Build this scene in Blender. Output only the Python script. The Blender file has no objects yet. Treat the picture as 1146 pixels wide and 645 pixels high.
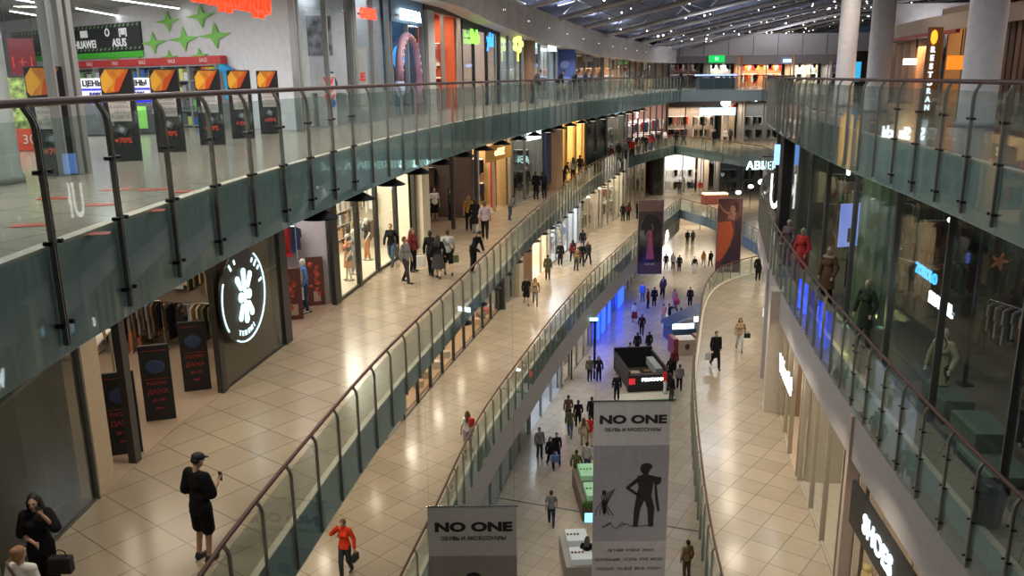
import bpy, bmesh, math, random
from mathutils import Vector, Matrix
random.seed(7)
COL = bpy.context.scene.collection
PI = math.pi
EYE = 19.3
FL = {1: 0.0, 2: 6.0, 3: 12.0, 4: 18.0}
FPX, PIT, ROL = 934.0, math.radians(14.2), math.radians(0.7)

# ------------------------------------------------------------------ camera maths
def ray(u, v):
    x = (u-573)/FPX; y = -(v-322.5)/FPX
    c, s = math.cos(ROL), math.sin(ROL)
    xr = x*c+y*s; yr = -x*s+y*c
    cp, sp = math.cos(PIT), math.sin(PIT)
    return Vector((xr, cp+yr*sp, -sp+yr*cp))
def at(u, v, z):
    """point of the horizontal plane z seen at u,v"""
    d = ray(u, v); t = (z-EYE)/d.z
    return Vector((d.x*t, d.y*t, z))
def at_y(u, v, y):
    d = ray(u, v); t = y/d.y
    return Vector((d.x*t, y, EYE+d.z*t))
def interp(c, y):
    if y <= c[0][0]: return c[0][1]
    for (y0, x0), (y1, x1) in zip(c, c[1:]):
        if y <= y1: return x0+(x1-x0)*(y-y0)/(y1-y0) if y1 > y0 else x1
    return c[-1][1]

# ------------------------------------------------------------------ materials
MATS = {}
def mat(name, col=(.5,.5,.5), rough=.5, metal=0., emit=0., ecol=None, noise=0., nscale=6.):
    if name in MATS: return MATS[name]
    m = bpy.data.materials.new(name); m.use_nodes = True
    nt = m.node_tree; b = nt.nodes['Principled BSDF']
    b.inputs['Base Color'].default_value = (*col, 1)
    b.inputs['Roughness'].default_value = rough; b.inputs['Metallic'].default_value = metal
    if emit:
        b.inputs['Emission Color'].default_value = (*(ecol or col), 1); b.inputs['Emission Strength'].default_value = emit
    if noise:
        tc = nt.nodes.new('ShaderNodeTexCoord'); n = nt.nodes.new('ShaderNodeTexNoise'); n.inputs['Scale'].default_value = nscale
        n.inputs['Detail'].default_value = 4
        r = nt.nodes.new('ShaderNodeValToRGB')
        r.color_ramp.elements[0].position = .3; r.color_ramp.elements[1].position = .7
        r.color_ramp.elements[0].color = (*[c*(1-noise) for c in col], 1); r.color_ramp.elements[1].color = (*[min(1, c*(1+noise)) for c in col], 1)
        nt.links.new(tc.outputs['Object'], n.inputs['Vector']); nt.links.new(n.outputs['Fac'], r.inputs['Fac'])
        nt.links.new(r.outputs['Color'], b.inputs['Base Color'])
    MATS[name] = m; return m
def cm(col, rough=.6, metal=0., noise=.06):
    k = 'c_%d_%d_%d_%d_%d' % (*[int(c*255) for c in col], int(rough*10), int(metal*10))
    m = mat(k, col, rough, metal, noise=noise)
    if rough >= .8: m.node_tree.nodes['Principled BSDF'].inputs['Specular IOR Level'].default_value = .12
    return m
def em(col, s):
    return mat('glow_%d_%d_%d_%d' % (*[int(c*255) for c in col], int(s*10)), tuple(min(.8, c) for c in col), .5, 0, s, col)
def glass(name, tint, refl=.08, milk=.05, milkcol=(.5,.6,.58), rough=.02, k=.8):
    if name in MATS: return MATS[name]
    m = bpy.data.materials.new(name); m.use_nodes = True
    nt = m.node_tree; N = nt.nodes; L = nt.links
    for n in list(N): N.remove(n)
    out = N.new('ShaderNodeOutputMaterial'); tr = N.new('ShaderNodeBsdfTransparent'); tr.inputs[0].default_value = (*tint, 1)
    gl = N.new('ShaderNodeBsdfGlossy'); gl.inputs['Roughness'].default_value = rough; gl.inputs[0].default_value = (.9,.95,.95,1)
    df = N.new('ShaderNodeBsdfDiffuse'); df.inputs[0].default_value = (*milkcol, 1)
    m1 = N.new('ShaderNodeMixShader'); m1.inputs[0].default_value = milk
    L.new(tr.outputs[0], m1.inputs[1]); L.new(df.outputs[0], m1.inputs[2])
    ge = N.new('ShaderNodeNewGeometry'); dt = N.new('ShaderNodeVectorMath'); dt.operation = 'DOT_PRODUCT'
    L.new(ge.outputs['Normal'], dt.inputs[0]); L.new(ge.outputs['Incoming'], dt.inputs[1])
    ab = N.new('ShaderNodeMath'); ab.operation = 'ABSOLUTE'; L.new(dt.outputs['Value'], ab.inputs[0])
    iv = N.new('ShaderNodeMath'); iv.operation = 'SUBTRACT'; iv.inputs[0].default_value = 1.; L.new(ab.outputs[0], iv.inputs[1])
    pw = N.new('ShaderNodeMath'); pw.operation = 'POWER'; pw.inputs[1].default_value = 5.; L.new(iv.outputs[0], pw.inputs[0])
    ml = N.new('ShaderNodeMath'); ml.operation = 'MULTIPLY_ADD'; ml.inputs[1].default_value = k; ml.inputs[2].default_value = refl
    ml.use_clamp = True
    L.new(pw.outputs[0], ml.inputs[0])
    m2 = N.new('ShaderNodeMixShader'); L.new(ml.outputs[0], m2.inputs[0]); L.new(m1.outputs[0], m2.inputs[1]); L.new(gl.outputs[0], m2.inputs[2])
    L.new(m2.outputs[0], out.inputs[0])
    MATS[name] = m; return m
def tile_mat(name, c1, c2, mortar, scale=1., rot=45., rough=.28, size=.8):
    m = bpy.data.materials.new(name); m.use_nodes = True
    nt = m.node_tree; N = nt.nodes; L = nt.links; b = N['Principled BSDF']
    tc = N.new('ShaderNodeTexCoord'); mp = N.new('ShaderNodeMapping'); mp.inputs['Rotation'].default_value = (0,0,math.radians(rot))
    br = N.new('ShaderNodeTexBrick'); br.inputs['Scale'].default_value = 1.; br.offset = 0.; br.squash = 1.
    br.inputs['Brick Width'].default_value = size; br.inputs['Row Height'].default_value = size
    br.inputs['Mortar Size'].default_value = .012; br.inputs['Mortar Smooth'].default_value = .2
    br.inputs['Color1'].default_value = (*c1,1); br.inputs['Color2'].default_value = (*c2,1); br.inputs['Mortar'].default_value = (*mortar,1)
    br.inputs['Bias'].default_value = 0
    ns = N.new('ShaderNodeTexNoise'); ns.inputs['Scale'].default_value = 1.3; ns.inputs['Detail'].default_value = 5
    mx = N.new('ShaderNodeMix'); mx.data_type = 'RGBA'; mx.blend_type = 'MULTIPLY'; mx.inputs[0].default_value = .35
    rp = N.new('ShaderNodeValToRGB'); rp.color_ramp.elements[0].color = (.62,.6,.56,1); rp.color_ramp.elements[1].color = (1.15,1.12,1.08,1)
    L.new(tc.outputs['Object'], mp.inputs[0]); L.new(mp.outputs[0], br.inputs[0]); L.new(tc.outputs['Object'], ns.inputs[0])
    L.new(ns.outputs['Fac'], rp.inputs[0]); L.new(br.outputs[0], mx.inputs[6]); L.new(rp.outputs[0], mx.inputs[7]); L.new(mx.outputs[2], b.inputs['Base Color'])
    b.inputs['Roughness'].default_value = rough
    MATS[name] = m; return m

M_TILE = tile_mat('beige_tile', (.37,.305,.225), (.32,.265,.195), (.17,.13,.09), rot=38, rough=.2, size=.9)
M_TILE4 = tile_mat('pale_tile', (.36,.32,.265), (.33,.29,.24), (.22,.19,.16), rot=20, rough=.18)
M_TILE1 = tile_mat('grey_beige_tile', (.42,.37,.30), (.37,.32,.26), (.20,.17,.14), rot=30, rough=.22)
M_SKIRT = mat('slab_edge_paint', (.36,.45,.455), .5)
M_CEIL = mat('ceiling_board', (.16,.155,.15), .8, noise=.1)
M_GREYF = mat('grey_fascia', (.36,.34,.34), .6, noise=.05)
M_FASC = mat('upper_fascia', (.52,.47,.44), .7, noise=.12, nscale=1.5)
M_WOOD = mat('handrail_wood', (.085,.032,.02), .5)
M_STEEL = mat('post_steel', (.33,.30,.255), .45, .3)
M_DARK = mat('dark_metal', (.02,.02,.022), .4, .3)
M_BLACK = mat('black_paint', (.012,.012,.014), .5)
M_WHITE = mat('white_paint', (.72,.72,.70), .5)
M_CHROME = mat('chrome', (.6,.6,.6), .2, 1.)
M_MULL = mat('aluminium_mullion', (.30,.30,.29), .4, .4)
G_RAIL = glass('rail_glass', (.86,.91,.89), .035, .035)
G_SHOP = glass('shop_glass', (.95,.965,.96), .03, .01, k=.5)
G_DARKSHOP = glass('smoked_shop_glass', (.60,.61,.57), .05, .12, (.16,.165,.14))
G_R3 = glass('gallery_shop_glass', (.86,.89,.87), .02, .012, k=.22)

# ------------------------------------------------------------------ mesh helpers
def tag(o, label=None, cat=None, group=None, kind=None):
    if label: o['label'] = label
    if cat: o['category'] = cat
    if group: o['group'] = group
    if kind: o['kind'] = kind
    return o
def link(o, parent=None):
    COL.objects.link(o)
    if parent is not None: o.parent = parent
    return o
def mesh_of(bm, name):
    me = bpy.data.meshes.new(name); bm.to_mesh(me); bm.free(); return me
def obj(name, bm, m, parent=None, smooth=False):
    me = bm if isinstance(bm, bpy.types.Mesh) else mesh_of(bm, name)
    if m is not None:
        me.materials.clear()
        for x in (m if isinstance(m, (list, tuple)) else [m]): me.materials.append(x)
    if smooth:
        for p in me.polygons: p.use_smooth = True
    return link(bpy.data.objects.new(name, me), parent)
def empty(name, loc=(0,0,0), rz=0., label=None, cat=None, group=None):
    o = bpy.data.objects.new(name, None); o.empty_display_size = .2
    o.location = loc; o.rotation_euler = (0,0,rz); link(o)
    return tag(o, label, cat, group)
def B(): return bmesh.new()
def box(bm, lo, hi, mx=None, mi=0):
    vs = []
    for z in (lo[2], hi[2]):
        for (x, y) in ((lo[0],lo[1]),(hi[0],lo[1]),(hi[0],hi[1]),(lo[0],hi[1])):
            p = Vector((x,y,z)); vs.append(bm.verts.new(mx @ p if mx else p))
    for f in ((3,2,1,0),(4,5,6,7),(0,1,5,4),(1,2,6,5),(2,3,7,6),(3,0,4,7)):
        fc = bm.faces.new([vs[i] for i in f]); fc.material_index = mi
    return bm
def cbox(bm, c, s, mx=None, mi=0):
    return box(bm, (c[0]-s[0]/2, c[1]-s[1]/2, c[2]-s[2]/2), (c[0]+s[0]/2, c[1]+s[1]/2, c[2]+s[2]/2), mx, mi)
def bevel(bm, w=.01, seg=2):
    bmesh.ops.bevel(bm, geom=list(bm.edges), offset=w, segments=seg, affect='EDGES', profile=.6); return bm
def tube(bm, pts, r, n=8, cap=True):
    pts = [Vector(p) for p in pts]; rs = r if isinstance(r, (list, tuple)) else [r]*len(pts)
    rings = []; up0 = None
    for i, p in enumerate(pts):
        d = (pts[min(i+1, len(pts)-1)]-pts[max(i-1, 0)]).normalized()
        if up0 is None:
            up0 = Vector((0,0,1)) if abs(d.z) < .9 else Vector((1,0,0))
        a = d.cross(up0)
        if a.length < 1e-4: a = d.orthogonal()
        a.normalize(); b = d.cross(a).normalized(); up0 = -b if (-b).dot(up0) > 0 else b
        a = d.cross(up0).normalized(); b = up0
        rings.append([bm.verts.new(p+(a*math.cos(2*PI*k/n)+b*math.sin(2*PI*k/n))*rs[i]) for k in range(n)])
    for r0, r1 in zip(rings, rings[1:]):
        for k in range(n): bm.faces.new((r0[k], r0[(k+1)%n], r1[(k+1)%n], r1[k]))
    if cap:
        bm.faces.new(rings[0][::-1]); bm.faces.new(rings[-1])
    return bm
def lathe(bm, prof, n=20, mx=None):
    rings = []
    for (r, z) in prof:
        rings.append([bm.verts.new((mx or Matrix()) @ Vector((r*math.cos(2*PI*k/n), r*math.sin(2*PI*k/n), z))) for k in range(n)])
    for r0, r1 in zip(rings, rings[1:]):
        for k in range(n): bm.faces.new((r0[k], r0[(k+1)%n], r1[(k+1)%n], r1[k]))
    bm.faces.new(rings[0][::-1]); bm.faces.new(rings[-1]); return bm
def prism(bm, pts, z0, z1, mx=None):
    a = [bm.verts.new((mx or Matrix()) @ Vector((p[0],p[1],z0))) for p in pts]
    b = [bm.verts.new((mx or Matrix()) @ Vector((p[0],p[1],z1))) for p in pts]
    bm.faces.new(a[::-1]); bm.faces.new(b); n = len(pts)
    for i in range(n): bm.faces.new((a[i], a[(i+1)%n], b[(i+1)%n], b[i]))
    return bm
def ell(bm, c, r, rot=None, seg=12):
    m = Matrix.Translation(Vector(c)) @ (rot.to_4x4() if rot else Matrix()) @ Matrix.Diagonal((r[0],r[1],r[2],1))
    bmesh.ops.create_uvsphere(bm, u_segments=seg, v_segments=max(6, seg*2//3), radius=1, matrix=m); return bm
def face_frame(origin, xdir):
    """x = reading direction, y = up, z = outward normal"""
    x = Vector((xdir[0], xdir[1], 0)).normalized(); y = Vector((0,0,1)); z = x.cross(y)
    m = Matrix((x, y, z)).transposed().to_4x4(); m.translation = Vector(origin); return m
TXT = {}
def text_bm(s, size, mx, ext=.01, bold=0., sx=1., center=True):
    key = (s, size, ext, bold)
    if key not in TXT:
        cu = bpy.data.curves.new('t', 'FONT'); cu.body = s; cu.size = size; cu.extrude = ext; cu.offset = bold
        cu.resolution_u = 3; cu.align_x = 'CENTER'; cu.align_y = 'CENTER'
        o = bpy.data.objects.new('t', cu); COL.objects.link(o)
        dg = bpy.context.evaluated_depsgraph_get(); me = bpy.data.meshes.new_from_object(o.evaluated_get(dg))
        bpy.data.objects.remove(o); TXT[key] = me
    bm = B(); bm.from_mesh(TXT[key]); bm.transform(mx @ Matrix.Diagonal((sx,1,1,1))); return bm
def lettering(s, size, mx, m, parent, ext=.01, bold=0., sx=1., name='lettering'):
    return obj(name, text_bm(s, size, mx, ext, bold, sx), m, parent)
def area(loc, size, power, col=(1,.9,.75), rot=(0,0,0), sy=None, spread=None, shape='DISK'):
    l = bpy.data.lights.new('lamp_or_fill_light', 'AREA'); l.shape = 'RECTANGLE' if sy else shape; l.size = size
    if sy: l.size_y = sy
    l.energy = power; l.color = col
    if spread: l.spread = spread
    o = bpy.data.objects.new('lamp_or_fill_light', l); o.location = loc; o.rotation_euler = rot; COL.objects.link(o); return o

# ------------------------------------------------------------------ plan curves (y, x)
E4L = [(-3,-3.3),(4,-3.65),(7,-3.75),(10,-3.7),(13,-3.4),(16.5,-3.0),(20,-2.5),(24,-1.8),(30.5,-.3),(38,1.95),(42,3.05),(48,5.1),(53.6,7.2),(60,9.4),(66,11.7),(72,14.3)]
E4R = [(-3,5.2),(5,5.9),(10.2,6.45),(11.4,6.7),(13.8,7.1),(16.1,7.4),(19.3,7.8),(25.2,8.8),(31.8,10.1),(37.6,11.4),(43,13),(50,15.8),(57,19),(65,21),(72,21.3)]
E3L = [(-3,-3.5),(4,-4.0),(9.5,-4.1),(11.3,-3.9),(14.6,-3.5),(17.7,-3.1),(22.1,-2.3),(27,-1.35),(32,-.4),(39,1.0),(46,2.5),(53,4.0),(60,5.7),(68,8.0),(76.5,10.5),(83,13.6),(90,17.6)]
E3R = [(-3,6.6),(5,7.1),(11.1,7.5),(12.5,7.6),(13.9,7.8),(16.3,8.05),(19.6,8.5),(23.1,9.0),(28.6,9.95),(35,11.1),(40.5,12.5),(46,13.8),(50.6,15.2),(58,18.6),(65,20.9),(73.6,22.2)]
E2L = [(-3,-4.3),(8,-4.0),(14,-3.5),(18.6,-2.9),(21.9,-2.3),(26.9,-1.6),(30,-1.0),(34.2,.1),(42.2,2.2),(51.3,4.9),(59,7.6),(66.5,10.2),(75,13.6),(84.3,17.2)]
E2R = [(-3,4.4),(10,4.7),(18.4,5.1),(20.8,5.4),(24.6,6.0),(29.7,6.9),(35.1,8.0),(42.3,9.9),(47,11.1),(51.4,12.6),(54.5,14.6),(56.2,17.0),(58,19.6),(64.3,19.9),(72,19.6),(79.3,18.8)]
S4L = [(-3,-7.0),(10.7,-6.6),(12.2,-6.3),(17,-5.9),(22,-5.4),(24.7,-4.8),(28.2,-3.9),(38,-1.7),(46,.7),(54,3.2),(62,6.0),(70,9.0),(80,12.5),(90,17.0)]
S3L = [(-3,-7.9),(6,-7.6),(14.5,-7.5),(16.7,-7.35),(19.6,-6.85),(22.8,-6.4),(27.2,-5.8),(32.4,-5.05),(38,-3.8),(45.4,-1.3),(54.2,2.2),(62,5.0),(72,9.0),(82,12.6),(93,17.4)]
S2L = [(-3,-9.0),(10,-8.2),(20,-6.9),(25.9,-5.6),(32.4,-4.1),(35.8,-3.4),(47.5,-.7),(55.6,1.7),(66.3,5.0),(79,10.0),(90,14.5)]
S1L = [(15,-5.0),(25,-3.0),(35.6,-.8),(42.6,.7),(52.8,3.9),(58,5.6),(68.8,8.9),(82,12.8),(95,17)]
S2R = [(0,7.2),(12,7.8),(20.7,8.7),(23.3,9.2),(27.3,9.8),(32.6,11.0),(41,13.1),(48,15.2),(54,17.8),(60,22.5)]
S3R = [(y, x+.8) for y, x in E3R]
def P(c, y, z=0.): return Vector((interp(c, y), y, z))
def chain(c, step):
    pts = [Vector((x,y,0)) for y, x in c]
    L = [0.]
    for a, b in zip(pts, pts[1:]): L.append(L[-1]+(b-a).length)
    n = max(1, int(round(L[-1]/step))); out = []
    for i in range(n+1):
        s = L[-1]*i/n
        for k in range(len(pts)-1):
            if s <= L[k+1]+1e-6:
                t = (s-L[k])/(L[k+1]-L[k]); out.append(pts[k].lerp(pts[k+1], t)); break
    return out
def smooth_pts(pts, it=3):
    pts = [p.copy() for p in pts]
    for _ in range(it):
        q = [p.copy() for p in pts]
        for i in range(1, len(pts)-1): q[i] = pts[i]*.5+(pts[i-1]+pts[i+1])*.25
        pts = q
    return pts
H4 = smooth_pts(chain(E4L, 1.2)), smooth_pts(chain(E4R, 1.2))
H3 = smooth_pts(chain(E3L, 1.2)), smooth_pts(chain(E3R, 1.2))
H2 = smooth_pts(chain(E2L, 1.2)), smooth_pts(chain(E2R, 1.2))

# ------------------------------------------------------------------ floors with the atrium cut out
def slab(name, hole, ztop, thick, mtop, outer=((-26,-6),(48,-6),(48,122),(-26,122)), mside=None):
    cu = bpy.data.curves.new('s', 'CURVE'); cu.dimensions = '2D'; cu.fill_mode = 'BOTH'; cu.extrude = thick/2
    for ring in (outer, hole):
        if not ring: continue
        sp = cu.splines.new('POLY'); sp.points.add(len(ring)-1); sp.use_cyclic_u = True
        for i, p in enumerate(ring): sp.points[i].co = (p[0], p[1], 0, 1)
    o = bpy.data.objects.new('s', cu); COL.objects.link(o)
    dg = bpy.context.evaluated_depsgraph_get(); me = bpy.data.meshes.new_from_object(o.evaluated_get(dg)); bpy.data.objects.remove(o)
    me.transform(Matrix.Translation((0,0,ztop-thick/2)))
    me.materials.clear()
    for m in (mtop, mside or M_SKIRT, M_CEIL): me.materials.append(m)
    for p in me.polygons:
        p.material_index = 0 if p.normal.z > .5 else (2 if p.normal.z < -.5 else 1)
    o = link(bpy.data.objects.new(name, me)); o['kind'] = 'structure'; return o
def hole(H): return [(p.x, p.y) for p in H[0]]+[(p.x, p.y) for p in reversed(H[1])]
slab('floor_upper_gallery', hole(H4), 18., .9, M_TILE4)
slab('floor_third_gallery', hole(H3), 12., .45, M_TILE)
B3 = [(19.6,.9),(19.7,.46),(42,.46),(47,.7),(54,.95)]
slab('floor_second_gallery', hole(H2), 6., .9, M_TILE)
slab('floor_ground', None, 0., .3, M_TILE1)
def strip(name, pts, z0, z1, m, off=0., th=.05, fn=None):
    """a vertical band following a chain of points"""
    bm = B()
    for a, b in zip(pts, pts[1:]):
        d = (b-a).normalized(); n = Vector((-d.y, d.x, 0))
        q = [a+n*off, b+n*off, b+n*(off+th), a+n*(off+th)]
        prism(bm, q, fn((a.y+b.y)/2) if fn else z0, z1)
    o = obj(name, bm, m); o['kind'] = 'structure'; return o
strip('trim_second_gallery_fascia', H2[0], 6-2.2, 6-.9, M_GREYF, 0., .08)
strip('trim_third_gallery_skirt', H3[0], 0, 12-.44, M_SKIRT, 0., .06, lambda y: 12-interp(B3, y))
strip('trim_third_gallery_fascia', H3[1], 12-2.1, 12-.44, M_GREYF, -.08, .08)
strip('trim_upper_gallery_fascia', [p for p in H4[1] if p.y < 11.2], 18-1.12, 18-.9, M_WHITE, -.08, .08)
# thin kerb along each gallery edge
for nm, H, z in (('trim_upper_kerb', H4, 18), ('trim_third_kerb', H3, 12), ('trim_second_kerb', H2, 6)):
    for k, s in ((0,1),(1,-1)):
        strip(nm+('_left' if k == 0 else '_right'), H[k], z, z+.03, mat('kerb_stone', (.62,.55,.45), .5), 0 if k == 0 else -.12, .12)

# ------------------------------------------------------------------ balustrades
def post_mesh(zb=-.80):
    bm = B()
    for dx in (-.022, .010):
        prof = [(.025,1.12),(.01,1.09),(-.025,1.03),(-.043,.97),(-.045,.92),(-.045,zb)]
        w = .045
        for (y0,z0),(y1,z1) in zip(prof, prof[1:]):
            vs = []
            for x in (dx, dx+.014):
                vs.append([Vector((x,y0-w/2,z0)),Vector((x,y0+w/2,z0)),Vector((x,y1+w/2,z1)),Vector((x,y1-w/2,z1))])
            a = [bm.verts.new(v) for v in vs[0]]; b = [bm.verts.new(v) for v in vs[1]]
            bm.faces.new(a[::-1]); bm.faces.new(b)
            for i in range(4): bm.faces.new((a[i],a[(i+1)%4],b[(i+1)%4],b[i]))
    bmesh.ops.recalc_face_normals(bm, faces=bm.faces[:])
    return mesh_of(bm, 'post')
def clamp_mesh():
    bm = B()
    tube(bm, [(-.07,-.03,0),(.07,-.03,0)], .008, 6)
    for s in (-1,1):
        tube(bm, [(s*.07,-.06,0),(s*.07,.02,0)], .02, 8)
    return mesh_of(bm, 'clamp')
PM, CMESH, PMS = post_mesh(), clamp_mesh(), post_mesh(-.46)
PM.materials.append(M_STEEL); PMS.materials.append(M_STEEL); CMESH.materials.append(M_DARK)
def balustrade(pts, z, side, label, near=0., group=None, bot=None):
    """side=+1: walkway lies on the left of the chain direction"""
    root = empty('balustrade', (pts[0].x, pts[0].y, z), 0, label, 'railing', group)
    o0 = Vector((pts[0].x, pts[0].y, z))
    ns = []
    for i in range(len(pts)):
        d = (pts[min(i+1,len(pts)-1)]-pts[max(i-1,0)]).normalized(); ns.append(Vector((-d.y, d.x, 0))*side)
    hr = B(); tube(hr, [pts[i]+ns[i]*.025+Vector((0,0,1.15+z))-o0 for i in range(len(pts))], .036, 10)
    obj('handrail', hr, M_WOOD, root, True)
    for i, p in enumerate(pts):
        q = bpy.data.objects.new('post', PMS if bot and interp(bot, p.y) < .65 else PM); q.location = Vector((p.x,p.y,z))-o0
        q.rotation_euler = (0,0,math.atan2(ns[i].y, ns[i].x)-PI/2); link(q, root)
        if p.y < near:
            for hz in (.62, .06, -.62):
                c = bpy.data.objects.new('clamp', CMESH); c.location = (0,-.03,hz); link(c, q)
        if i+1 < len(pts):
            a, b = p, pts[i+1]; d = (b-a).normalized(); n = Vector((-d.y, d.x, 0))*side
            a2, b2 = a+d*.03, b-d*.03; bm = B()
            q4 = [a2-n*.015, b2-n*.015, b2-n*.027, a2-n*.027]
            prism(bm, [v-Vector((o0.x,o0.y,0)) for v in q4], -(interp(bot, a.y) if bot else .9)+.02, 1.02)
            obj('glass_panel', bm, G_RAIL, root)
    return root
balustrade(H4[0], 18, 1, 'curved glass balustrade along the top gallery past the electronics shop, brown handrail', 17)
balustrade(H4[1], 18, -1, 'curved top gallery glass balustrade in front of the pale round columns', 17)
balustrade([H4[0][-1], Vector((15.8,72.3,0)), Vector((17.2,72.4,0)), Vector((18.6,72.4,0)), Vector((20,72.3,0)), H4[1][-1]], 18, 1, 'short straight glass balustrade closing the far end of the top gallery')
balustrade(H3[0], 12, 1, 'long glass balustrade with brown handrail beside the person in black cap', bot=B3)
balustrade(H3[1], 12, -1, 'glass balustrade running below the white mannequin and past the dark bin', 20)
balustrade([H3[0][-1], Vector((18.5,86.5,0)), Vector((19.4,83.5,0)), Vector((20.3,80.3,0)), Vector((21.2,77,0)), H3[1][-1]], 12, 1, 'far glass balustrade of the third floor bridge under the white lightbox sign')
balustrade(H2[0], 6, 1, 'glass balustrade beside the red jacket walker above the ground floor hall')
balustrade(H2[1], 6, -1, 'glass balustrade between the ground floor hall and the walkway of the black coat walker')
balustrade([H2[0][-1], Vector((18.0,82.,0)), H2[1][-1]], 6, 1, 'short far glass balustrade behind the orange dress banner')

strip('trim_third_bridge_skirt', [H3[0][-1], Vector((18.5,86.5,0)), Vector((19.4,83.5,0)), Vector((20.3,80.3,0)), Vector((21.2,77,0)), H3[1][-1]], 11.1, 11.56, M_SKIRT, 0., .06)
# ------------------------------------------------------------------ cone lamps under the gallery edges
def cone_lamp_mesh():
    bm = B(); lathe(bm, [(.05,0),(.06,-.05),(.34,-.20),(.34,-.22),(.02,-.215)], 20); return mesh_of(bm, 'shade')
CL = cone_lamp_mesh()
def cones(pts, z_, y0, y1, step, label, group, first=.3):
    k = 0; acc = 0; last = None
    for i, p in enumerate(pts):
        if p.y < y0 or p.y > y1: continue
        if last is not None and (p-last).length < step: continue
        last = p; z = 12-interp(B3, p.y)-.02 if z_ < 12 else z_
        d = (pts[min(i+1,len(pts)-1)]-p).normalized() if i+1 < len(pts) else Vector((0,1,0)); n = Vector((-d.y,d.x,0))
        r = empty('cone_lamp', (p.x+n.x*first, p.y+n.y*first, z-.02), 0, label, 'lamp', group)
        sh = bpy.data.objects.new('lamp_shade', CL); link(sh, r)
        if not CL.materials: CL.materials.append(M_BLACK)
        b = B(); lathe(b, [(.17,-.217),(.17,-.235),(.02,-.235)], 16); obj('lens', b, em((1,.86,.62), 4.), r)
        area((p.x+n.x*first*2, p.y+n.y*first*2, z-.32), .3, 30, (1,.85,.65), spread=2.4)
cones(H4[0], 17.1, 14, 62, 2.3, 'black cone lamp under the edge of the top gallery', 'cone lamps under the top gallery')
cones(H3[0], 11.1, 26, 78, 2.3, 'black cone lamp under the edge of the third floor gallery', 'cone lamps under the third floor gallery')

# ------------------------------------------------------------------ ceiling fixtures over the walkways
def walk_lights(edge, store, z, ys, power, col, size=.5):
    for y in ys:
        a, b = P(edge, y), P(store, y); c = a.lerp(b, .5)
        area((c.x, c.y, z), size, power, col, spread=2.6)
fr = lambda a, b, s: [a+i*s for i in range(int((b-a)/s)+1)]
WARM = (1,.86,.67); NEUT = (1,.94,.87); COOL = (.82,.9,1)
walk_lights(E3L, S3L, 16.95, fr(6, 80, 4.6), 50, WARM)
walk_lights(E2L, S2L, 10.95, fr(14, 82, 4.6), 54, WARM)
walk_lights(E2R, S2R, 10.95, fr(12, 54, 4.2), 54, WARM)
walk_lights(E3R, S3R, 16.95, fr(14, 60, 9), 14, NEUT)
for x, y in ((20,89),(23,90),(26,86),(30,88)): area((x,y,16.95), .6, 170, WARM, spread=2.6)
for x, y in ((19,89),(22,86),(26,88)): area((x,y,10.95), .6, 220, WARM, spread=2.6)

# ------------------------------------------------------------------ people
def capsule(bm, p, q, r1, r2=None, n=10):
    r2 = r1 if r2 is None else r2
    p, q = Vector(p), Vector(q); d = q-p; L = d.length
    if L < 1e-5: return ell(bm, p, (r1,r1,r1))
    rot = d.to_track_quat('Z', 'Y').to_matrix().to_4x4(); mx = Matrix.Translation(p) @ rot
    prof = [(max(.0015, r1*math.sin(a)), -r1*math.cos(a)) for a in (0.05, .5, 1.0)]+[(r1,0),(r2,L)]+[(max(.0015, r2*math.cos(a)), L+r2*math.sin(a)) for a in (.5, 1.0, 1.52)]
    return lathe(bm, prof, n, mx)
def bake(bm, voxel, it=2, fac=.6):
    me = mesh_of(bm, 'b'); o = bpy.data.objects.new('b', me); COL.objects.link(o)
    m = o.modifiers.new('r', 'REMESH'); m.mode = 'VOXEL'; m.voxel_size = voxel; m.use_smooth_shade = True
    s = o.modifiers.new('s', 'SMOOTH'); s.iterations = it; s.factor = fac
    dg = bpy.context.evaluated_depsgraph_get(); r = bpy.data.meshes.new_from_object(o.evaluated_get(dg))
    bpy.data.objects.remove(o); bpy.data.meshes.remove(me)
    for p in r.polygons: p.use_smooth = True
    return r
V = Vector
BASE = dict(lean=0., head=0., nod=0.,
    le=(.25,.03,1.13), lw=(.26,-.03,.88), re=(-.25,.03,1.13), rw=(-.26,-.03,.88),
    lk=(.10,-.02,.49), la=(.11,.03,.09), rk=(-.10,-.02,.49), ra=(-.11,.03,.09), lf=0., rf=0.)
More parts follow.
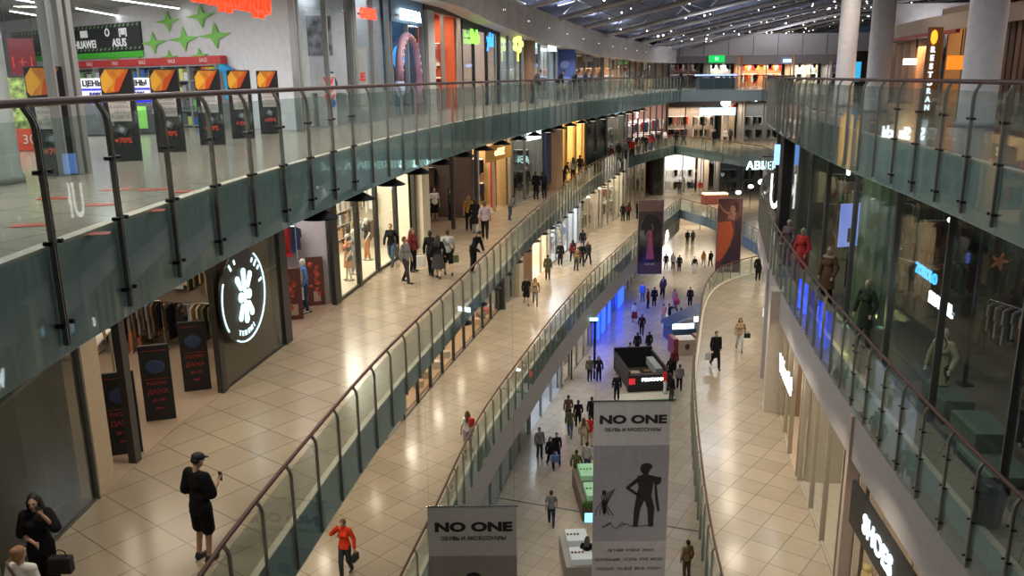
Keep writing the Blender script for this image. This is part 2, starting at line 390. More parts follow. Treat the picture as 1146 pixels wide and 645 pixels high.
POSE = {
 'stand': {},
 'walk': dict(lk=(.10,-.17,.51), la=(.10,-.26,.10), rk=(-.10,.03,.49), ra=(-.10,.33,.17), le=(.25,.12,1.15), lw=(.25,.05,.91), re=(-.25,-.06,1.14), rw=(-.24,-.20,.93), lean=.05),
 'stroll': dict(lk=(.10,.0,.49), la=(.10,.18,.12), rk=(-.10,-.10,.50), ra=(-.10,-.14,.09), re=(-.25,.09,1.14), rw=(-.25,.05,.90), le=(.25,-.03,1.13), lw=(.24,-.13,.90)),
 'phone': dict(re=(-.26,-.02,1.15), rw=(-.13,-.27,1.24), le=(.25,.03,1.13), lw=(.23,-.10,.93), nod=.35),
 'call': dict(le=(.27,-.10,1.20), lw=(.13,-.14,1.46), re=(-.22,-.02,1.13), rw=(-.02,-.20,1.05), nod=.15),
 'headhand': dict(re=(-.33,-.10,1.30), rw=(-.14,-.17,1.56), lk=(.09,-.02,.49), la=(.08,.20,.13), rk=(-.08,-.14,.50), ra=(-.06,-.18,.09), le=(.26,.04,1.14), lw=(.30,-.04,.90), nod=.30),
 'lean': dict(lean=.42, le=(.27,-.16,1.16), lw=(.16,-.36,1.06), re=(-.27,-.16,1.16), rw=(-.14,-.36,1.06), nod=.25, lk=(.10,.0,.49), la=(.10,.12,.09)),
 'bag': dict(le=(.25,.03,1.13), lw=(.27,-.02,.88), re=(-.26,-.0,1.14), rw=(-.20,-.20,1.0), lk=(.10,-.10,.50), la=(.10,-.13,.09), rk=(-.1,.02,.49), ra=(-.1,.2,.12)),
 'mannequin': dict(le=(.27,.02,1.14), lw=(.24,-.12,.92), re=(-.27,.04,1.14), rw=(-.30,.0,.89), ra=(-.13,-.06,.09)),
}
def joints(pose):
    j = dict(BASE); j.update(POSE[pose])
    lean = Matrix.Rotation(j['lean'], 4, 'X'); piv = V((0,0,.95))
    up = Matrix.Translation(piv) @ lean @ Matrix.Translation(-piv)
    return j, up
def limb(bm, a, b, c, r, inf=0., n=10):
    capsule(bm, a, b, r[0]+inf, r[1]+inf, n); capsule(bm, b, c, r[1]+inf, r[2]+inf, n)
def head_mx(j, up):
    return up @ Matrix.Translation((0,-.01,1.50)) @ Matrix.Rotation(j['head'], 4, 'Z') @ Matrix.Rotation(j['nod'], 4, 'X') @ Matrix.Translation((0,.01,-1.50))
def ellm(bm, mx, c, r, seg=12): 
    bmesh.ops.create_uvsphere(bm, u_segments=seg, v_segments=8, radius=1, matrix=mx @ Matrix.Translation(V(c)) @ Matrix.Diagonal((*r,1))); return bm
def body_mesh(pose, female, hi):
    j, up = joints(pose); bm = B(); w = .9 if female else 1.
    sh = lambda s: up @ V((s*.175*w,.005,1.42))
    ellm(bm, up, (0,.0,1.29), (.155*w,.105,.19)); ellm(bm, up, (0,0,1.09), (.135*w,.095,.15)); ellm(bm, Matrix(), (0,0,.95), (.165,.115,.11))
    if female: ellm(bm, up, (.07,-.085,1.28), (.06,.05,.06)); ellm(bm, up, (-.07,-.085,1.28), (.06,.05,.06))
    capsule(bm, sh(1), sh(-1), .06); capsule(bm, up @ V((0,.01,1.42)), up @ V((0,0,1.54)), .052, .05)
    hm = head_mx(j, up)
    ellm(bm, hm, (0,.005,1.645), (.074,.094,.105), 16); ellm(bm, hm, (0,-.04,1.585), (.052,.055,.058))
    ellm(bm, hm, (0,-.1,1.625), (.012,.018,.024)); ellm(bm, hm, (0,-.084,1.665), (.05,.012,.01))
    for s in (-1,1): ellm(bm, hm, (s*.076,.01,1.63), (.01,.018,.03))
    ellm(bm, hm, (0,-.088,1.585), (.022,.01,.008))
    for s, e, wr in ((1,'le','lw'),(-1,'re','rw')):
        E_, W_ = up @ V(j[e]), up @ V(j[wr])
        limb(bm, sh(s), E_, W_, (.046,.038,.026))
        d = (W_-E_).normalized(); side = d.cross(V((0,1,0))); side = side.normalized() if side.length > .1 else V((1,0,0))
        nrm = d.cross(side).normalized()
        pc = W_+d*.05
        capsule(bm, W_, W_+d*.07, .024, .026); 
        fr_ = .0085 if hi else .010
        for k in range(4):
            b0 = W_+d*.07+side*(k-1.5)*.019
            L = (.034,.040,.037,.028)[k]
            b1 = b0+d*L-nrm*.008*s; b2 = b1+d*L*.7-nrm*.02*s
            capsule(bm, b0-d*.02, b1, fr_, fr_, 6); capsule(bm, b1, b2, fr_, fr_*.85, 6)
        t0 = W_+d*.025+side*.024*(-1 if s > 0 else 1); t1 = t0+d*.035+side*.022*(-1 if s > 0 else 1); capsule(bm, t0, t1, .011, .010, 6); capsule(bm, t1, t1+d*.025, .010, .008, 6)
    for s, k, a in ((1,'lk','la'),(-1,'rk','ra')):
        limb(bm, V((s*.085,0,.92)), V(j[k]), V(j[a]), (.085,.054,.038)); A = V(j[a])
        capsule(bm, A+V((0,.02,-.03)), A+V((0,-.13,-.055)), .034, .028)
    return bake(bm, .009 if hi else .013)
def top_mesh(kind, pose, female, hi):
    j, up = joints(pose); bm = B(); w = .9 if female else 1.; f = .018
    sh = lambda s: up @ V((s*.175*w,.005,1.42))
    ellm(bm, up, (0,.0,1.29), (.155*w+f,.105+f,.20)); ellm(bm, up, (0,0,1.09), (.14*w+f,.10+f,.17))
    if female:
        ellm(bm, up, (0,-.075,1.28), (.13,.062+f,.085))
        for s in (-1,1): ellm(bm, up, (s*.07,-.09,1.28), (.085,.075,.085))
    capsule(bm, sh(1), sh(-1), .06+f)
    hem = {'tee': .90, 'over': .80, 'jacket': .86, 'coat': .52, 'dress': .50}[kind]
    rr = {'tee': .175, 'over': .20, 'jacket': .185, 'coat': .21, 'dress': .25}[kind]
    prof = [(rr-.005, hem), (rr, hem+.015), (.175, .97), (.165*w, 1.10)]
    lathe(bm, prof, 16, Matrix.Diagonal((1,.74,1,1)))
    thick = {'tee':.020,'over':.035,'jacket':.022,'coat':.026,'dress':.016}[kind]
    for s, e, wr in ((1,'le','lw'),(-1,'re','rw')):
        E_, W_ = up @ V(j[e]), up @ V(j[wr])
        if kind in ('tee','dress'): capsule(bm, sh(s), sh(s).lerp(E_, .62), .05+thick, .05+thick)
        elif kind == 'over': capsule(bm, sh(s), sh(s).lerp(E_, .95), .05+thick, .055+thick)
        else: limb(bm, sh(s), E_, W_.lerp(E_, .06), (.05,.044,.034), thick*.8)
    if kind in ('jacket','coat'): capsule(bm, up @ V((0,.02,1.44)), up @ V((0,.015,1.49)), .068, .066)
    return bake(bm, .012 if hi else .016)
def bottom_mesh(kind, pose, female, hi):
    j, up = joints(pose); bm = B()
    ellm(bm, Matrix(), (0,0,.96), (.178,.128,.12))
    if kind == 'skirt':
        lathe(bm, [(.27,.45),(.275,.47),(.20,.85),(.165,1.02)], 18, Matrix.Diagonal((1,.8,1,1)))
        return bake(bm, .014)
    for s, k, a in ((1,'lk','la'),(-1,'rk','ra')):
        K, A, Hp = V(j[k]), V(j[a]), V((s*.088,0,.92))
        if kind == 'trousers': limb(bm, Hp, K, A.lerp(K, .05), (.092,.066,.050), .010)
        elif kind == 'leggings': limb(bm, Hp, K, A.lerp(K, .05), (.088,.058,.042), .006)
        elif kind == 'wide': limb(bm, Hp, K, A.lerp(K, .02), (.10,.085,.090), .012)
        elif kind == 'shorts': capsule(bm, Hp, K.lerp(Hp, .12), .115, .105)
    return bake(bm, .012 if hi else .016)
def shoe_mesh(pose):
    j, up = joints(pose); bm = B()
    for s, a in ((1,'la'),(-1,'ra')):
        A = V(j[a]); capsule(bm, A+V((0,.035,-.045)), A+V((0,-.15,-.055)), .045, .038); capsule(bm, A+V((0,.02,-.01)), A+V((0,.02,-.04)), .046, .046)
    return bake(bm, .012)
def hair_mesh(kind, pose):
    j, up = joints(pose); hm = head_mx(j, up); bm = B()
    ellm(bm, hm, (0,.022,1.668), (.086,.096,.098), 16)
    ellm(bm, hm, (0,.055,1.62), (.078,.065,.085))
    if kind == 'long':
        for x in (-.055,0,.055):
            capsule(bm, hm @ V((x,.07,1.62)), hm @ V((x*1.5,.13,1.32)), .05, .035)
        for s in (-1,1): capsule(bm, hm @ V((s*.08,.0,1.64)), hm @ V((s*.10,.03,1.40)), .026, .022)
    if kind == 'bun': ellm(bm, hm, (0,.10,1.72), (.05,.05,.05))
    if kind == 'cap':
        bm.free(); bm = B(); ellm(bm, hm, (0,.01,1.69), (.092,.108,.075), 16); ellm(bm, hm, (0,-.12,1.685), (.065,.075,.012))
        ellm(bm, hm, (0,.05,1.63), (.08,.065,.05))
    return bake(bm, .012)
CACHE = {}
def cached(fn, *a):
    k = (fn.__name__,)+a
    if k not in CACHE: CACHE[k] = fn(*a)
    return CACHE[k]
SKIN = mat('skin', (.52,.31,.22), .5); M_MANN = mat('mannequin_white', (.62,.60,.52), .4)
def put(name, me, m, parent):
    o = bpy.data.objects.new(name, me)
    if not me.materials: me.materials.append(m)
    link(o, parent)
    o.material_slots[0].link = 'OBJECT'; o.material_slots[0].material = m
    return o
LOOK = {}
def figure(loc, rz, pose='stand', top=('jacket',(.02,.02,.02)), bot=('trousers',(.02,.02,.03)), hair=('short',(.03,.02,.015)), female=False, h=1.75,
           label='person', hi=False, skin=None, cat='person', name='person', shoes=(.03,.03,.03), group=None):
    r = empty(name, loc, rz, label, cat, group); s = h/1.755; r.scale = (s,s,s)
    put('body', cached(body_mesh, pose, female, hi), skin or SKIN, r)
    if top: put({'tee':'shirt','over':'shirt','jacket':'jacket','coat':'coat','dress':'dress'}[top[0]], cached(top_mesh, top[0], pose, female, hi), cm(top[1], .8), r)
    if bot: put({'trousers':'trousers','leggings':'trousers','wide':'trousers','shorts':'shorts','skirt':'skirt'}[bot[0]], cached(bottom_mesh, bot[0], pose, female, hi), cm(bot[1], .8), r)
    if hair: put('cap' if hair[0] == 'cap' else 'hair', cached(hair_mesh, hair[0], pose), cm(hair[1], .6), r)
    if shoes: put('shoes', cached(shoe_mesh, pose), cm(shoes, .5), r)
    if hi and cat == 'person':
        j, up = joints(pose); hm = head_mx(j, up)
        e = B()
        for q in (-1,1): ellm(e, hm, (q*.030,-.088,1.642), (.012,.008,.008))
        obj('eyes', e, cm((.02,.015,.01), .2), r, True)
        e = B(); ellm(e, hm, (0,-.098,1.585), (.022,.008,.007)); obj('mouth', e, cm((.30,.08,.07), .4), r, True)
    return r
BK=(.012,.012,.014); DG=(.05,.05,.055); GR=(.20,.20,.21); LG=(.42,.42,.42); WH=(.70,.69,.66); NV=(.03,.045,.09); JN=(.07,.11,.18); RD=(.45,.03,.02); MR=(.16,.025,.03)
OL=(.11,.11,.06); TN=(.34,.24,.14); BE=(.48,.38,.27); MU=(.42,.22,.04); LI=(.36,.30,.36); PK=(.50,.25,.27); BL=(.08,.16,.33); BR=(.14,.08,.045)
HB=(.02,.015,.012); HBR=(.10,.05,.025); HBL=(.42,.27,.12)
def person(u, v, lv, deg, pose, top, bot, hair, label, female=False, h=1.72, **k):
    p = at(u, v, FL[lv]); return figure(p, math.radians(deg), pose, top, bot, hair, female, h, label, **k)
# heading: 0 faces the camera, 180 faces away, 90 faces right
cap = person(231, 626, 3, 150, 'phone', ('over',BK), ('shorts',BK), ('cap',BK), 'man in black cap, oversized black tee and shorts holding a phone', h=1.80, hi=True)
def held(name, parts, label, cat, loc, rz=0.):
    r = empty(name, loc, rz, label, cat)
    for n, bm, m in parts: obj(n, bm, m, r)
    return r
def in_hand(fig, pose, hand, drop=0.):
    j, up = joints(pose); W_ = up @ V(j[hand]); E_ = up @ V(j[{'lw':'le','rw':'re'}[hand]]); d = (W_-E_).normalized()
    bpy.context.view_layer.update()
    return Matrix.Translation(fig.location) @ Matrix.Rotation(fig.rotation_euler.z, 4, 'Z') @ Matrix.Diagonal((*fig.scale,1)) @ (W_+d*.085+V((0,0,-drop)))
def phone_for(fig, pose, hand, label):
    held('phone', [('case', bevel(cbox(B(), (0,0,0), (.072,.011,.15)), .004), M_BLACK), ('screen', cbox(B(), (0,-.0065,0), (.064,.002,.14)), cm((.05,.06,.08), .15))], label, 'phone', in_hand(fig, pose, hand), fig.rotation_euler.z)
phone_for(cap, 'phone', 'rw', 'black phone held up by the man in the black cap')
hp = at(36, 553, 12+1.66); lady = figure((hp.x, hp.y, 12), math.radians(15), 'call', ('over',BK), ('wide',BK), ('long',BK), True, 1.66, 'woman all in black with long dark hair making a phone call', hi=True)
phone_for(lady, 'call', 'lw', 'phone pressed to the ear of the woman in black')
def handbag(loc, col, label, s=1., rz=0.):
    b = bevel(cbox(B(), (0,0,-.20*s), (.30*s,.13*s,.24*s)), .025*s, 3); st = B(); tube(st, [(-.09*s,0,-.09*s),(-.07*s,0,-.01*s),(0,0,.02*s),(.07*s,0,-.01*s),(.09*s,0,-.09*s)], .008*s, 6)
    held('handbag', [('bag_body', b, cm(col,.6)), ('strap', st, cm(col,.6))], label, 'bag', loc, rz)
handbag((lady.location.x+.42, lady.location.y-.28, 12.92), BK, 'black handbag carried by the woman in black on the phone', 1.05)
hp = at(20, 611, 12+1.62); blonde = figure((hp.x, hp.y, 12), math.radians(170), 'stand', ('tee',WH), ('trousers',JN), ('bun',(.30,.16,.08)), True, 1.62, 'fair haired woman in a white top seen from behind', hi=True)
st = B(); tube(st, [(.14,.09,1.42),(.0,.15,1.30),(-.16,.12,1.10),(-.19,.05,.95)], .015, 6); tube(st, [(.14,.09,1.42),(.15,-.05,1.40),(.05,-.15,1.25)], .015, 6)
o = held('shoulder_bag', [('strap', st, cm(BR,.5)), ('bag_body', bevel(cbox(B(), (-.23,.05,.84), (.08,.24,.22)), .02), cm(BR,.5))], 'brown shoulder bag worn by the woman in the white top', 'bag', blonde.location, blonde.rotation_euler.z)
red = person(388, 644, 2, -12, 'headhand', ('jacket',(.75,.06,.02)), ('trousers',DG), ('short',(.16,.08,.05)), 'woman in bright orange red jacket walking with hand on her forehead', True, 1.74, hi=True)
handbag(in_hand(red, 'headhand', 'lw'), BK, 'black bag hanging from the hand of the person in red jacket', .9, 1.2)
girl = person(524, 506, 2, 200, 'stand', ('tee',WH), ('shorts',LI), ('long',HBR), 'long haired girl in white and red top standing at the railing', True, 1.62, hi=True)
o = held('backpack', [('bag_body', bevel(cbox(B(), (-.10,.17,1.22), (.22,.14,.34)), .05, 3), cm(RD))], 'red backpack on the long haired girl at the railing', 'backpack', girl.location, girl.rotation_euler.z)
# third floor, left gallery
person(439, 297, 3, -10, 'walk', ('jacket',BK), ('trousers',JN), ('short',HBR), 'woman in open dark jacket and blue jeans walking out of the lit shop', True, 1.70, hi=True)
person(455, 317, 3, 70, 'stroll', ('jacket',GR), ('trousers',DG), ('short',HBR), 'man in grey hoodie and dark trousers standing sideways near the group', h=1.74, hi=True)
person(463, 304, 3, 60, 'stand', ('jacket',MR), ('trousers',BK), ('long',HBR), 'woman in dark maroon coat behind the grey hoodie man', True, 1.72)
m = person(483, 309, 3, 165, 'bag', ('jacket',BK), ('trousers',BK), ('short',HB), 'man in black jacket carrying a white shopping bag on his left', h=1.76, hi=True)
def shopping_bag(loc, col, label, s=1., rz=0.):
    b = B(); 
    a = [bm for bm in [b]]
    cbox(b, (0,0,-.30*s), (.32*s,.12*s,.40*s)); h = B()
    for y in (-.05,.05): tube(h, [(-.07*s,y*s,-.10*s),(-.05*s,y*s,.0),(.05*s,y*s,.0),(.07*s,y*s,-.10*s)], .005*s, 6)
    held('shopping_bag', [('bag_body', bevel(b, .01), cm(col,.6)), ('handle', h, cm(col,.6))], label, 'bag', loc, rz)
shopping_bag((m.location.x-.38, m.location.y-.05, 12.9), WH, 'large white shopping bag beside the man in black jacket')
person(491, 313, 3, 175, 'walk', ('jacket',BK), ('skirt',DG), ('long',HB), 'long haired woman in black top and grey skirt in the middle of the trio', True, 1.70, hi=True)
m = person(502, 309, 3, 190, 'walk', ('tee',LG), ('shorts',BK), ('short',HB), 'man in pale grey tee and black shorts with crossbody strap', h=1.80, hi=True)
st = B(); tube(st, [(.15,.10,1.44),(0,.155,1.25),(-.16,.12,1.02)], .012, 6); tube(st, [(.15,.10,1.44),(.14,-.1,1.42),(0,-.16,1.25),(-.16,-.1,1.02)], .012, 6)
held('crossbody_bag', [('strap', st, M_BLACK), ('bag_body', bevel(cbox(B(), (-.2,0,.98), (.07,.2,.14)), .02), M_BLACK)], 'black crossbody bag of the man in pale grey tee', 'bag', m.location, m.rotation_euler.z)
shopping_bag((m.location.x+.3, m.location.y-.02, 12.88), OL, 'olive bag held by the man in pale grey tee', .7)
person(530, 306, 3, 60, 'lean', ('jacket',BK), ('trousers',BK), ('short',HB), 'person in black leaning forward over the handrail near the trio', h=1.76)
person(525, 258, 3, 170, 'stand', ('tee',MU), ('trousers',BK), ('long',(.25,.13,.05)), 'woman in mustard top beside the man in lilac shirt', True, 1.72)
person(532, 262, 3, 175, 'bag', ('coat',BK), ('trousers',LG), ('short',HB), 'person in long black coat and light trousers next to the mustard top', h=1.70)
person(543, 269, 3, 180, 'walk', ('tee',LI), ('trousers',BK), ('short',HBR), 'man in lilac shirt and black trousers walking away', h=1.78)
person(487, 248, 3, 20, 'stand', ('tee',WH), ('shorts',BK), ('short',HB), 'person in white shirt at the entrance of the dark brown shop', h=1.76)
person(504, 247, 3, 100, 'stand', ('jacket',DG), ('trousers',BK), ('short',HB), 'dark dressed person inside the dark brown shop doorway')
person(559, 227, 3, 10, 'stand', ('jacket',NV), ('trousers',BK), ('short',HB), 'person in navy jacket beside the blue and red shop')
person(573, 228, 3, 0, 'walk', ('jacket',BK), ('trousers',BK), ('short',HB), 'man in black suit jacket walking toward us past the pillar', h=1.82)
person(589, 219, 3, 15, 'stand', ('jacket',BK), ('trousers',DG), ('short',HB), 'dark clothed man beside the beige pillar on the third floor', h=1.82)
person(600, 223, 3, 150, 'stand', ('coat',BK), ('trousers',BK), ('short',HB), 'person in long black coat right of the beige pillar')
person(609, 222, 3, 200, 'lean', ('jacket',BK), ('trousers',BK), ('short',HB), 'shorter person in black bending at the third floor handrail', h=1.66)
person(571, 246, 3, 60, 'lean', ('jacket',GR), ('trousers',JN), ('short',HB), 'child in grey jacket peering over the third floor handrail', h=1.35)
for u, v, d, po, t, b, hr, l, fm in (
  (631,208,60,'lean',BK,BK,'short','first of three dark figures leaning on the rail by the warm lit windows',False),
  (641,203,200,'stand',GR,BK,'long','woman in grey top between the two dark figures by warm windows',True),
  (649,200,160,'stand',BK,JN,'short','person in black and jeans at rail before the dark shop',False),
  (661,192,100,'lean',DG,BK,'short','bent figure at the rail before the dark panelled shop',False),
  (684,186,40,'stand',MR,BK,'short','person in maroon top at the near edge of the far crowd',False),
  (692,182,190,'walk',BK,BK,'long','long haired person in black in the far crowd',True),
  (700,178,20,'stand',GR,JN,'short','grey jacket and jeans person in the far crowd',False),
  (707,177,10,'walk',RD,BK,'short','red jacket person in the far crowd',False),
  (715,174,80,'stand',BE,BR,'long','beige coat person in the far crowd',True),
  (722,171,0,'stand',BK,DG,'short','black jacket person centre of the far crowd',False),
  (729,169,160,'walk',RD,JN,'long','red top and jeans person in the far crowd',True),
  (736,167,30,'stand',NV,BK,'short','navy jacket person at right of far crowd',False),
  (744,164,120,'stand',WH,BK,'short','white shirt person at the right of the far crowd',False),
  (757,163,180,'stand',BK,BK,'short','tall figure in black where the third floor bridge begins',False),
  (765,163,200,'walk',DG,BK,'long','dark grey figure beside the tall black figure at the bridge',True),
  (799,163,10,'stand',BK,BK,'short','black figure standing under the white lightbox sign',False),
  (811,162,0,'stand',WH,DG,'short','figure in white top on the third floor bridge',False),
  (817,161,20,'stand',DG,BK,'long','dark figure right of the white top on the bridge',True)):
    person(u, v, 3, d, po, ('jacket',t), ('trousers',b), (hr,HB), l, fm, 1.72)
# top gallery far people at the rail
for u, y, t, l in ((597,42,DG,'person in dark grey leaning on top rail before the beige column'),(624,46.5,BK,'person in black at the top rail under the white shop sign'),
                   (640,48.5,BK,'taller person in black at the top rail'),(652,50.5,NV,'person in navy at the top rail beside the blue banner'),(762,76,BK,'small dark figure at the far end of the top gallery')):
    x = at_y(u, 90, y).x; figure((x, y, 18), math.radians(100), 'lean' if y < 60 else 'stand', ('jacket',t), ('trousers',BK), ('short',HB), False, 1.72, l)
# second floor, left gallery
for u, v, d, po, t, b, hr, l, fm in (
  (589,341,5,'walk',('jacket',BK),('shorts',BK),('short',HB),'person in black with short trousers walking beside the tan jacket',False),
  (599,342,0,'walk',('jacket',TN),('trousers',GR),('long',HB),'person in tan jacket walking beside a companion in black',True),
  (613,313,170,'stand',('coat',OL),('trousers',DG),('short',HB),'person in olive grey coat near the brown wall panel',False),
  (627,297,10,'stand',('coat',BK),('trousers',BK),('short',HB),'person in black coat before the bright doorway',False),
  (641,294,190,'walk',('jacket',MR),('trousers',BK),('long',HB),'person in dark red jacket walking beside the trio of black figures',True),
  (645,303,150,'lean',('jacket',BR),('trousers',DG),('short',HB),'person in brown bending close to the railing',False),
  (651,298,0,'walk',('jacket',BK),('trousers',BK),('short',HB),'person in black closest to the second floor rail',False),
  (658,296,20,'walk',('jacket',DG),('trousers',BK),('long',HB),'person in charcoal at the right end of the second floor group',True),
  (652,281,180,'stand',('jacket',BK),('trousers',JN),('short',HB),'person in black behind the second floor group',False),
  (697,248,160,'stand',('jacket',BK),('trousers',BK),('short',HB),'dark figure left of the hanging banner with pink dress',False),
  (703,247,200,'stand',('jacket',MR),('trousers',BK),('long',HB),'maroon figure beside the dark one left of the pink dress banner',True),
  (713,245,100,'stand',('coat',BK),('trousers',BK),('short',HB),'figure in black coat partly behind the pink dress banner',False),
  (760,218,180,'stand',('jacket',BK),('trousers',BK),('short',HB),'lone black figure behind the second floor far rail',False),
  (774,219,170,'stand',('jacket',DG),('trousers',BE),('short',HB),'figure in charcoal with beige trousers before the bright far shop',False),
  (783,219,10,'stand',('jacket',RD),('trousers',BE),('long',HB),'figure in red top before the bright far shop',True),
  (765,215,90,'stand',('jacket',NV),('trousers',BK),('short',HB),'navy figure near the bright far shop',False)):
    person(u, v, 2, d, po, t, b, hr, l, fm, 1.72)
# second floor, right gallery
m = person(800, 412, 2, 5, 'walk', ('coat',BK), ('trousers',BK), ('short',HB), 'man in open black coat walking on the right walkway with a pale bag', h=1.80, hi=True)
shopping_bag((m.location.x-.36, m.location.y-.05, 6.86), LG, 'pale grey shopping bag carried by the man in open black coat', .9)
m = person(827, 393, 2, -8, 'walk', ('jacket',TN), ('trousers',LG), ('long',HB), 'woman in tan jacket and light trousers on the right walkway', True, 1.72, hi=True)
handbag((m.location.x+.36, m.location.y-.02, 7.0), BK, 'small black handbag of the woman in tan jacket')
person(848, 314, 2, 0, 'stand', ('coat',BK), ('trousers',BK), ('short',HB), 'person in black coat near the far corner of the right walkway', h=1.72)
# ground floor
for u, v, d, po, t, b, hr, l, fm in (
  (617,589,175,'walk',('tee',GR),('trousers',NV),('short',HB),'man in grey tee and dark jeans alone near the floor joint line',False),
  (604,513,20,'stand',('jacket',GR),('trousers',DG),('short',HB),'person in grey near the ground floor shop windows',False),
  (616,524,10,'walk',('jacket',BK),('trousers',BK),('long',HB),'woman in black pushing close to a companion with blue bag',True),
  (623,519,10,'walk',('jacket',BK),('trousers',BK),('short',HB),'man in black carrying a blue bag',False),
  (636,474,180,'walk',('jacket',BR),('trousers',DG),('short',HB),'person in brown in the walking group beside the hanging banner',False),
  (638,490,170,'walk',('jacket',OL),('trousers',JN),('short',HB),'person in olive and jeans at the front of the walking group',False),
  (647,480,180,'walk',('jacket',BK),('trousers',BK),('short',HB),'person in black in the walking group beside hanging banner',False),
  (653,501,175,'walk',('jacket',BE),('trousers',BE),('long',HBR),'woman in beige clothes beside the person in red',True),
  (660,499,180,'walk',('jacket',RD),('trousers',BE),('short',HB),'person in red top next to the woman in beige',False),
  (662,476,180,'walk',('coat',BK),('trousers',BK),('short',HB),'dark coat person half hidden by the large hanging banner',False),
  (645,540,160,'walk',('jacket',OL),('trousers',OL),('short',HB),'person in olive green near the green display counter',False),
  (657,530,150,'stand',('jacket',LG),('trousers',JN),('short',HB),'person in pale top at the green display counter',False),
  (656,647,170,'lean',('jacket',BK),('trousers',BK),('long',HB),'person in black bending over the white display counter',False),
  (660,427,10,'stand',('jacket',OL),('trousers',BK),('short',HB),'person in olive jacket left of the black kiosk',False),
  (670,427,0,'stand',('jacket',BK),('trousers',BK),('long',HB),'woman in black beside the olive jacket left of the kiosk',True),
  (710,362,180,'walk',('jacket',LG),('skirt',MR),('short',HB),'person in grey top and dark red skirt',True),
  (718,376,170,'walk',('jacket',BK),('trousers',BK),('short',HB),'person in black just below the red skirt walker',False),
  (719,338,0,'stand',('jacket',BL),('trousers',JN),('short',HB),'person in blue top and jeans in the distance',False),
  (725,345,60,'stand',('jacket',MR),('trousers',BK),('short',HB),'person in maroon beside the blue top',False),
  (732,343,180,'stand',('coat',BK),('trousers',BK),('short',HB),'tall person in black coat in the middle of the hall',False),
  (741,333,0,'walk',('jacket',DG),('trousers',BK),('short',HB),'person in dark grey near the pink dress banner foot',False),
  (742,363,180,'walk',('tee',PK),('trousers',LG),('short',HBR),'person in pinkish shirt left of the dark blue kiosk',False),
  (749,363,90,'stand',('jacket',BK),('trousers',BK),('short',HB),'person in black touching the dark blue kiosk',False),
  (755,345,30,'stand',('jacket',PK),('trousers',LI),('long',HBR),'person in pink top with the red stroller',True),
  (772,343,0,'stand',('coat',BK),('trousers',BK),('short',HB),'person in black coat behind the dark blue kiosk',False),
  (787,364,10,'stand',('dress',BK),('leggings',BK),('long',(.3,.12,.05)),'auburn haired woman in black dress right of the dark blue kiosk',True),
  (713,398,180,'stand',('jacket',BK),('trousers',BK),('short',HB),'person in black behind the black kiosk, left one',False),
  (726,397,200,'stand',('jacket',BK),('trousers',DG),('short',HB),'person in black and grey behind the black kiosk',False),
  (705,410,120,'stand',('jacket',GR),('trousers',DG),('short',HB),'person in grey at the left side of black kiosk',False),
  (690,448,0,'stand',('jacket',BK),('trousers',BK),('short',HB),'person in black in front of the black kiosk corner',False),
  (754,418,180,'stand',('jacket',MR),('trousers',BK),('short',HBR),'person in dark red hoodie right of the black kiosk',False),
  (760,437,170,'walk',('jacket',GR),('trousers',BK),('short',HB),'person in grey sweater walking right of black kiosk',False),
  (750,428,150,'stand',('coat',BK),('trousers',BK),('long',HB),'woman in black coat right of the black kiosk',True),
  (744,441,100,'stand',('jacket',RD),('trousers',WH),('short',HB),'person in red and white at front right of the black kiosk',False),
  (751,449,120,'stand',('jacket',BK),('trousers',DG),('short',HB),'short person in black at the front right of the kiosk',False),
  (742,330,180,'stand',('jacket',NV),('trousers',NV),('short',HB),'person in navy under the pink dress banner',False),
  (745,302,0,'stand',('jacket',BK),('trousers',BK),('short',HB),'slim black figure right of the pink dress banner',False),
  (753,302,10,'stand',('jacket',LG),('trousers',BK),('short',HB),'figure with pale shirt in the far ground floor pair',False),
  (760,304,170,'stand',('coat',BK),('trousers',BK),('short',HB),'black coat figure in the far ground floor pair',False),
  (777,306,0,'stand',('jacket',BK),('skirt',WH),('short',HB),'small figure in black top and white skirt far away',True),
  (787,299,0,'walk',('jacket',MU),('trousers',LG),('long',HB),'far figure in yellowish top beside the rail corner',True),
  (795,299,190,'walk',('jacket',BK),('trousers',BK),('short',HB),'far figure in black beside the yellowish top',False),
  (769,274,10,'stand',('jacket',BK),('trousers',BK),('short',HB),'farthest left of two black figures by the bright doorway',False),
  (775,274,190,'stand',('jacket',DG),('trousers',BK),('short',HB),'charcoal figure beside the black one by the bright doorway',False),
  (768,648,200,'stand',('jacket',(.30,.20,.12)),('trousers',BR),('short',HB),'person in brown at the foot of the right walkway glass',False)):
    person(u, v, 1, d, po, t, b, hr, l, fm, 1.72)
handbag((at(621,524,0).x, at(621,524,0).y-.25, .95), BL, 'blue bag carried between the two people in black', 1.5)
# stroller
def stroller(loc, label):
    r = empty('stroller', loc, .4, label, 'stroller')
    b = B(); lathe(b, [(.02,.45),(.20,.50),(.26,.75),(.24,.95),(.12,1.02),(.02,1.03)], 12, Matrix.Diagonal((.8,1.3,1,1))); obj('seat', b, cm(RD), r, True)
    b = B()
    for s in (-1,1): tube(b, [(s*.2,.45,1.0),(s*.2,-.35,.15)], .012, 6); tube(b, [(s*.2,.35,.15),(s*.2,-.2,.75)], .012, 6)
    obj('frame', b, M_DARK, r)
    for x, y in ((.22,.38),(-.22,.38),(.22,-.38),(-.22,-.38)):
        w = B(); lathe(w, [(.13,-.02),(.14,0),(.13,.02)], 14, Matrix.Translation((x,y,.14)) @ Matrix.Rotation(PI/2,4,'Y')); obj('wheel', w, M_BLACK, r)
p = at(757, 347, 0); stroller(p, 'red baby stroller on the ground floor beside a person in pink')

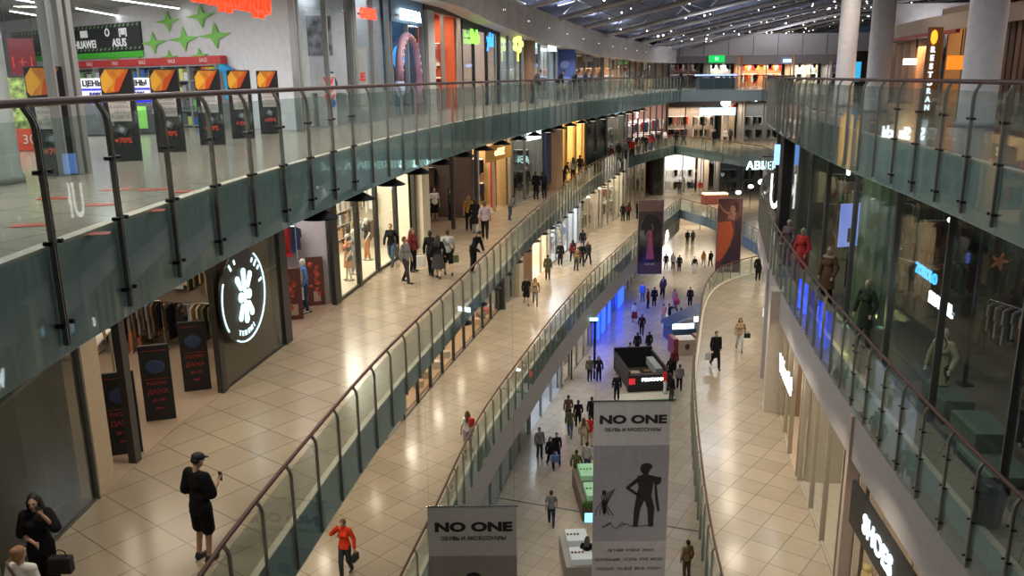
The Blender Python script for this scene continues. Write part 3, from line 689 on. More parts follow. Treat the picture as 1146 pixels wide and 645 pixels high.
# ------------------------------------------------------------------ shops
def nrm(c, y, side):
    a, b = P(c, y-.6), P(c, y+.6); d = (b-a).normalized(); return Vector((-d.y, d.x, 0))*side   # side +1: into the left shops
def line_pts(c, y0, y1, step=1.5):
    n = max(1, int(round((y1-y0)/step))); return [P(c, y0+(y1-y0)*i/n) for i in range(n+1)]
WALLN = [0]
def room(c, y0, y1, side, z, h, depth, wcol, power=120, lcol=NEUT, ceil=None, parts=(1,1), fcol=None, rough=.7):
    WALLN[0] += 1
    w = cm(wcol, rough); pts = line_pts(c, y0, y1, 3); back = [p+nrm(c, p.y, side)*depth for p in pts]
    bm = B()
    for a, b in zip(back, back[1:]):
        d = (b-a).normalized(); n = Vector((-d.y,d.x,0)); prism(bm, [a, b, b+n*.1*side, a+n*.1*side], z, z+h)
    for k, (p, q) in enumerate(((pts[0], back[0]), (pts[-1], back[-1]))):
        if parts[k]:
            d = (q-p).normalized(); n = Vector((-d.y,d.x,0)); p2 = p+d*.25
            prism(bm, [p2-n*.06, q-n*.06, q+n*.06, p2+n*.06], z, z+h)
    bmesh.ops.recalc_face_normals(bm, faces=bm.faces[:])
    o = obj('wall_shop', bm, w); o['kind'] = 'structure'
    if fcol:
        fl = B(); prism(fl, [*pts, *reversed(back)], z+.002, z+.012); bmesh.ops.recalc_face_normals(fl, faces=fl.faces[:]); o = obj('floor_shop', fl, cm(fcol, .35)); o['kind'] = 'structure'
    if power:
        m = P(c, (y0+y1)/2); n = nrm(c, m.y, side); L_ = (pts[-1]-pts[0]).length
        q = m+n*min(depth*.45, 2.8); d = (pts[-1]-pts[0])
        area((q.x, q.y, z+h-.25), min(3., depth*.6), power, lcol, (0,0,math.atan2(d.y,d.x)-PI/2), sy=max(1., L_*.75))
    return pts, back
def front(c, y0, y1, side, z, h, label, g=None, fm=None, step=1.5, gaps=(), header=.5, hcol=None, kick=.12, mw=.07, off=0.):
    a0 = P(c, y0); root = empty('storefront', (a0.x,a0.y,z), 0, label, 'shop front')
    g = g or G_SHOP; fm = fm or M_MULL; pts = line_pts(c, y0, y1, step)
    L0 = Vector((a0.x,a0.y,0)); top = h-header
    for i, p in enumerate(pts):
        q = p-L0; b = B(); n = nrm(c, p.y, side); ang = math.atan2(n.y, n.x)
        box(b, (-.03,-mw/2,0), (.12,mw/2,top), Matrix.Translation(q) @ Matrix.Rotation(ang,4,'Z')); obj('mullion', b, fm, root)
        if i+1 < len(pts):
            r = pts[i+1]-L0; d = (r-q).normalized(); nn = Vector((-d.y,d.x,0))*side; mid = (p.y+pts[i+1].y)/2
            if any(u0 <= mid <= u1 for u0, u1 in gaps): continue
            b = B(); prism(b, [q+d*.035+nn*.03, r-d*.035+nn*.03, r-d*.035+nn*.042, q+d*.035+nn*.042], kick, top); bmesh.ops.recalc_face_normals(b, faces=b.faces[:]); obj('glass_pane', b, g, root)
            if kick:
                b = B(); prism(b, [q+nn*.0, r+nn*.0, r+nn*.09, q+nn*.09], 0, kick); bmesh.ops.recalc_face_normals(b, faces=b.faces[:]); obj('threshold', b, fm, root)
    if header:
        b = B()
        for p, r in zip(pts, pts[1:]):
            q, r = p-L0, r-L0; d = (r-q).normalized(); nn = Vector((-d.y,d.x,0))*side
            prism(b, [q-nn*.05, r-nn*.05, r+nn*.12, q+nn*.12], top, h)
        bmesh.ops.recalc_face_normals(b, faces=b.faces[:]); obj('header', b, hcol or fm, root)
    return root
def sign(txt, c, y, side, z, size, col, label, glow=3., board=None, sx=1., off=.25, bold=.02, xdir=None, w=None, name='shop_sign'):
    p = P(c, y); n = nrm(c, y, side); o = p-n*off; d = (P(c,y+.6)-P(c,y-.6)).normalized()
    x = d if side > 0 else -d
    if xdir: x = Vector(xdir).normalized()
    root = empty(name, (o.x,o.y,z), 0, label, 'sign')
    fm_ = face_frame((0,0,0), x)
    if board:
        ww = w or len(txt)*size*.75*sx
        b = B(); cbox(b, (0,0,-.05), (ww, size*1.7, .08), fm_); obj('board', b, cm(board,.5), root)
    lettering(txt, size, fm_, em(col, glow), root, .02, bold, sx)
    if glow > 1 and not board:
        b = B(); cbox(b, (0,-size*.05,-.06), (len(txt)*size*.6*sx, .05, .03), fm_); obj('rail', b, M_DARK, root)
    return root
def pillar(c, y, side, z, h, w, d, col, label, off=0., name='pillar'):
    p = P(c, y); n = nrm(c, y, side); q = p-n*off
    b = B(); box(b, (-d/2,-w/2,0), (d/2,w/2,h)); bevel(b, .012)
    box(b, (-d/2-.015,-w/2-.015,0), (d/2+.015,w/2+.015,.1))
    o = obj(name, b, cm(col,.5)); o.location = (q.x,q.y,z); o.rotation_euler.z = math.atan2(n.y,n.x); return tag(o, label, 'pillar')
# ---- goods
def garment_bm(w, h, t=.05, seed=0):
    b = B(); rnd = random.Random(seed)
    pts = [(-.06,0),(-w*.5,-.07),(-w*.52,-h*.45),(-w*.40,-h*.45),(-w*.42,-h),(w*.42,-h),(w*.40,-h*.45),(w*.52,-h*.45),(w*.5,-.07),(.06,0)]
    prism(b, [(p[0], p[1]) for p in pts], -t/2, t/2, Matrix.Rotation(PI/2,4,'X')); bmesh.ops.recalc_face_normals(b, faces=b.faces[:]); return b
GARM = {}
def rack(loc, rz, L, cols, label, group=None, h=1.5, step=.13):
    r = empty('clothes_rack', loc, rz, label, 'clothes rack', group); b = B()
    tube(b, [(0,-L/2,.05),(0,-L/2,h),(0,L/2,h),(0,L/2,.05)], .016, 8)
    for s in (-1,1): tube(b, [(-.25,s*L/2,.03),(.25,s*L/2,.03)], .018, 8)
    obj('frame', b, M_CHROME, r)
    n = int(L/step)
    for i in range(n):
        k = i % 3
        if k not in GARM: GARM[k] = mesh_of(garment_bm(.44+.03*k, .75+.12*k), 'garment')
        put('garment', GARM[k], cm(cols[(i*7//5) % len(cols)], .85), r).location = (0, -L/2+step*(i+.5), h-.04)
        g = r.children[-1] if False else None
    return r
def wall_rack(loc, rz, L, cols, label, seed=0):
    r = empty('clothes_rack', loc, rz, label, 'clothes rack'); b = B()
    for s in (-1,1): tube(b, [(0,s*L/2,0),(0,s*L/2,2.75)], .02, 6)
    for hh in (1.3,2.7): tube(b, [(0,-L/2,hh),(0,L/2,hh)], .016, 6)
    obj('frame', b, M_CHROME, r); n = int(L/.17)
    for t, hh in enumerate((1.3,2.7)):
        for i in range(n):
            k = (i*5+seed+t) % 3
            if k not in GARM: GARM[k] = mesh_of(garment_bm(.44+.03*k, .75+.12*k), 'garment')
            o = put('garment', GARM[k], cm(cols[((i//2)*7+seed*3+t*2) % len(cols)], .85), r); o.location = (0, -L/2+L*(i+.5)/n, hh-.04)
            if (i//3+seed) % 3 == 0: o.rotation_euler.z = PI/2; o.location.x = -.12
    return r
ORD = ('first','second','third','fourth','fifth','sixth','seventh','eighth','ninth','tenth')
def stock(c, y0, y1, side, z, depth, pals, where):
    n = max(1, int((y1-y0)/2.5)); st = (y1-y0)/n
    for i in range(n):
        y = y0+st*(i+.5); wall_rack(toward(c,y,side,depth,z), yaw(c,y,side), st*.86, pals[i % len(pals)], '%s clothes rack along the wall, %s' % (ORD[i], where), i)
def cross(c, ys, side, z, into, L, pals, where):
    for i, y in enumerate(ys): wall_rack(toward(c,y,side,into,z), yaw(c,y,side)+PI/2, L, pals[i % len(pals)], '%s clothes rack standing crosswise, %s' % (ORD[i], where), i+1)
def shelf(loc, rz, W, H, n, col, label, goods=None, depth=.4, group=None, glabel=None):
    r = empty('shelf_unit', loc, rz, label, 'shelves', group); c_ = cm(col,.6)
    for s in (-1,1):
        b = B(); cbox(b, (0, s*W/2, H/2), (depth,.03,H)); obj('side_panel', b, c_, r)
    b = B(); cbox(b, (depth/2-.01,0,H/2), (.02,W,H)); obj('back_panel', b, c_, r)
    for i in range(n+1):
        b = B(); cbox(b, (0,0,.05+(H-.08)*i/n), (depth,W,.025)); obj('shelf', b, c_, r)
    if goods:
        rnd = random.Random(int(loc[0]*100)); R = Matrix.Translation(loc) @ Matrix.Rotation(rz,4,'Z')
        for i in range(n):
            z0 = .065+(H-.08)*i/n; hh = (H-.08)/n-.06; y = -W/2+.05
            while y < W/2-.16:
                w = rnd.uniform(.12,.26); b = B(); x0 = -depth/2+.03
                box(b, (-.0,0,0), (depth*.6, w, hh*rnd.uniform(.6,.95))); bevel(b, .006, 1)
                o = obj('product_box', b, cm(rnd.choice(goods),.5)); o.matrix_world = R @ Matrix.Translation((x0, y, z0))
                tag(o, glabel, 'box', glabel.replace('boxed product','boxed products'))
                y += w+.03
    return r
def table(loc, rz, w, d, h, col, label, top=None):
    r = empty('display_table', loc, rz, label, 'table')
    b = B(); cbox(b, (0,0,h-.02), (d,w,.04)); obj('tabletop', bevel(b,.008), cm(top or col,.4), r)
    for x in (-1,1):
        for y in (-1,1):
            b = B(); cbox(b, (x*(d/2-.05), y*(w/2-.05), (h-.04)/2), (.05,.05,h-.04)); obj('leg', b, cm(col,.5), r)
    return r
def toward(c, y, side, into, z=0.):
    p = P(c, y)+nrm(c, y, side)*into; p.z = z; return p
def yaw(c, y, side):
    n = nrm(c, y, side); return math.atan2(n.y, n.x)    # local +x points into the shop
def mannequin(loc, deg, top, bot, label, skin=None, female=True, h=1.78, hair=None, pose='mannequin', group=None):
    r = figure(loc, math.radians(deg), pose, top, bot, hair, female, h, label, False, skin or M_MANN, 'mannequin', 'mannequin', None, group)
    b = B(); lathe(b, [(.20,0),(.20,.012),(.03,.02),(.02,.04)], 20); s = obj('stand', b, M_CHROME, r); return r

# ================= top gallery, left: the electronics shop
H4S = 3.9
p0 = at(16, 205, 18)
b = B(); lathe(b, [(.36,0),(.36,.1),(.33,.12),(.33,4.6)], 32); o = obj('round_column', b, cm((.27,.28,.26),.5), None, True); o.location = (p0.x-.25,p0.y,18); tag(o, 'grey round column at the near corner of the electronics shop', 'column')
front(S4L, 3.6, 12.0, 1, 18, 4.6, 'tall glass front of the electronics shop before the double mullion', header=.0, kick=.0, step=8.4, mw=.04)
for y, w, l in ((12.3,.34,'wide grey double mullion post between column and gate covers'),(22.,.34,'grey double mullion post right of the gate covers'),(25.6,.2,'slim grey post beside the red shop sign')):
    p = P(S4L, y); r = empty('facade_post', (p.x,p.y,18), yaw(S4L,y,1), l, 'post')
    for s in (-1,1):
        b = B(); cbox(b, (0,s*w*.28,2.3), (.16,w*.36,4.6)); obj('profile', bevel(b,.015), M_MULL, r)
    b = B(); cbox(b, (.02,0,2.3), (.08,w*.3,4.6)); obj('joint', b, cm((.12,.12,.12),.5), r)
# shop interior: oblique white end wall, ceiling with line lights
wa, wb = Vector((-19.5,33,0)), Vector((-5.5,22.3,0)); wd = (wb-wa).normalized(); wn = Vector((wd.y,-wd.x,0))
b = B(); prism(b, [wa, wb, wb-wn*.12, wa-wn*.12], 18, 22.6); bmesh.ops.recalc_face_normals(b, faces=b.faces[:]); o = obj('wall_electronics_shop', b, cm((.74,.74,.75),.6)); o['kind'] = 'structure'
b = B(); prism(b, [(-24,2),(-6.9,2),(-6.4,12),(-5.4,22.3),(-19.5,33),(-24,33)], 20.75, 20.8); bmesh.ops.recalc_face_normals(b, faces=b.faces[:])
b.free()
b = B(); prism(b, [(-24,2),(-7.3,2),(-6.9,12),(-6.3,22.3),(-19.5,33),(-24,33)], 21.5, 21.55); bmesh.ops.recalc_face_normals(b, faces=b.faces[:]); o = obj('ceiling_electronics_shop', b, cm((.30,.31,.31),.7)); o['kind'] = 'structure'
b = B(); prism(b, [(-24,2),(-23.9,2),(-23.9,33),(-24,33)], 18, 21.5); bmesh.ops.recalc_face_normals(b, faces=b.faces[:]); o = obj('wall_electronics_back', b, cm((.45,.46,.46),.6)); o['kind'] = 'structure'
def line_lamp(a, b_, label):
    a, b_ = Vector(a), Vector(b_); d = b_-a; L_ = d.length; ang = math.atan2(d.y, d.x); c_ = (a+b_)/2
    r = empty('line_lamp', c_, ang, label, 'ceiling lamp', None)
    b = B(); cbox(b, (0,0,.05), (L_,.09,.06)); obj('housing', b, M_WHITE, r)
    b = B(); cbox(b, (0,0,.01), (L_-.02,.07,.02)); obj('tube', b, em((.95,.97,1), 9), r)
ZL = 21.3
def on_z(u, v, z): return at(u, v, z)
for i, (u0,v0,u1,v1,l) in enumerate(((12,13,62,21,'lowest line lamp left of the double mullion'),(-10,-6,62,8,'upper line lamp left of the double mullion'),(86,10,142,20,'short line lamp just right of the double mullion'),
        (96,25,226,11,'long line lamp running above the white bolt wall'),(100,-4,200,10,'line lamp above the dark brand banner'))):
    line_lamp(on_z(u0,v0,ZL), on_z(u1,v1,ZL), l)
for x, y in ((-10,9),(-10,14),(-9.5,19),(-15,10),(-15,16),(-14.5,22),(-19,20)): area((x,y,21.35), 1.2, 270, (.93,.97,1))
def wallp(u, v):
    """point of the oblique white wall seen at u,v"""
    d = ray(u, v); n = wn; t = (wa-Vector((0,0,0))).dot(n)/V((d.x,d.y,0)).dot(n); q = Vector((d.x*t, d.y*t, EYE+d.z*t)); return q+wn*.03
def wframe(p): return face_frame(p, wd)
# dark banner with brand words
pl, pr = wallp(15, 46), wallp(160, 46); wdt = (pr-pl).length; pc = (pl+pr)/2; zt, zb = wallp(90,30).z, wallp(90,60).z
r = empty('brand_banner', (pc.x,pc.y,(zt+zb)/2), 0, 'dark grey banner with white brand words over a green stripe', 'banner')
F = face_frame((0,0,0), wd); F2 = F
b = B(); cbox(b, (0,0,0), (wdt, zt-zb, .05), F); obj('panel', b, cm((.035,.04,.045),.6), r)
b = B(); cbox(b, (0,-(zt-zb)/2-.10,.01), (wdt,.18,.05), F); obj('green_stripe', b, cm((.10,.62,.06),.5), r)
for tx, x, y, s in (('hons',-1.7,.22,.42),('SONY',-1.9,-.28,.42),('IIIIII',1.4,.26,.30),('O',3.6,.26,.34),('[IIII]',5.0,.26,.26),('HUAWEI',1.4,-.28,.34),('ASUS',4.6,-.28,.34)):
    lettering(tx, s, F @ Matrix.Translation((x*wdt/13, y*(zt-zb)/1.4, .03)), em((.8,.8,.8), .35), r, .006, .008, 1.1)
b = B()
for k in range(34):
    for yy in (.42,-.40):
        q = F @ Matrix.Translation((-wdt/2+wdt*(k+.5)/34, yy*(zt-zb), .03)) @ Matrix.Rotation(.5,4,'Z'); cbox(b, (0,0,0), (.13,.05,.01), q)
o = obj('dash_pattern', b, cm((.25,.42,.20),.6), r)
# lightning bolts
def bolt(p, s, label):
    pts = [(-1,.0),(-.15,.15),(.05,.85),(.25,.18),(1.,.12),(.25,-.22),(.10,-.85),(-.2,-.18)]
    b = B(); prism(b, [(x*s*1.35,y*s*.70) for x, y in pts], 0, .015, face_frame((0,0,0), wd)); bmesh.ops.recalc_face_normals(b, faces=b.faces[:])
    o = obj('bolt_decal', b, cm((.25,.62,.12),.6)); o.location = p; tag(o, label, 'wall decal')
for u, v, s, l in ((172,48,.55,'green lightning bolt on the white wall nearest the dark banner'),(206,44,.58,'middle green lightning bolt on the white wall'),(241,40,.60,'green lightning bolt farthest right in the middle row'),
                   (188,24,.5,'dim green bolt high on the wall above the middle row'),(225,18,.55,'dim green bolt just under the red letters'),(128,66,.3,'small green bolt under the dark banner end'),(157,68,.35,'small green bolt low on the white wall'),(190,64,.35,'small green bolt above the middle of the red shelf band'),(224,62,.35,'small green bolt above the right part of the red shelf band')):
    bolt(wallp(u,v), s, l)
# red shelf band with wall of goods below
pl, pr = wallp(96, 78), wallp(255, 66)
r = empty('shelf_header', ((pl.x+pr.x)/2,(pl.y+pr.y)/2,19.86), 0, 'long red band with pale words above the wall of goods', 'sign')
Lr = (pr-pl).length
b = B(); cbox(b, (0,0,.12), (Lr,.22,.2), F); obj('band', b, cm((.62,.06,.06),.5), r)
for k in range(5): lettering('SALE', .15, F @ Matrix.Translation((Lr*(-.4+.2*k),0,.225)), cm((.8,.6,.6),.5), r, .004, .004, 1.2)
WG = [(.5,.5,.5),(.1,.1,.1),(.15,.4,.1),(.05,.15,.5),(.6,.6,.62),(.55,.3,.1),(.3,.3,.32),(.65,.65,.2)]
for k in range(6):
    q = pl.lerp(pr, (k+.5)/6); 
    shelf((q.x+wn.x*.22, q.y+wn.y*.22, 18), math.atan2(-wn.y,-wn.x), Lr/6-.06, 1.75, 4, (.35,.36,.36), 'wall shelf bay %s' % ('next to the double mullion','with dark boxes second from the mullion','third from the mullion under the red band','fourth from the mullion behind a gate cover','under the right part of the red band','closest to the rainbow sign')[k], WG, .36, None, 'small boxed product on the electronics wall shelves')
# rainbow sign
p = wallp(250, 78); r = empty('rainbow_sign', p, 0, 'small rainbow coloured sign at the right end of the red band', 'sign')
for k, c_ in enumerate(((.8,.1,.02),(.8,.35,.02),(.7,.6,.02),(.15,.6,.1),(.02,.45,.7),(.02,.3,.7))):
    b = B(); ell(b, F @ V((-.5+.2*k, (.02,.05,.02,-.02,.03,0)[k], .2)), (.14,.06,.12)); obj('dot', b, cm(c_,.5), r, True)
b = B(); cbox(b, (.42,-.35,.2), (.14,.9,.05), F); obj('tail', b, cm((.02,.35,.65),.5), r)
# gate covers
def gate_cover(loc, label):
    r = empty('gate_cover', loc, math.radians(14), label, 'advertising gate')
    W, Hh = .50, 1.52; F_ = face_frame((0,-.07,0), (1,0))
    b = B(); cbox(b, (0,0,Hh/2), (W,.12,Hh)); obj('body', bevel(b,.012), M_BLACK, r)
    b = B(); pts = [(-.23,1.18),(-.23,1.38),(-.15,1.50),(.21,1.50),(.02,1.14),(-.19,1.12)]
    prism(b, pts, 0, .004, F_); bmesh.ops.recalc_face_normals(b, faces=b.faces[:]); obj('orange_picture', b, mat('orange_picture', (.78,.20,.02), .5, noise=.75, nscale=3.), r)
    b = B(); prism(b, [(-.23,1.18),(-.23,1.38),(-.15,1.50),(-.04,1.30),(-.19,1.12)], .004, .007, F_); bmesh.ops.recalc_face_normals(b, faces=b.faces[:]); obj('yellow_facet', b, cm((.85,.42,.04),.5), r)
    b = B(); prism(b, [(.21,1.50),(.02,1.14),(-.06,1.13),(-.0,1.34)], .004, .007, F_); bmesh.ops.recalc_face_normals(b, faces=b.faces[:]); obj('red_facet', b, cm((.62,.08,.01),.5), r)
    b = B(); prism(b, [(-.15,.66),(-.17,1.02),(.17,1.04),(.17,.66)], 0, .004, F_); bmesh.ops.recalc_face_normals(b, faces=b.faces[:]); obj('text_panel', b, cm((.5,.47,.44),.6), r)
    for k in range(4): lettering(('НОВАЯ','КАМЕРА','ЛЕТО','В ЦВЕТЕ')[k], .07, F_ @ Matrix.Translation((0,.97-.08*k,.005)), cm((.15,.12,.12),.6), r, .001)
    b = B(); cbox(b, (0,.52,.01), (.16,.12,.03), F_ @ Matrix.Rotation(0,4,'Z')); 
    bmesh.ops.rotate(b, verts=b.verts, cent=F_ @ V((0,.52,0)), matrix=Matrix.Rotation(.5,3,'Y')); obj('camera_picture', b, cm((.10,.11,.12),.3), r)
    b = B(); ell(b, F_ @ V((.0,.52,.025)), (.045,.01,.045)); obj('lens_picture', b, cm((.3,.33,.36),.2), r, True)
    lettering('+70%', .12, F_ @ Matrix.Translation((.0,.34,.005)), cm((.6,.06,.03)), r, .002, .006)
for (u, v), l in zip(((66,196),(142,180),(193,170),(239,162),(273,155),(304,150)), ('gate cover with orange picture partly behind the double mullion','orange topped black gate cover just right of the double mullion','orange topped black gate cover, second from the double mullion',
        'orange topped black gate cover in the middle of the row','orange topped black gate cover, last but one before the grey post','orange topped black gate cover closest to the right grey post')):
    gate_cover(at(u,v,18), l)
# goods near the left: green picture display, red promo box, sale posters, sofa bin
p = at(43, 168, 18); r = empty('promo_display', p, .3, 'display with leafy green picture and red base behind the column', 'display')
b = B(); cbox(b, (0,0,.75), (1.1,.2,1.3)); obj('picture', b, mat('leafy_picture', (.22,.30,.08), .6, noise=.9, nscale=9.), r)
b = B(); cbox(b, (0,-.03,.22), (1.3,.35,.42)); obj('base', b, cm((.62,.05,.02),.5), r)
lettering('30%', .25, face_frame((0,-.22,.22), (1,0)), cm((.75,.6,.5),.5), r, .004)
p = at(38, 150, 18); r = empty('hanging_board', (p.x,p.y,18), .2, 'dark red hanging board beside the round grey column', 'board')
b = B(); cbox(b, (0,0,1.95), (.6,.05,.9)); obj('board', b, cm((.20,.01,.02),.5), r)
b = B(); 
for s in (-.3,.3): tube(b, [(s,0,2.37),(s,0,3.5)], .006, 5)
obj('cord', b, M_DARK, r); lettering('1+1', .4, face_frame((0,-.04,1.8),(1,0)), cm((.6,.05,.05),.5), r, .004)
for u, v, l in ((112,152,'white sale board with navy discs over a dark grey bin'),(160,150,'white sale board over a green box, between two gate covers')):
    p = at(u, v, 18); r = empty('sale_board', p, .1, l, 'sale board')
    b = B(); cbox(b, (0,0,1.08), (.62,.06,.62)); obj('board', b, cm((.66,.66,.70),.5), r)
    b = B(); cbox(b, (0,-.035,.82), (.62,.01,.08)); cbox(b, (0,-.035,1.12), (.62,.01,.05)); obj('blue_stripe', b, cm((.01,.01,.50),.5), r)
    lettering('ЦЕНЫ', .17, face_frame((0,-.04,1.26),(1,0)), M_BLACK, r, .003, .01); lettering('-50%', .17, face_frame((0,-.04,.98),(1,0)), cm((.02,.02,.15),.5), r, .003, .01)
    b = B(); cbox(b, (0,.1,.38), (.85,.5,.72)); obj('bin', bevel(b,.03), cm((.07,.075,.08) if u < 130 else (.05,.05,.05),.6), r)
    if u > 130: b = B(); cbox(b, (-.05,-.16,.42), (.5,.02,.55)); obj('green_front', b, cm((.22,.55,.10),.6), r)
# red letters above
pA, pB = at_y(188, -4, P(S4L,16.4).y), at_y(287, 12, 20.9)
r = empty('shop_sign', (P(S4L,18.7).x-.1,18.7,20.97), 0, 'large glowing red letters hanging at the electronics shop front', 'sign')
lettering('ЭЛЬДОРАДО', .62, face_frame((0,0,0), (P(S4L,20.7)-P(S4L,16.7))), em((1,.045,.01), 1.5), r, .06, .012, .98)
for u0, v0, u1, v1 in ((10,236,40,246),): pass
for u, v, l in ((35,252,'red floor sticker closest to the rail under the column'),(115,229,'red floor sticker in front of the gate covers'),(100,262,'small red floor sticker at the gallery edge near a post'),(165,236,'small red floor sticker beyond the third post'),(170,212,'faint red floor sticker before the gate covers'),(213,214,'red floor sticker farther along the gallery'),(60,222,'faint red floor sticker near the double mullion'),(130,212,'long faint red sticker at the shop threshold')):
    p = at(u, v, 18.004); b = B(); cbox(b, (0,0,0), (.34,.16,.004)); o = obj('floor_sticker', b, cm((.50,.06,.03),.5)); o.location = p; o.rotation_euler.z = .25; tag(o, l, 'sticker')
# ---- next shops of the top gallery
room(S4L, 22.9, 25.5, 1, 18, 4.6, 1.0, (.62,.63,.63), 150, COOL, parts=(0,1))
front(S4L, 22.2, 25.5, 1, 18, 4.6, 'glass front of the white shop with black and white art panel', header=0, kick=.05, step=1.6)
sh = toward(S4L, 24.1, 1, .5, 18)
F4 = face_frame((0,0,0), P(S4L,25)-P(S4L,23.2)); f4 = lambda c: (F4 @ V(c))
r = empty('art_poster', at_y(370, 40, 25.0)+V((-.4,0,0)), 0, 'tall white panel with a black and white photo print above the gates', 'poster')
b = B(); cbox(b, (0,0,0), (1.6,3.2,.05), face_frame((0,0,0),(1,.3))); obj('panel', b, cm((.62,.62,.66),.6), r)
b = B(); cbox(b, (0,0,.03), (.85,1.1,.01), face_frame((0,0,0),(1,.3))); obj('photo_print', b, mat('bw_print', (.22,.22,.24), .6, noise=1., nscale=4.), r)
sign('FOTO', S4L, 23.3, 1, 21.35, .38, (.10,.10,.10), 'dark letters high on the white shop beside the art panel', .0, xdir=(1,.35,0), off=-1.3)
def letter_gate(u, v, txt, label, h=1.45):
    p = at(u, v, 18); r = empty('security_gate', p, .2, label, 'advertising gate'); b = B(); cbox(b, (0,0,h/2), (.5,.1,h)); obj('body', bevel(b,.01), cm((.62,.60,.60),.5), r)
    for k, ch in enumerate(txt): lettering(ch, .26, face_frame((.08,-.06,h-.2-.23*k),(1,0)), em((.7,.04,.03),.3), r, .004, .012)
    b = B(); ell(b, (.12,-.06,h*.45), (.12,.012,.13)); obj('blue_disc', b, cm((.03,.12,.5),.5), r, True)
letter_gate(368, 142, 'WOW', 'white gate panel with red letters and a blue disc'); 
mannequin(toward(S4L,25.0,1,.6,18), -30, ('jacket',NV), ('trousers',DG), 'mannequin in navy by the edge of the art panel')
room(S4L, 25.7, 28.2, 1, 18, 4.6, 3., (.45,.46,.46), 90, COOL)
front(S4L, 25.7, 28.2, 1, 18, 4.6, 'glass front under the small red sign', header=0, kick=.05, step=1.25)
sign('OSTIN', S4L, 26.6, 1, 21.2, .40, (1,.05,.02), 'small glowing red sign beside the blue facade', 3., off=.05)
p = toward(S4L, 26.6, 1, .5, 18); r = empty('sale_poster', p, 0, 'white poster with red letters behind the glass under the red sign', 'poster')
b = B(); cbox(b, (0,0,1.3), (.8,.05,1.9), face_frame((0,0,0),(1,.2)) @ Matrix.Rotation(-PI/2,4,'X')); obj('panel', b, cm((.62,.6,.58),.5), r)
lettering('SALE', .32, face_frame((0,-.05,1.35),(1,.2)), em((.85,.03,.02),.4), r, .004, .01)
# blue facade with ring arch
room(S4L, 28.4, 31.6, 1, 18, 4.6, 1.3, (.06,.14,.24), 80, (.5,.8,1))
front(S4L, 28.4, 31.6, 1, 18, 4.6, 'blue glass facade with the pink ring arch', header=1.5, hcol=cm((.10,.19,.30),.5), kick=.05, step=1.6, g=G_SHOP)
sign('KIDZ VILA', S4L, 30.0, 1, 21.35, .46, (.9,1,1), 'white glowing letters on the blue facade', 4., off=.15, bold=.02)
c_ = toward(S4L, 30.0, 1, .05, 18); A = face_frame((0,0,0), P(S4L,30.8)-P(S4L,29.2)); b = B()
r = empty('ring_arch', c_, 0, 'tall pink arch of stacked rings on the blue facade', 'arch')
arch = [A @ V((.95*math.cos(t), 1.55+1.15*math.sin(t), .05)) for t in [PI*i/14 for i in range(15)]]
arch = [A @ V((1.0,.0,.05))]+[A @ V((1.0,.5*k,.05)) for k in range(1,4)]+arch+[A @ V((-.95,1.2,.05))]
tube(b, arch, .14, 10); obj('arch_tube', b, cm((.35,.20,.26),.5), r, True)
for i, q in enumerate(arch[1:-1]):
    b = B(); ell(b, q+A.to_3x3() @ V((0,0,.12)), (.055,.055,.055)); obj('ring', b, cm((.75,.40,.40),.4), r, True)
for z, c2, l, rr in ((20.0,(.02,.35,.9),'glowing blue screen inside the ring arch',.42),(19.0,(.55,.6,.85),'round white and blue globe inside the ring arch',.36)):
    q = toward(S4L, 30.0, 1, .35, z); b = B(); ell(b, (0,0,0), (rr*.5,rr,rr), None, 20); o = obj('globe', b, em(c2, 1.2 if z > 19.5 else .3), None, True); o.location = q; tag(o, l, 'globe'); gl_ = o
    b = B(); tube(b, [(0,0,18-z),(0,0,-.3)], .03, 8); obj('stand', b, M_DARK, gl_)
# orange red interior with brick
room(S4L, 31.8, 36.5, 1, 18, 4.0, 2.6, (.55,.10,.03), 160, WARM)
front(S4L, 31.8, 36.5, 1, 18, 4.3, 'open front of the orange red shop with pale brick pier', header=.6, hcol=cm((.05,.04,.04),.5), gaps=((31,37),), kick=0, step=2.4)
pillar(S4L, 32.2, 1, 18, 3.7, .8, .3, (.40,.38,.36), 'pale brick pier at the side of the orange red shop')
table(toward(S4L, 34.2, 1, .9, 18), yaw(S4L,34.2,1), 2.2, .6, .95, (.45,.42,.40), 'pale counter inside the orange red shop')
for y, l in ((33.2,'red mannequin nearer us before the orange red shop'),(34.6,'red mannequin farther away before the orange red shop')): mannequin(toward(S4L,y,1,.3,18), -80, ('jacket',RD), ('trousers',MR), l, cm(MR), h=1.3)
# green and blue lettered shop
room(S4L, 36.7, 42.0, 1, 18, 4.0, 3., (.45,.35,.30), 150, NEUT)
front(S4L, 36.7, 42.0, 1, 18, 4.2, 'dark framed front of the shop with green and blue letters', header=.9, hcol=cm((.02,.02,.025),.5), fm=M_DARK, gaps=((38.5,40.5),), kick=0, step=1.8)
rr_ = sign('Bab', S4L, 38.2, 1, 21.0, .80, (.18,.95,.05), 'green half of the two coloured glowing letters', 2.6, off=.15, bold=.03)
sign('yki', S4L, 40.3, 1, 20.95, .85, (.03,.25,.95), 'blue half of the two coloured glowing letters', 2.6, off=.15, bold=.03)
for y, l in ((38.,'white shelf unit of the green lettered shop'),(40.6,'shelf unit with yellow and red goods in the green lettered shop')):
    shelf(toward(S4L,y,1,2.3,18), yaw(S4L,y,1), 1.9, 2.2, 4, (.6,.6,.58), l, [(.7,.6,.1),(.6,.1,.05),(.6,.6,.6),(.1,.4,.1)], .4, None, 'small packet on a shelf of the '+('white unit' if y < 39 else 'yellow and red unit')+' in the lettered shop')
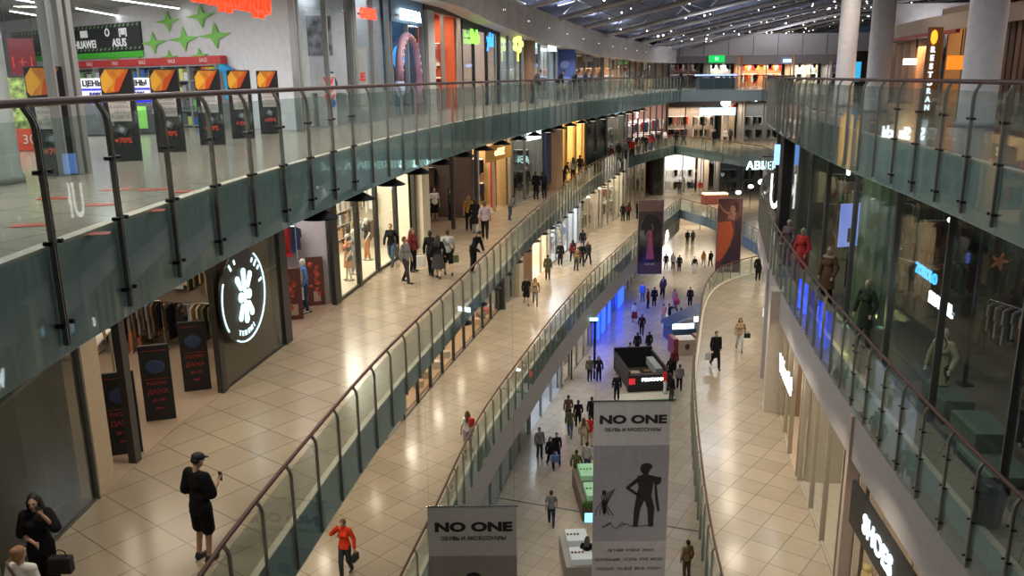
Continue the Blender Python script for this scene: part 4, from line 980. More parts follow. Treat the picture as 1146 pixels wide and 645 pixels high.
# flower sign shop
room(S4L, 42.2, 46.2, 1, 18, 4.0, 3., (.38,.40,.40), 110, COOL)
front(S4L, 42.2, 46.2, 1, 18, 4.2, 'grey glass front with the yellow green flower sign', header=.5, kick=.05, step=1.3)
p = P(S4L, 44.0); r = empty('flower_sign', (p.x+.35,p.y-.2,20.9), 0, 'glowing yellow green flower shaped sign', 'sign')
for k in range(5):
    b = B(); a = k*2*PI/5; ell(b, (math.cos(a)*.16, 0, math.sin(a)*.28), (.13,.04,.17)); obj('petal', b, em((.85,.95,.15), 2.5), r, True)
b = B(); cbox(b, (0,.0,-.62), (.08,.05,.4)); obj('stem', b, em((.7,.9,.1), 2.), r)
pillar(S4L, 46.8, 1, 18, 3.6, 1.0, .5, (.22,.12,.07), 'brown pillar between the flower sign and the white shop on top gallery', .1)
room(S4L, 47.4, 53.2, 1, 18, 4., 3., (.50,.55,.52), 200, COOL)
front(S4L, 47.4, 53.2, 1, 18, 4.0, 'glass front of the pale lit shop left of the blue banner', header=.6, kick=.05, step=1.9)
sign('EILVA', S4L, 51.3, 1, 21.0, .75, (.9,1,1), 'white glowing sign beside the blue banner on the top gallery', 4., off=.2, bold=.03)
sign('o:', S4L, 47.9, 1, 21.0, .5, (.5,.9,.8), 'faint teal sign next to the brown pillar', 1.5, off=.2)
p = P(S4L, 54.2); r = empty('blue_banner', (p.x+.2,p.y-.1,18), 0, 'tall navy blue banner on the top gallery facade', 'banner')
b = B(); cbox(b, (0,0,2.2), (1.3,.08,3.0)); obj('cloth', b, cm((.03,.06,.22),.7), r)
b = B(); ell(b, (0,-.05,2.0), (.32,.01,.25)); ell(b, (.05,-.05,1.1), (.35,.01,.18)); obj('emblem', b, cm((.12,.16,.35),.6), r, True)
room(S4L, 55.2, 64.5, 1, 18, 4., 3., (.22,.17,.13), 110, WARM)
front(S4L, 55.2, 64.5, 1, 18, 4.0, 'brown shop front with dark nameplates on the top gallery', header=1.1, hcol=cm((.20,.16,.13),.6), kick=.05, step=2.3, fm=cm((.14,.11,.09),.5))
sign('IIuIIII', S4L, 60, 1, 20.75, .55, (.02,.03,.08), 'dark navy nameplate letters on the brown shop front', 0., off=.2, board=(.16,.13,.12))
room(S4L, 65., 71., 1, 18, 4., 3., (.55,.42,.28), 230, WARM)
front(S4L, 65., 71., 1, 18, 4., 'bright cream shop front near the end of top gallery', header=.5, kick=.05, step=2.)
sign('Iiii', S4L, 67.5, 1, 20.9, .7, (1,1,.95), 'bright white sign on the cream shop near the end', 6., off=.25, bold=.04)
room(S4L, 71.4, 89., 1, 18, 4., 2.5, (.25,.14,.14), 160, WARM)
front(S4L, 71.4, 89., 1, 18, 4., 'dark red shop front at the far bend of the top gallery', header=.8, hcol=cm((.15,.1,.1),.5), kick=.05, step=2.6, fm=cm((.08,.05,.05),.5))
# ---- far wall, top gallery
def farfront(x0, x1, y, z, h, wall, power, lcol, label, header, hcol, step=2.2, fm=None, g=None, depth=3.):
    c0 = [(y-1, x0), (y+1, x0)]
    b = B(); box(b, (x0, y+depth, z), (x1, y+depth+.1, z+h)); box(b, (x0-.05, y+.2, z), (x0+.05, y+depth, z+h)); o = obj('wall_far_shop', b, cm(wall,.7)); o['kind'] = 'structure'
    root = empty('storefront', (x0,y,z), 0, label, 'shop front'); n = max(1, int(round((x1-x0)/step)))
    for i in range(n+1):
        xx = (x1-x0)*i/n; b = B(); cbox(b, (xx,0,(h-header)/2), (.1,.12,h-header)); obj('mullion', b, fm or M_MULL, root)
        if i < n: b = B(); cbox(b, (xx+(x1-x0)/n/2,.02,(h-header)/2), ((x1-x0)/n-.1,.012,h-header-.04)); obj('glass_pane', b, g or G_SHOP, root)
    b = B(); cbox(b, ((x1-x0)/2,0,h-header/2), (x1-x0,.2,header)); obj('header', b, hcol, root)
    if power: area(((x0+x1)/2, y+depth*.5, z+h-header-.15), x1-x0-.6, power, lcol, sy=depth*.7)
    return root
def farsign(txt, x, y, z, s, col, glow, label, board=None, w=None, sx=1.):
    r = empty('shop_sign', (x,y,z), 0, label, 'sign'); F_ = face_frame((0,0,0),(1,0))
    if board: b = B(); cbox(b, (0,.05,0), (w or len(txt)*s*.8,.1,s*1.5)); obj('board', b, board, r)
    lettering(txt, s, F_ @ Matrix.Translation((0,0,.01)), em(col,glow) if glow else cm(col), r, .02, .02, sx); return r
Y4 = 92.
farfront(17.2, 21.0, Y4, 18, 3.2, (.18,.12,.11), 60, WARM, 'far top shop with grey poster panels left of green sign', .7, cm((.25,.22,.22),.6))
farfront(21.4, 24.4, Y4, 18, 3.2, (.6,.6,.5), 240, NEUT, 'far top shop under the green sign', .8, cm((.3,.27,.26),.6))
farfront(24.8, 30.0, Y4, 18, 3.2, (.60,.25,.10), 420, WARM, 'far top shop glowing orange and white', .9, cm((.3,.27,.26),.6))
farfront(30.4, 34.0, Y4, 18, 3.2, (.60,.55,.40), 380, NEUT, 'far top shop glowing cream white', .9, cm((.3,.27,.26),.6))
farfront(34.4, 39.8, Y4, 18, 3.2, (.15,.13,.13), 60, NEUT, 'dim far top shop behind the slim pale column', .9, cm((.3,.27,.26),.6))
farfront(40., 47.5, Y4, 18, 3.2, (.10,.10,.12), 90, COOL, 'far top shop with a cyan glow between two pale columns', .9, cm((.3,.27,.26),.6))
farsign('I:I', 22.0, Y4-.3, 20.9, .5, (.3,1,.4), 2., 'small green lit sign on the far top wall', em((.01,.5,.10),1.2), 1.7)
farsign('IIIIIIII', 29.5, Y4-.3, 20.6, .45, (.3,.5,1), 3., 'blue white letters over the orange far shop')
farsign('I I', 46., 80, 19.9, .9, (.05,.55,.95), 3., 'cyan lit sign between the two tall pale columns', M_BLACK, 3.6)
b = B(); box(b, (16,91.7,21.2), (48,92.2,23.4)); o = obj('wall_far_upper', b, cm((.5,.46,.45),.7)); o['kind'] = 'structure'
b = B(); 
for k in range(12): box(b, (18+2.6*k,91.66,21.25), (18.05+2.6*k,91.7,23.3))
o = obj('trim_far_upper_joints', b, cm((.1,.09,.09),.6)); o['kind'] = 'structure'
b = B(); box(b, (-20,112,0), (48,112.2,24)); box(b, (-26,118,0),(48,118.2,24)); o = obj('wall_far', b, cm((.12,.11,.11),.7)); o['kind'] = 'structure'
# kiosk with blue top on far L4
r = empty('market_stall', (19.2,80,18), 0, 'far stall with a long blue white lit canopy on the top floor', 'stall')
b = B(); cbox(b, (0,0,1.25), (3.6,1.8,.14)); obj('canopy', b, em((.35,.5,1.), 1.6), r)
b = B(); cbox(b, (0,0,.5), (3.3,1.5,1.)); obj('counter', bevel(b,.03), cm((.10,.16,.2),.4), r)
for x in (-1.7,1.7): b = B(); cbox(b, (x,-.8,.62), (.06,.06,1.24)); obj('post', b, M_MULL, r)

# ================= third floor, left gallery
HS = 5.05
CR = (.42,.36,.27)
# dark shop with pale pillar
room(S3L, 5, 13.55, 1, 12, HS, 5, (.10,.095,.085), 10, WARM, fcol=(.10,.09,.075))
front(S3L, 5, 13.7, 1, 12, HS, 'smoked glass front of the dark closed shop beside the person in white top', g=G_DARKSHOP, fm=cm((.10,.10,.09),.4), step=2.9, header=.25, kick=.03, mw=.04)
pillar(S3L, 13.4, 1, 12, HS, .5, .35, (.22,.23,.21), 'grey green pillar standing inside the smoked glass', -.7)
room(S3L, 13.7, 22.5, 1, 12, HS, 7, (.34,.27,.20), 210, WARM, fcol=(.36,.27,.20), parts=(0,1))
front(S3L, 15.2, 22.7, 1, 12, HS, 'dark framed shop front holding the round flower sign', g=G_DARKSHOP, fm=cm((.035,.032,.03),.4), step=3.75, gaps=((15.1,18.6),), header=.35, kick=.04, mw=.22)
b = B(); box(b, (0,-.28,0), (.06,.28,HS-1.6)); o = obj('entrance_door', b, cm((.50,.40,.28),.6)); q = toward(S3L,14.35,1,.15,12); o.location = q; o.rotation_euler.z = yaw(S3L,14.35,1); tag(o, 'cream door panel beside the dark doorway pillar', 'door')
def tall_poster(u, v, label, h=1.75, w=.62, style='dark', lean=0.):
    p = at(u, v, 12); r = empty('security_gate', p, .30+lean, label, 'advertising gate'); F_ = face_frame((0,-.05,0),(1,0))
    b = B(); cbox(b, (0,0,h/2), (w,.08,h)); obj('body', bevel(b,.01), M_BLACK if style == 'dark' else cm((.10,.03,.025),.5), r)
    if style == 'dark':
        b = B(); ell(b, F_ @ V((0,h*.72,0)), (.20,.008,.16)); obj('blue_picture', b, cm((.03,.05,.12),.5), r, True)
        for k, (t, s) in enumerate((('РАСПРО',.10),('ДАЖА',.14),('до -50',.09),('лето',.07))): lettering(t, s, F_ @ Matrix.Translation((0,h*(.50-.11*k),.0)), cm((.28,.03,.03),.5), r, .002, .003)
        b = B(); cbox(b, F_ @ V((0,h*.93,0)), (w*.8,.006,.015)); cbox(b, F_ @ V((0,h*.56,0)), (w*.8,.006,.012)); obj('red_rule', b, cm((.25,.03,.02),.5), r)
    else:
        b = B()
        for k in range(9): ell(b, F_ @ V((random.uniform(-.17,.17), h*(.25+.075*k), 0)), (random.uniform(.06,.13),.01,random.uniform(.05,.11)))
        obj('picture', b, mat('red_orange_picture', (.40,.07,.03), .6, noise=1., nscale=8.), r, True)
        b = B(); cbox(b, F_ @ V((.02,h*.2,0)), (.22,.008,.35)); obj('pale_shape', b, cm((.40,.28,.22),.6), r)
tall_poster(181, 470, 'black gate panel with red words standing alone in the open doorway'); tall_poster(222, 437, 'black gate panel with red words beside the round flower sign'); tall_poster(142, 508, 'black gate panel half hidden behind the dark doorway pillar')
tall_poster(330, 358, 'red gate panel with pictures closer to the round flower sign', 1.65, .55, 'red'); tall_poster(355, 342, 'red gate panel with pictures next to the black pillar', 1.65, .55, 'red')
# wooden display with stool, standing leg mannequins, inside figure
table((-9.2,17.1,12), .2, 1.8, .7, 1.9, (.40,.36,.30), 'tall pale display table inside the doorway shop', (.55,.52,.46))
r = empty('wooden_stool', (-9.0,17.3,13.9), .4, 'small wooden stool on the tall pale display table', 'stool')
b = B(); cbox(b, (0,0,.42), (.32,.30,.05)); obj('seat', bevel(b,.01), cm((.50,.30,.14),.5), r)
for x in (-.12,.12):
    for y in (-.11,.11): b = B(); tube(b, [(x*.8,y*.8,.4),(x*1.3,y*1.3,0)], .022, 8); obj('leg', b, cm((.45,.27,.12),.5), r)
p = at(153, 395, 12); r = figure((p.x,p.y,12.0), .3, 'stand', None, ('leggings',(.55,.22,.12)), None, True, 1.75, 'half dressed orange legged mannequin deep inside the doorway shop', False, cm((.60,.25,.16)), 'mannequin', 'mannequin', (.55,.28,.25))
p = at(210, 412, 12); figure((p.x,p.y,12), 2.4, 'stand', ('jacket',BK), ('trousers',BK), ('short',HB), False, 1.75, 'person in black inside the shop between the two black gate panels')
for (x, y, rz, cols, l) in ((-11.5,17.5,.3,[TN,BE,OL,LG],'clothes rack with tan garments at the back of the doorway shop'),(-11.8,20.5,.2,[LG,BE,BR,WH],'clothes rack with pale garments at the back of the doorway shop'),(-10.5,22.0,1.6,[BK,BR,GR],'clothes rack with dark garments near the round flower sign')):
    rack((x,y,12), rz, 1.8, cols, l)
# round flower sign
c_ = P(S3L, 19.95, 14.15); n = nrm(S3L, 19.95, 1); A = face_frame((0,0,0), P(S3L,20.6)-P(S3L,19.3))
r = empty('round_sign', c_-n*.18, 0, 'large round black sign with white flower and ring on the shop front', 'sign'); RS = 1.20
b = B(); lathe(b, [(RS-.01,-.05),(RS,-.04),(RS,0),(RS-.01,.01)], 48, A); obj('disc', b, cm((.018,.018,.016),.4), r)
E_W = em((.62,.88,.92), 1.3)
def arc(t0, t1, rad, w, n=20):
    b = B(); tube(b, [A @ V((rad*math.cos(t0+(t1-t0)*i/n), rad*math.sin(t0+(t1-t0)*i/n), .03)) for i in range(n+1)], w, 6); return b
obj('ring', arc(-2.1, .95, RS*.95, .022), E_W, r); obj('ring', arc(2.65, 3.75, RS*.95, .022), E_W, r)
b = B()
def petal(x, y, hl, hw, a):
    mx = A @ Matrix.Translation((x,y,.03)) @ Matrix.Rotation(a, 4, 'Z'); n_ = 10
    pts = [(hw*math.cos(t), hl-hw+hw*math.sin(t)) for t in [PI*k/n_ for k in range(n_+1)]]+[(-hw*math.cos(t)*.7, -hl+hw*.7-hw*.7*math.sin(t)) for t in [PI*k/n_ for k in range(n_+1)]]
    prism(b, pts, 0, .03, mx)
petal(0,.40,.30,.105,0); petal(0,-.40,.30,.105,PI)
for s in (-1,1):
    petal(s*.27,.36,.22,.095,-s*.55); petal(s*.25,-.37,.22,.095,PI+s*.45); petal(s*.16,0,.18,.13,-s*PI/2)
bmesh.ops.recalc_face_normals(b, faces=b.faces[:]); obj('flower', b, em((.62,.88,.92), 1.15), r)
b = B()
for i, ch in enumerate('TEREMIT'[:6]):
    t = -PI/2-.42+.17*i; mm = A @ Matrix.Rotation(t+PI/2,4,'Z') @ Matrix.Translation((0,-RS*.78,.02)); t2 = text_bm(ch, .17, mm, .01, .005); me_ = mesh_of(t2,'q'); b.from_mesh(me_)
obj('lettering', b, E_W, r)
b = B()
for i, (t, rad) in enumerate(((1.95,.82),(2.2,.85),(.95,.80),(.75,.82),(.55,.84),(.2,.80))): mm = A @ Matrix.Rotation(t-PI/2,4,'Z') @ Matrix.Translation((0,RS*rad,.02)); cbox(b, (0,0,0), (.06,.18 if i % 2 else .12,.02), mm)
obj('letter_marks', b, E_W, r)
# red poster shop
room(S3L, 22.8, 27.0, 1, 12, HS, 5, (.45,.42,.42), 190, (1,.92,.9), fcol=(.30,.22,.16))
front(S3L, 22.8, 27.0, 1, 12, HS, 'dark pillared front of the shop with two red gate panels', fm=cm((.02,.02,.018),.4), step=4.2, gaps=((22,28),), header=.35, kick=0, mw=.45)
for y, d, cols, l in ((24.,1.6,[WH,BL,LG],'clothes rack with blue and white garments behind red gate panels'),(25.8,1.4,[LG,NV,RD],'clothes rack with navy garments behind red gate panels'),(25.,3.4,[WH,PK,LG],'clothes rack with pale garments at the back of the red panel shop')):
    rack(toward(S3L,y,1,d,12), yaw(S3L,y,1)+1.2, 1.6, cols, l)
mannequin(toward(S3L,23.6,1,.9,12), -60, ('jacket',BR), ('trousers',BK), 'mannequin in brown beside the round flower sign', cm(SKIN and (.3,.2,.15)))
mannequin(toward(S3L,25.9,1,.7,12), -60, ('jacket',BL), ('trousers',NV), 'mannequin in blue behind the second red gate panel')
mannequin(toward(S3L,25.0,1,1.0,12), -60, ('jacket',BK), ('trousers',BK), 'mannequin in black between the red gate panels')
# white window shop
room(S3L, 27.2, 36.2, 1, 12, HS, 4.0, (.66,.60,.48), 900, (1,.90,.72), fcol=(.60,.54,.42))
front(S3L, 27.2, 36.2, 1, 12, HS, 'bright cream shop windows beside the walking group', fm=cm((.03,.028,.025),.4), step=2.25, gaps=((33.0,36.2),), header=.3, kick=.10, mw=.24)
mannequin(toward(S3L,28.4,1,.6,12), -60, ('coat',BE), ('trousers',BE), 'headless style mannequin in beige coat in the cream window', cm((.55,.45,.35)))
mannequin(toward(S3L,30.2,1,.7,12), -60, ('dress',(.45,.22,.12)), None, 'mannequin in rust dress in the cream window')
mannequin(toward(S3L,31.2,1,.8,12), -60, ('coat',GR), ('trousers',GR), 'mannequin in grey coat in the cream window')
b_ = toward(S3L,29.4,1,.35,13.6); r = empty('window_sticker', b_, 0, 'dark picture strip sticker on the cream shop window', 'sticker')
A2 = face_frame((0,0,0), P(S3L,30)-P(S3L,28.8))
for k in range(4): b = B(); cbox(b, (0,.5-.36*k,0), (.42,.28 if k == 0 else .16,.02), A2); obj('picture', b, cm((.05,.055,.06),.4), r)
shelf(toward(S3L,34.6,1,3.,12), yaw(S3L,34.6,1), 2.6, 2.4, 4, (.6,.55,.45), 'cream shelf unit at the back of bright cream shop', [(.5,.3,.15),(.6,.6,.6),(.1,.1,.1)], .4, None, 'small goods box on the cream shelf unit')
mannequin(toward(S3L,33.6,1,1.2,12), -60, ('tee',BK), ('trousers',(.4,.16,.05)), 'mannequin with black top near the cream shop opening')
pillar(S3L, 36.9, 1, 12, HS, 1.0, .5, (.62,.56,.44), 'cream pillar at the end of the bright cream shop', .05)
# brown shop
room(S3L, 37.8, 44.0, 1, 12, HS, 6, (.13,.085,.07), 110, WARM, fcol=(.25,.18,.13), parts=(1,1))
front(S3L, 37.8, 44.0, 1, 12, HS, 'dark brown open shop front with small round lamps', fm=cm((.05,.04,.035),.4), step=3.1, gaps=((37,45),), header=.6, hcol=cm((.06,.045,.04),.5), kick=0, mw=.2)
for i, dy in enumerate((1.,2.2,3.4)):
    q = toward(S3L, 38.6+dy, 1, 1.2, 16.2); r = empty('pendant_lamp', q, 0, 'small round white lamp hanging in the dark brown shop', 'lamp', 'round lamps of the dark brown shop')
    b = B(); ell(b, (0,0,0), (.12,.12,.12)); obj('globe', b, em((.8,.9,1), 4), r, True); b = B(); tube(b, [(0,0,.1),(0,0,.85)], .008, 5); obj('cord', b, M_DARK, r)
table(toward(S3L,40,1,2.2,12), yaw(S3L,40,1), 1.6, .8, .8, (.4,.36,.3), 'pale round edged table inside the dark brown shop')
rack(toward(S3L,42.5,1,2.4,12), yaw(S3L,42.5,1), 2.2, [BR,BK,DG], 'clothes rack with brown garments in the dark brown shop')
# orange blue red shop
room(S3L, 44.2, 48.6, 1, 12, HS, 5, (.55,.38,.16), 330, WARM, fcol=(.4,.3,.2), parts=(0,1))
front(S3L, 44.2, 48.6, 1, 12, HS, 'warm shop front with red side panel and orange sign band', fm=cm((.45,.40,.30),.4), step=2.2, gaps=((44,49),), header=.9, hcol=cm((.55,.12,.04),.5), kick=0, mw=.14)
sign('o:FIZZ', S3L, 46.6, 1, 15.3, .5, (1,.75,.35), 'orange sign band over the red and blue shop', 2., board=(.6,.32,.08), w=3.6)
for y, c2, l, hh in ((45.0,(.05,.09,.16),'navy blue panel in the warm shop',3.0),(47.8,(.50,.02,.02),'red panel at the side of the warm shop',3.4)):
    b = B(); box(b, (-.05,-.35,0), (.05,.35,hh)); o = obj('wall_cladding', b, cm(c2,.5)); o.location = toward(S3L,y,1,.7,12); o.rotation_euler.z = yaw(S3L,y,1); tag(o, l, 'panel')
shelf(toward(S3L,45.6,1,3.6,12), yaw(S3L,45.6,1), 2.4, 3.6, 6, (.4,.28,.16), 'tall wooden shelf unit in the warm shop', [(.6,.5,.35),(.5,.1,.05),(.6,.55,.5)], .4, None, 'jar like box on the tall wooden shelf unit')
# grey glass shop with white sign, navy panel
room(S3L, 49.0, 54.6, 1, 12, HS, 4, (.28,.27,.24), 130, NEUT)
front(S3L, 49.0, 54.6, 1, 12, HS, 'grey shop front under the slanted white glowing sign', step=1.9, header=.7, hcol=cm((.12,.12,.12),.5), kick=.05)
sign('Skechi', S3L, 51.6, 1, 15.9, .95, (.85,.97,1), 'slanted white glowing sign before the beige pillar', 5., off=.3, bold=.03)
b = B(); box(b, (-.05,-.6,.5), (.05,.6,4.3)); o = obj('wall_cladding', b, cm((.035,.05,.13),.5)); o.location = toward(S3L,54.4,1,-.15,12); o.rotation_euler.z = yaw(S3L,54.4,1); tag(o, 'navy vertical panel left of the beige pillar', 'panel')
pillar(S3L, 55.6, 1, 12, HS, 1.4, .6, (.42,.27,.17), 'beige brown pillar on the third floor gallery', .3)
room(S3L, 56.6, 63.5, 1, 12, HS, 3, (.70,.50,.22), 800, (1,.78,.42))
front(S3L, 56.6, 63.5, 1, 12, HS, 'amber lit shop windows with a wooden post', step=2.3, header=.4, hcol=cm((.3,.2,.12),.5), fm=cm((.42,.24,.08),.5), mw=.5, kick=.05)
room(S3L, 63.8, 69., 1, 12, HS, 2, (.03,.03,.03), 0)
front(S3L, 63.8, 69., 1, 12, HS, 'black panelled shop front behind the rail', g=G_DARKSHOP, fm=M_BLACK, step=2.6, header=1.0, hcol=M_BLACK, kick=.3, mw=.5)
room(S3L, 69.3, 76., 1, 12, HS, 3, (.25,.25,.22), 120, NEUT)
front(S3L, 69.3, 76., 1, 12, HS, 'greenish glass front between black panels and the crowd', step=2.2, header=.5, hcol=M_BLACK, kick=.05)
room(S3L, 76.4, 92.5, 1, 12, HS, 5, (.35,.20,.16), 1300, (1,.88,.8))
front(S3L, 76.4, 92.5, 1, 12, HS, 'busy bright shop front behind the far crowd', step=2.4, gaps=((76,93),), header=.6, hcol=M_BLACK, kick=0, fm=M_BLACK)
sign('Ii:', S3L, 79., 1, 15.8, .9, (1,.95,.9), 'bright white sign above the far crowd', 6., off=.3, bold=.04)
for k, (y, d, cols) in enumerate(((78,1.5,[RD,WH,BK]),(80,2.2,[MR,RD,BK]),(82,1.6,[BK,NV,WH]),(84,2.,[RD,LG,BK]))):
    rack(toward(S3L,y,1,d,12), yaw(S3L,y,1)+1., 2., cols, ('red and white','dark red','navy and white','red and grey')[k]+' clothes rack in the busy far shop')
# far wall of the third floor
farfront(17.6, 23.6, 95., 12, HS, (.30,.22,.18), 420, WARM, 'dark far shop under the white lightbox sign', 1.2, cm((.10,.08,.07),.5), fm=M_BLACK)
farsign('IIIIIIIII', 22.6, 92.6, 15.4, .55, (.85,.93,1), 5., 'long white lightbox sign on the third floor far wall', em((.45,.6,.8),1.5), 3.9)
b = B(); ell(b, (0,0,0), (.55,.1,.45)); o = obj('round_light_sign', b, em((1,.85,.85), 3.), None, True); o.location = (23.4,92.5,16.3); tag(o, 'small round glowing sign above the white lightbox', 'sign')
farfront(23.9, 25.4, 93., 12, HS, (.45,.36,.27), 120, WARM, 'beige far shop front with small red mark', .8, cm((.35,.28,.22),.5))
b = B(); ell(b, (0,0,0), (.35,.06,.5)); o = obj('red_mark', b, cm((.5,.03,.03),.5), None, True); o.location = (24.4,92.7,15.6); tag(o, 'red mark on the beige far shop front', 'sign')
farfront(25.7, 36., 93., 12, HS, (.30,.30,.30), 200, NEUT, 'grey far shop front at the end of the third floor bridge', .8, cm((.12,.12,.12),.5))
farsign('II', 26.7, 92.6, 16.6, .5, (.9,1,1), 5., 'small white sign high on the grey far shop')
farsign('АВИА', 21.9, 73.2, 11.5, .95, (.7,1,.95), 4., 'white glowing letters on the third floor bridge edge')

# ================= second floor, left gallery
def shoe_pair(loc, rz, col, label, group):
    r = empty('shoe_box', loc, rz, label, 'box', group); r.scale = (.8,.8,.9); b = B(); cbox(b, (0,0,.16), (.5,.55,.32)); obj('box_body', bevel(b,.012), cm(col,.6), r); b = B(); cbox(b, (0,0,.335), (.53,.58,.05)); obj('lid', bevel(b,.01), cm([c*1.15 for c in col],.6), r)
room(S2L, 14, 31., 1, 6, HS, 5, (.40,.30,.20), 260, WARM, fcol=(.45,.28,.14))
front(S2L, 14, 31.0, 1, 6, HS, 'long shop window with boxes on a wooden ledge near the red jacket walker', step=1.7, header=.4, kick=.03, mw=.05)
room(S2L, 31.2, 47.3, 1, 6, HS, 5, (.36,.33,.28), 300, WARM, fcol=(.48,.30,.15))
front(S2L, 31.2, 47.2, 1, 6, HS, 'shop window with crates and sneakers before the narrow black post', step=1.75, header=.4, kick=.03, mw=.05, fm=cm((.04,.04,.04),.4))
for i, (u, v, c2, l) in enumerate(((485,412,(.40,.22,.10),'brown wooden crate nearest us on the window ledge'),(493,402,(.34,.20,.10),'brown crate second on the window ledge'),(503,392,(.50,.42,.32),'pale box on the window ledge behind the crates'),(513,383,(.36,.30,.24),'grey brown box in the middle of the window ledge'),
        (530,358,(.55,.33,.18),'large tan crate with black front on the window ledge'),(540,350,(.12,.12,.12),'black box behind the large tan crate'),(548,341,(.45,.05,.04),'red box on the window ledge'),(554,336,(.6,.6,.58),'white box beside the red one on the ledge'))):
    p = toward(S2L, (34.4,35.6,36.9,38.4,43.9,45.0,46.0,46.8)[i], 1, .5, 6); shoe_pair((p.x,p.y,6.14), .4, c2, l, None)
for y, d, cols, l in ((18,2.6,[BR,TN,BK],'brown clothes rack deep in the long shop window'),(23,2.4,[LG,WH,BL],'pale clothes rack deep in the long shop window'),(27.5,2.2,[BK,GR,BL],'black and blue clothes rack in the long shop window'),(34,2.4,[WH,TN,GR],'white and tan clothes rack behind the crates'),(38.5,2.4,[BK,RD,LG],'red and black clothes rack behind the sneakers')):
    rack(toward(S2L,y,1,d,6), yaw(S2L,y,1), 2.6, cols, l)
for y, t, l in ((25.6,BL,'mannequin in blue in the long shop window'),(29.6,BK,'mannequin in black at the end of long shop window'),(36.,LG,'mannequin in pale grey behind the crates'),(41.6,NV,'mannequin in navy by the narrow black post')):
    mannequin(toward(S2L,y,1,1.1,6), -60, ('jacket',t), ('trousers',BK), l)
for y0, y1, l in ((15,30.8,'wooden ledge inside the long shop window'),(31.4,47.1,'wooden ledge carrying crates and boxes in the shop window')):
    pts = line_pts(S2L, y0, y1, 1.5); b = B(); prism(b, [p+nrm(S2L,p.y,1)*.16 for p in pts]+[p+nrm(S2L,p.y,1)*1.1 for p in reversed(pts)], 6.0, 6.14); bmesh.ops.recalc_face_normals(b, faces=b.faces[:]); o = obj('window_ledge', b, cm((.46,.27,.13),.5)); tag(o, l, 'ledge')
    for y in fr(y0+2, y1-1, 4): q = toward(S2L, y, 1, .6, 8.6); area(q, .4, 26, (1,.85,.65))
pillar(S2L, 47.6, 1, 6, HS, .3, .3, (.03,.03,.03), 'narrow black post with blue light on the second floor', .1)
b = B(); cbox(b, (0,0,0), (.06,.2,.6)); o = obj('blue_light', b, em((.1,.2,1), 4.)); q = toward(S2L,47.6,1,-.28,9.4); o.location = q; o.rotation_euler.z = yaw(S2L,47.6,1); tag(o, 'small blue light on the narrow black post', 'light')
room(S2L, 47.9, 50.2, 1, 6, HS, 3.5, (.25,.25,.24), 150, NEUT)
front(S2L, 47.9, 50.2, 1, 6, HS, 'grey glass front behind the pair walking with short trousers', step=1.5, header=.4, kick=.05)
pillar(S2L, 50.8, 1, 6, HS, .9, .5, (.46,.40,.30), 'pale pillar beside the brown wall panel', .1)
b = B(); box(b, (-.1,-1.3,0), (.1,1.3,HS)); o = obj('wall_cladding', b, cm((.22,.12,.07),.5)); o.location = P(S2L,52.9,6); o.rotation_euler.z = yaw(S2L,52.9,1); tag(o, 'brown wall panel behind the olive coat person', 'panel')
room(S2L, 54.4, 59.0, 1, 6, HS, 4, (.75,.62,.45), 700, (1,.9,.75), fcol=(.6,.5,.38))
front(S2L, 54.4, 59.0, 1, 6, HS, 'bright doorway shop behind the group in black', step=2.3, header=.8, hcol=em((.35,.45,.7),.8), gaps=((54,57.3),), kick=0)
room(S2L, 59.2, 68.0, 1, 6, HS, 3.5, (.6,.62,.66), 900, (.9,.95,1), fcol=(.5,.5,.5))
front(S2L, 59.2, 68.0, 1, 6, HS, 'white lit windows full of pale mannequins on the second floor', step=1.8, header=.5, kick=.1)
for k, y in enumerate((60,61.6,63.2,64.8,66.4)): mannequin(toward(S2L,y,1,.9,6), -60, ('jacket',(LG,PK,WH,BE,BL)[k]), ('trousers',(WH,LG,BE,LG,WH)[k]), 'mannequin in %s in the white lit windows' % ('pale grey','pink','white','beige','light blue')[k])
room(S2L, 68.3, 74., 1, 6, HS, 3.5, (.5,.42,.38), 320, WARM)
front(S2L, 68.3, 74., 1, 6, HS, 'cream shop front left of the pink dress banner', step=1.9, header=.6, kick=.05, fm=cm((.45,.38,.3),.5))
room(S2L, 74.4, 82., 1, 6, HS, 3.5, (.60,.55,.40), 480, WARM)
front(S2L, 74.4, 82., 1, 6, HS, 'shop front with small green picture above the pink dress banner', step=1.9, header=.6, kick=.05)
room(S2L, 82.4, 90., 1, 6, HS, 3.5, (.35,.24,.15), 200, WARM, parts=(1,0))
front(S2L, 82.4, 90., 1, 6, HS, 'wooden shop front with dark red panels at the far end', step=1.9, header=.6, kick=.05, fm=cm((.32,.2,.11),.5))
farfront(16.2, 17.2, 95., 6, HS, (.12,.08,.07), 0, WARM, 'dark narrow far shop beside the bright white far shop', 1., M_BLACK, fm=M_BLACK)
farfront(17.4, 21.6, 95., 6, HS, (.70,.66,.62), 330, (1,.96,.9), 'bright white far shop under the third floor bridge', .5, cm((.6,.55,.5),.5))
farfront(21.9, 23.2, 95., 6, HS, (.5,.4,.33), 200, WARM, 'narrow beige far shop with small red light', .5, cm((.4,.32,.26),.5))
farfront(23.6, 40., 94., 6, HS, (.12,.12,.13), 60, COOL, 'dim far shop cluttered with small lights', .8, M_BLACK, fm=M_BLACK)
for k, (x, z, s) in enumerate(((24.2,8.3,.28),(25.4,8.7,.4),(23.2,7.6,.3),(26.2,9.2,.28),(25.9,7.4,.33))):
    r = empty('spot_lamp', (x, 84+k*.4, z), 0, ('upper small','largest','lowest white','far upper','lower far')[k]+' bright lamp among the dim far shop clutter', 'lamp')
    b = B(); ell(b, (0,0,0), (s,.2,s*.7)); obj('bulb', b, em((.85,.95,1), 4), r, True); b = B(); tube(b, [(0,0,0),(0,0,6-z)], .03, 6); obj('stand', b, M_DARK, r)
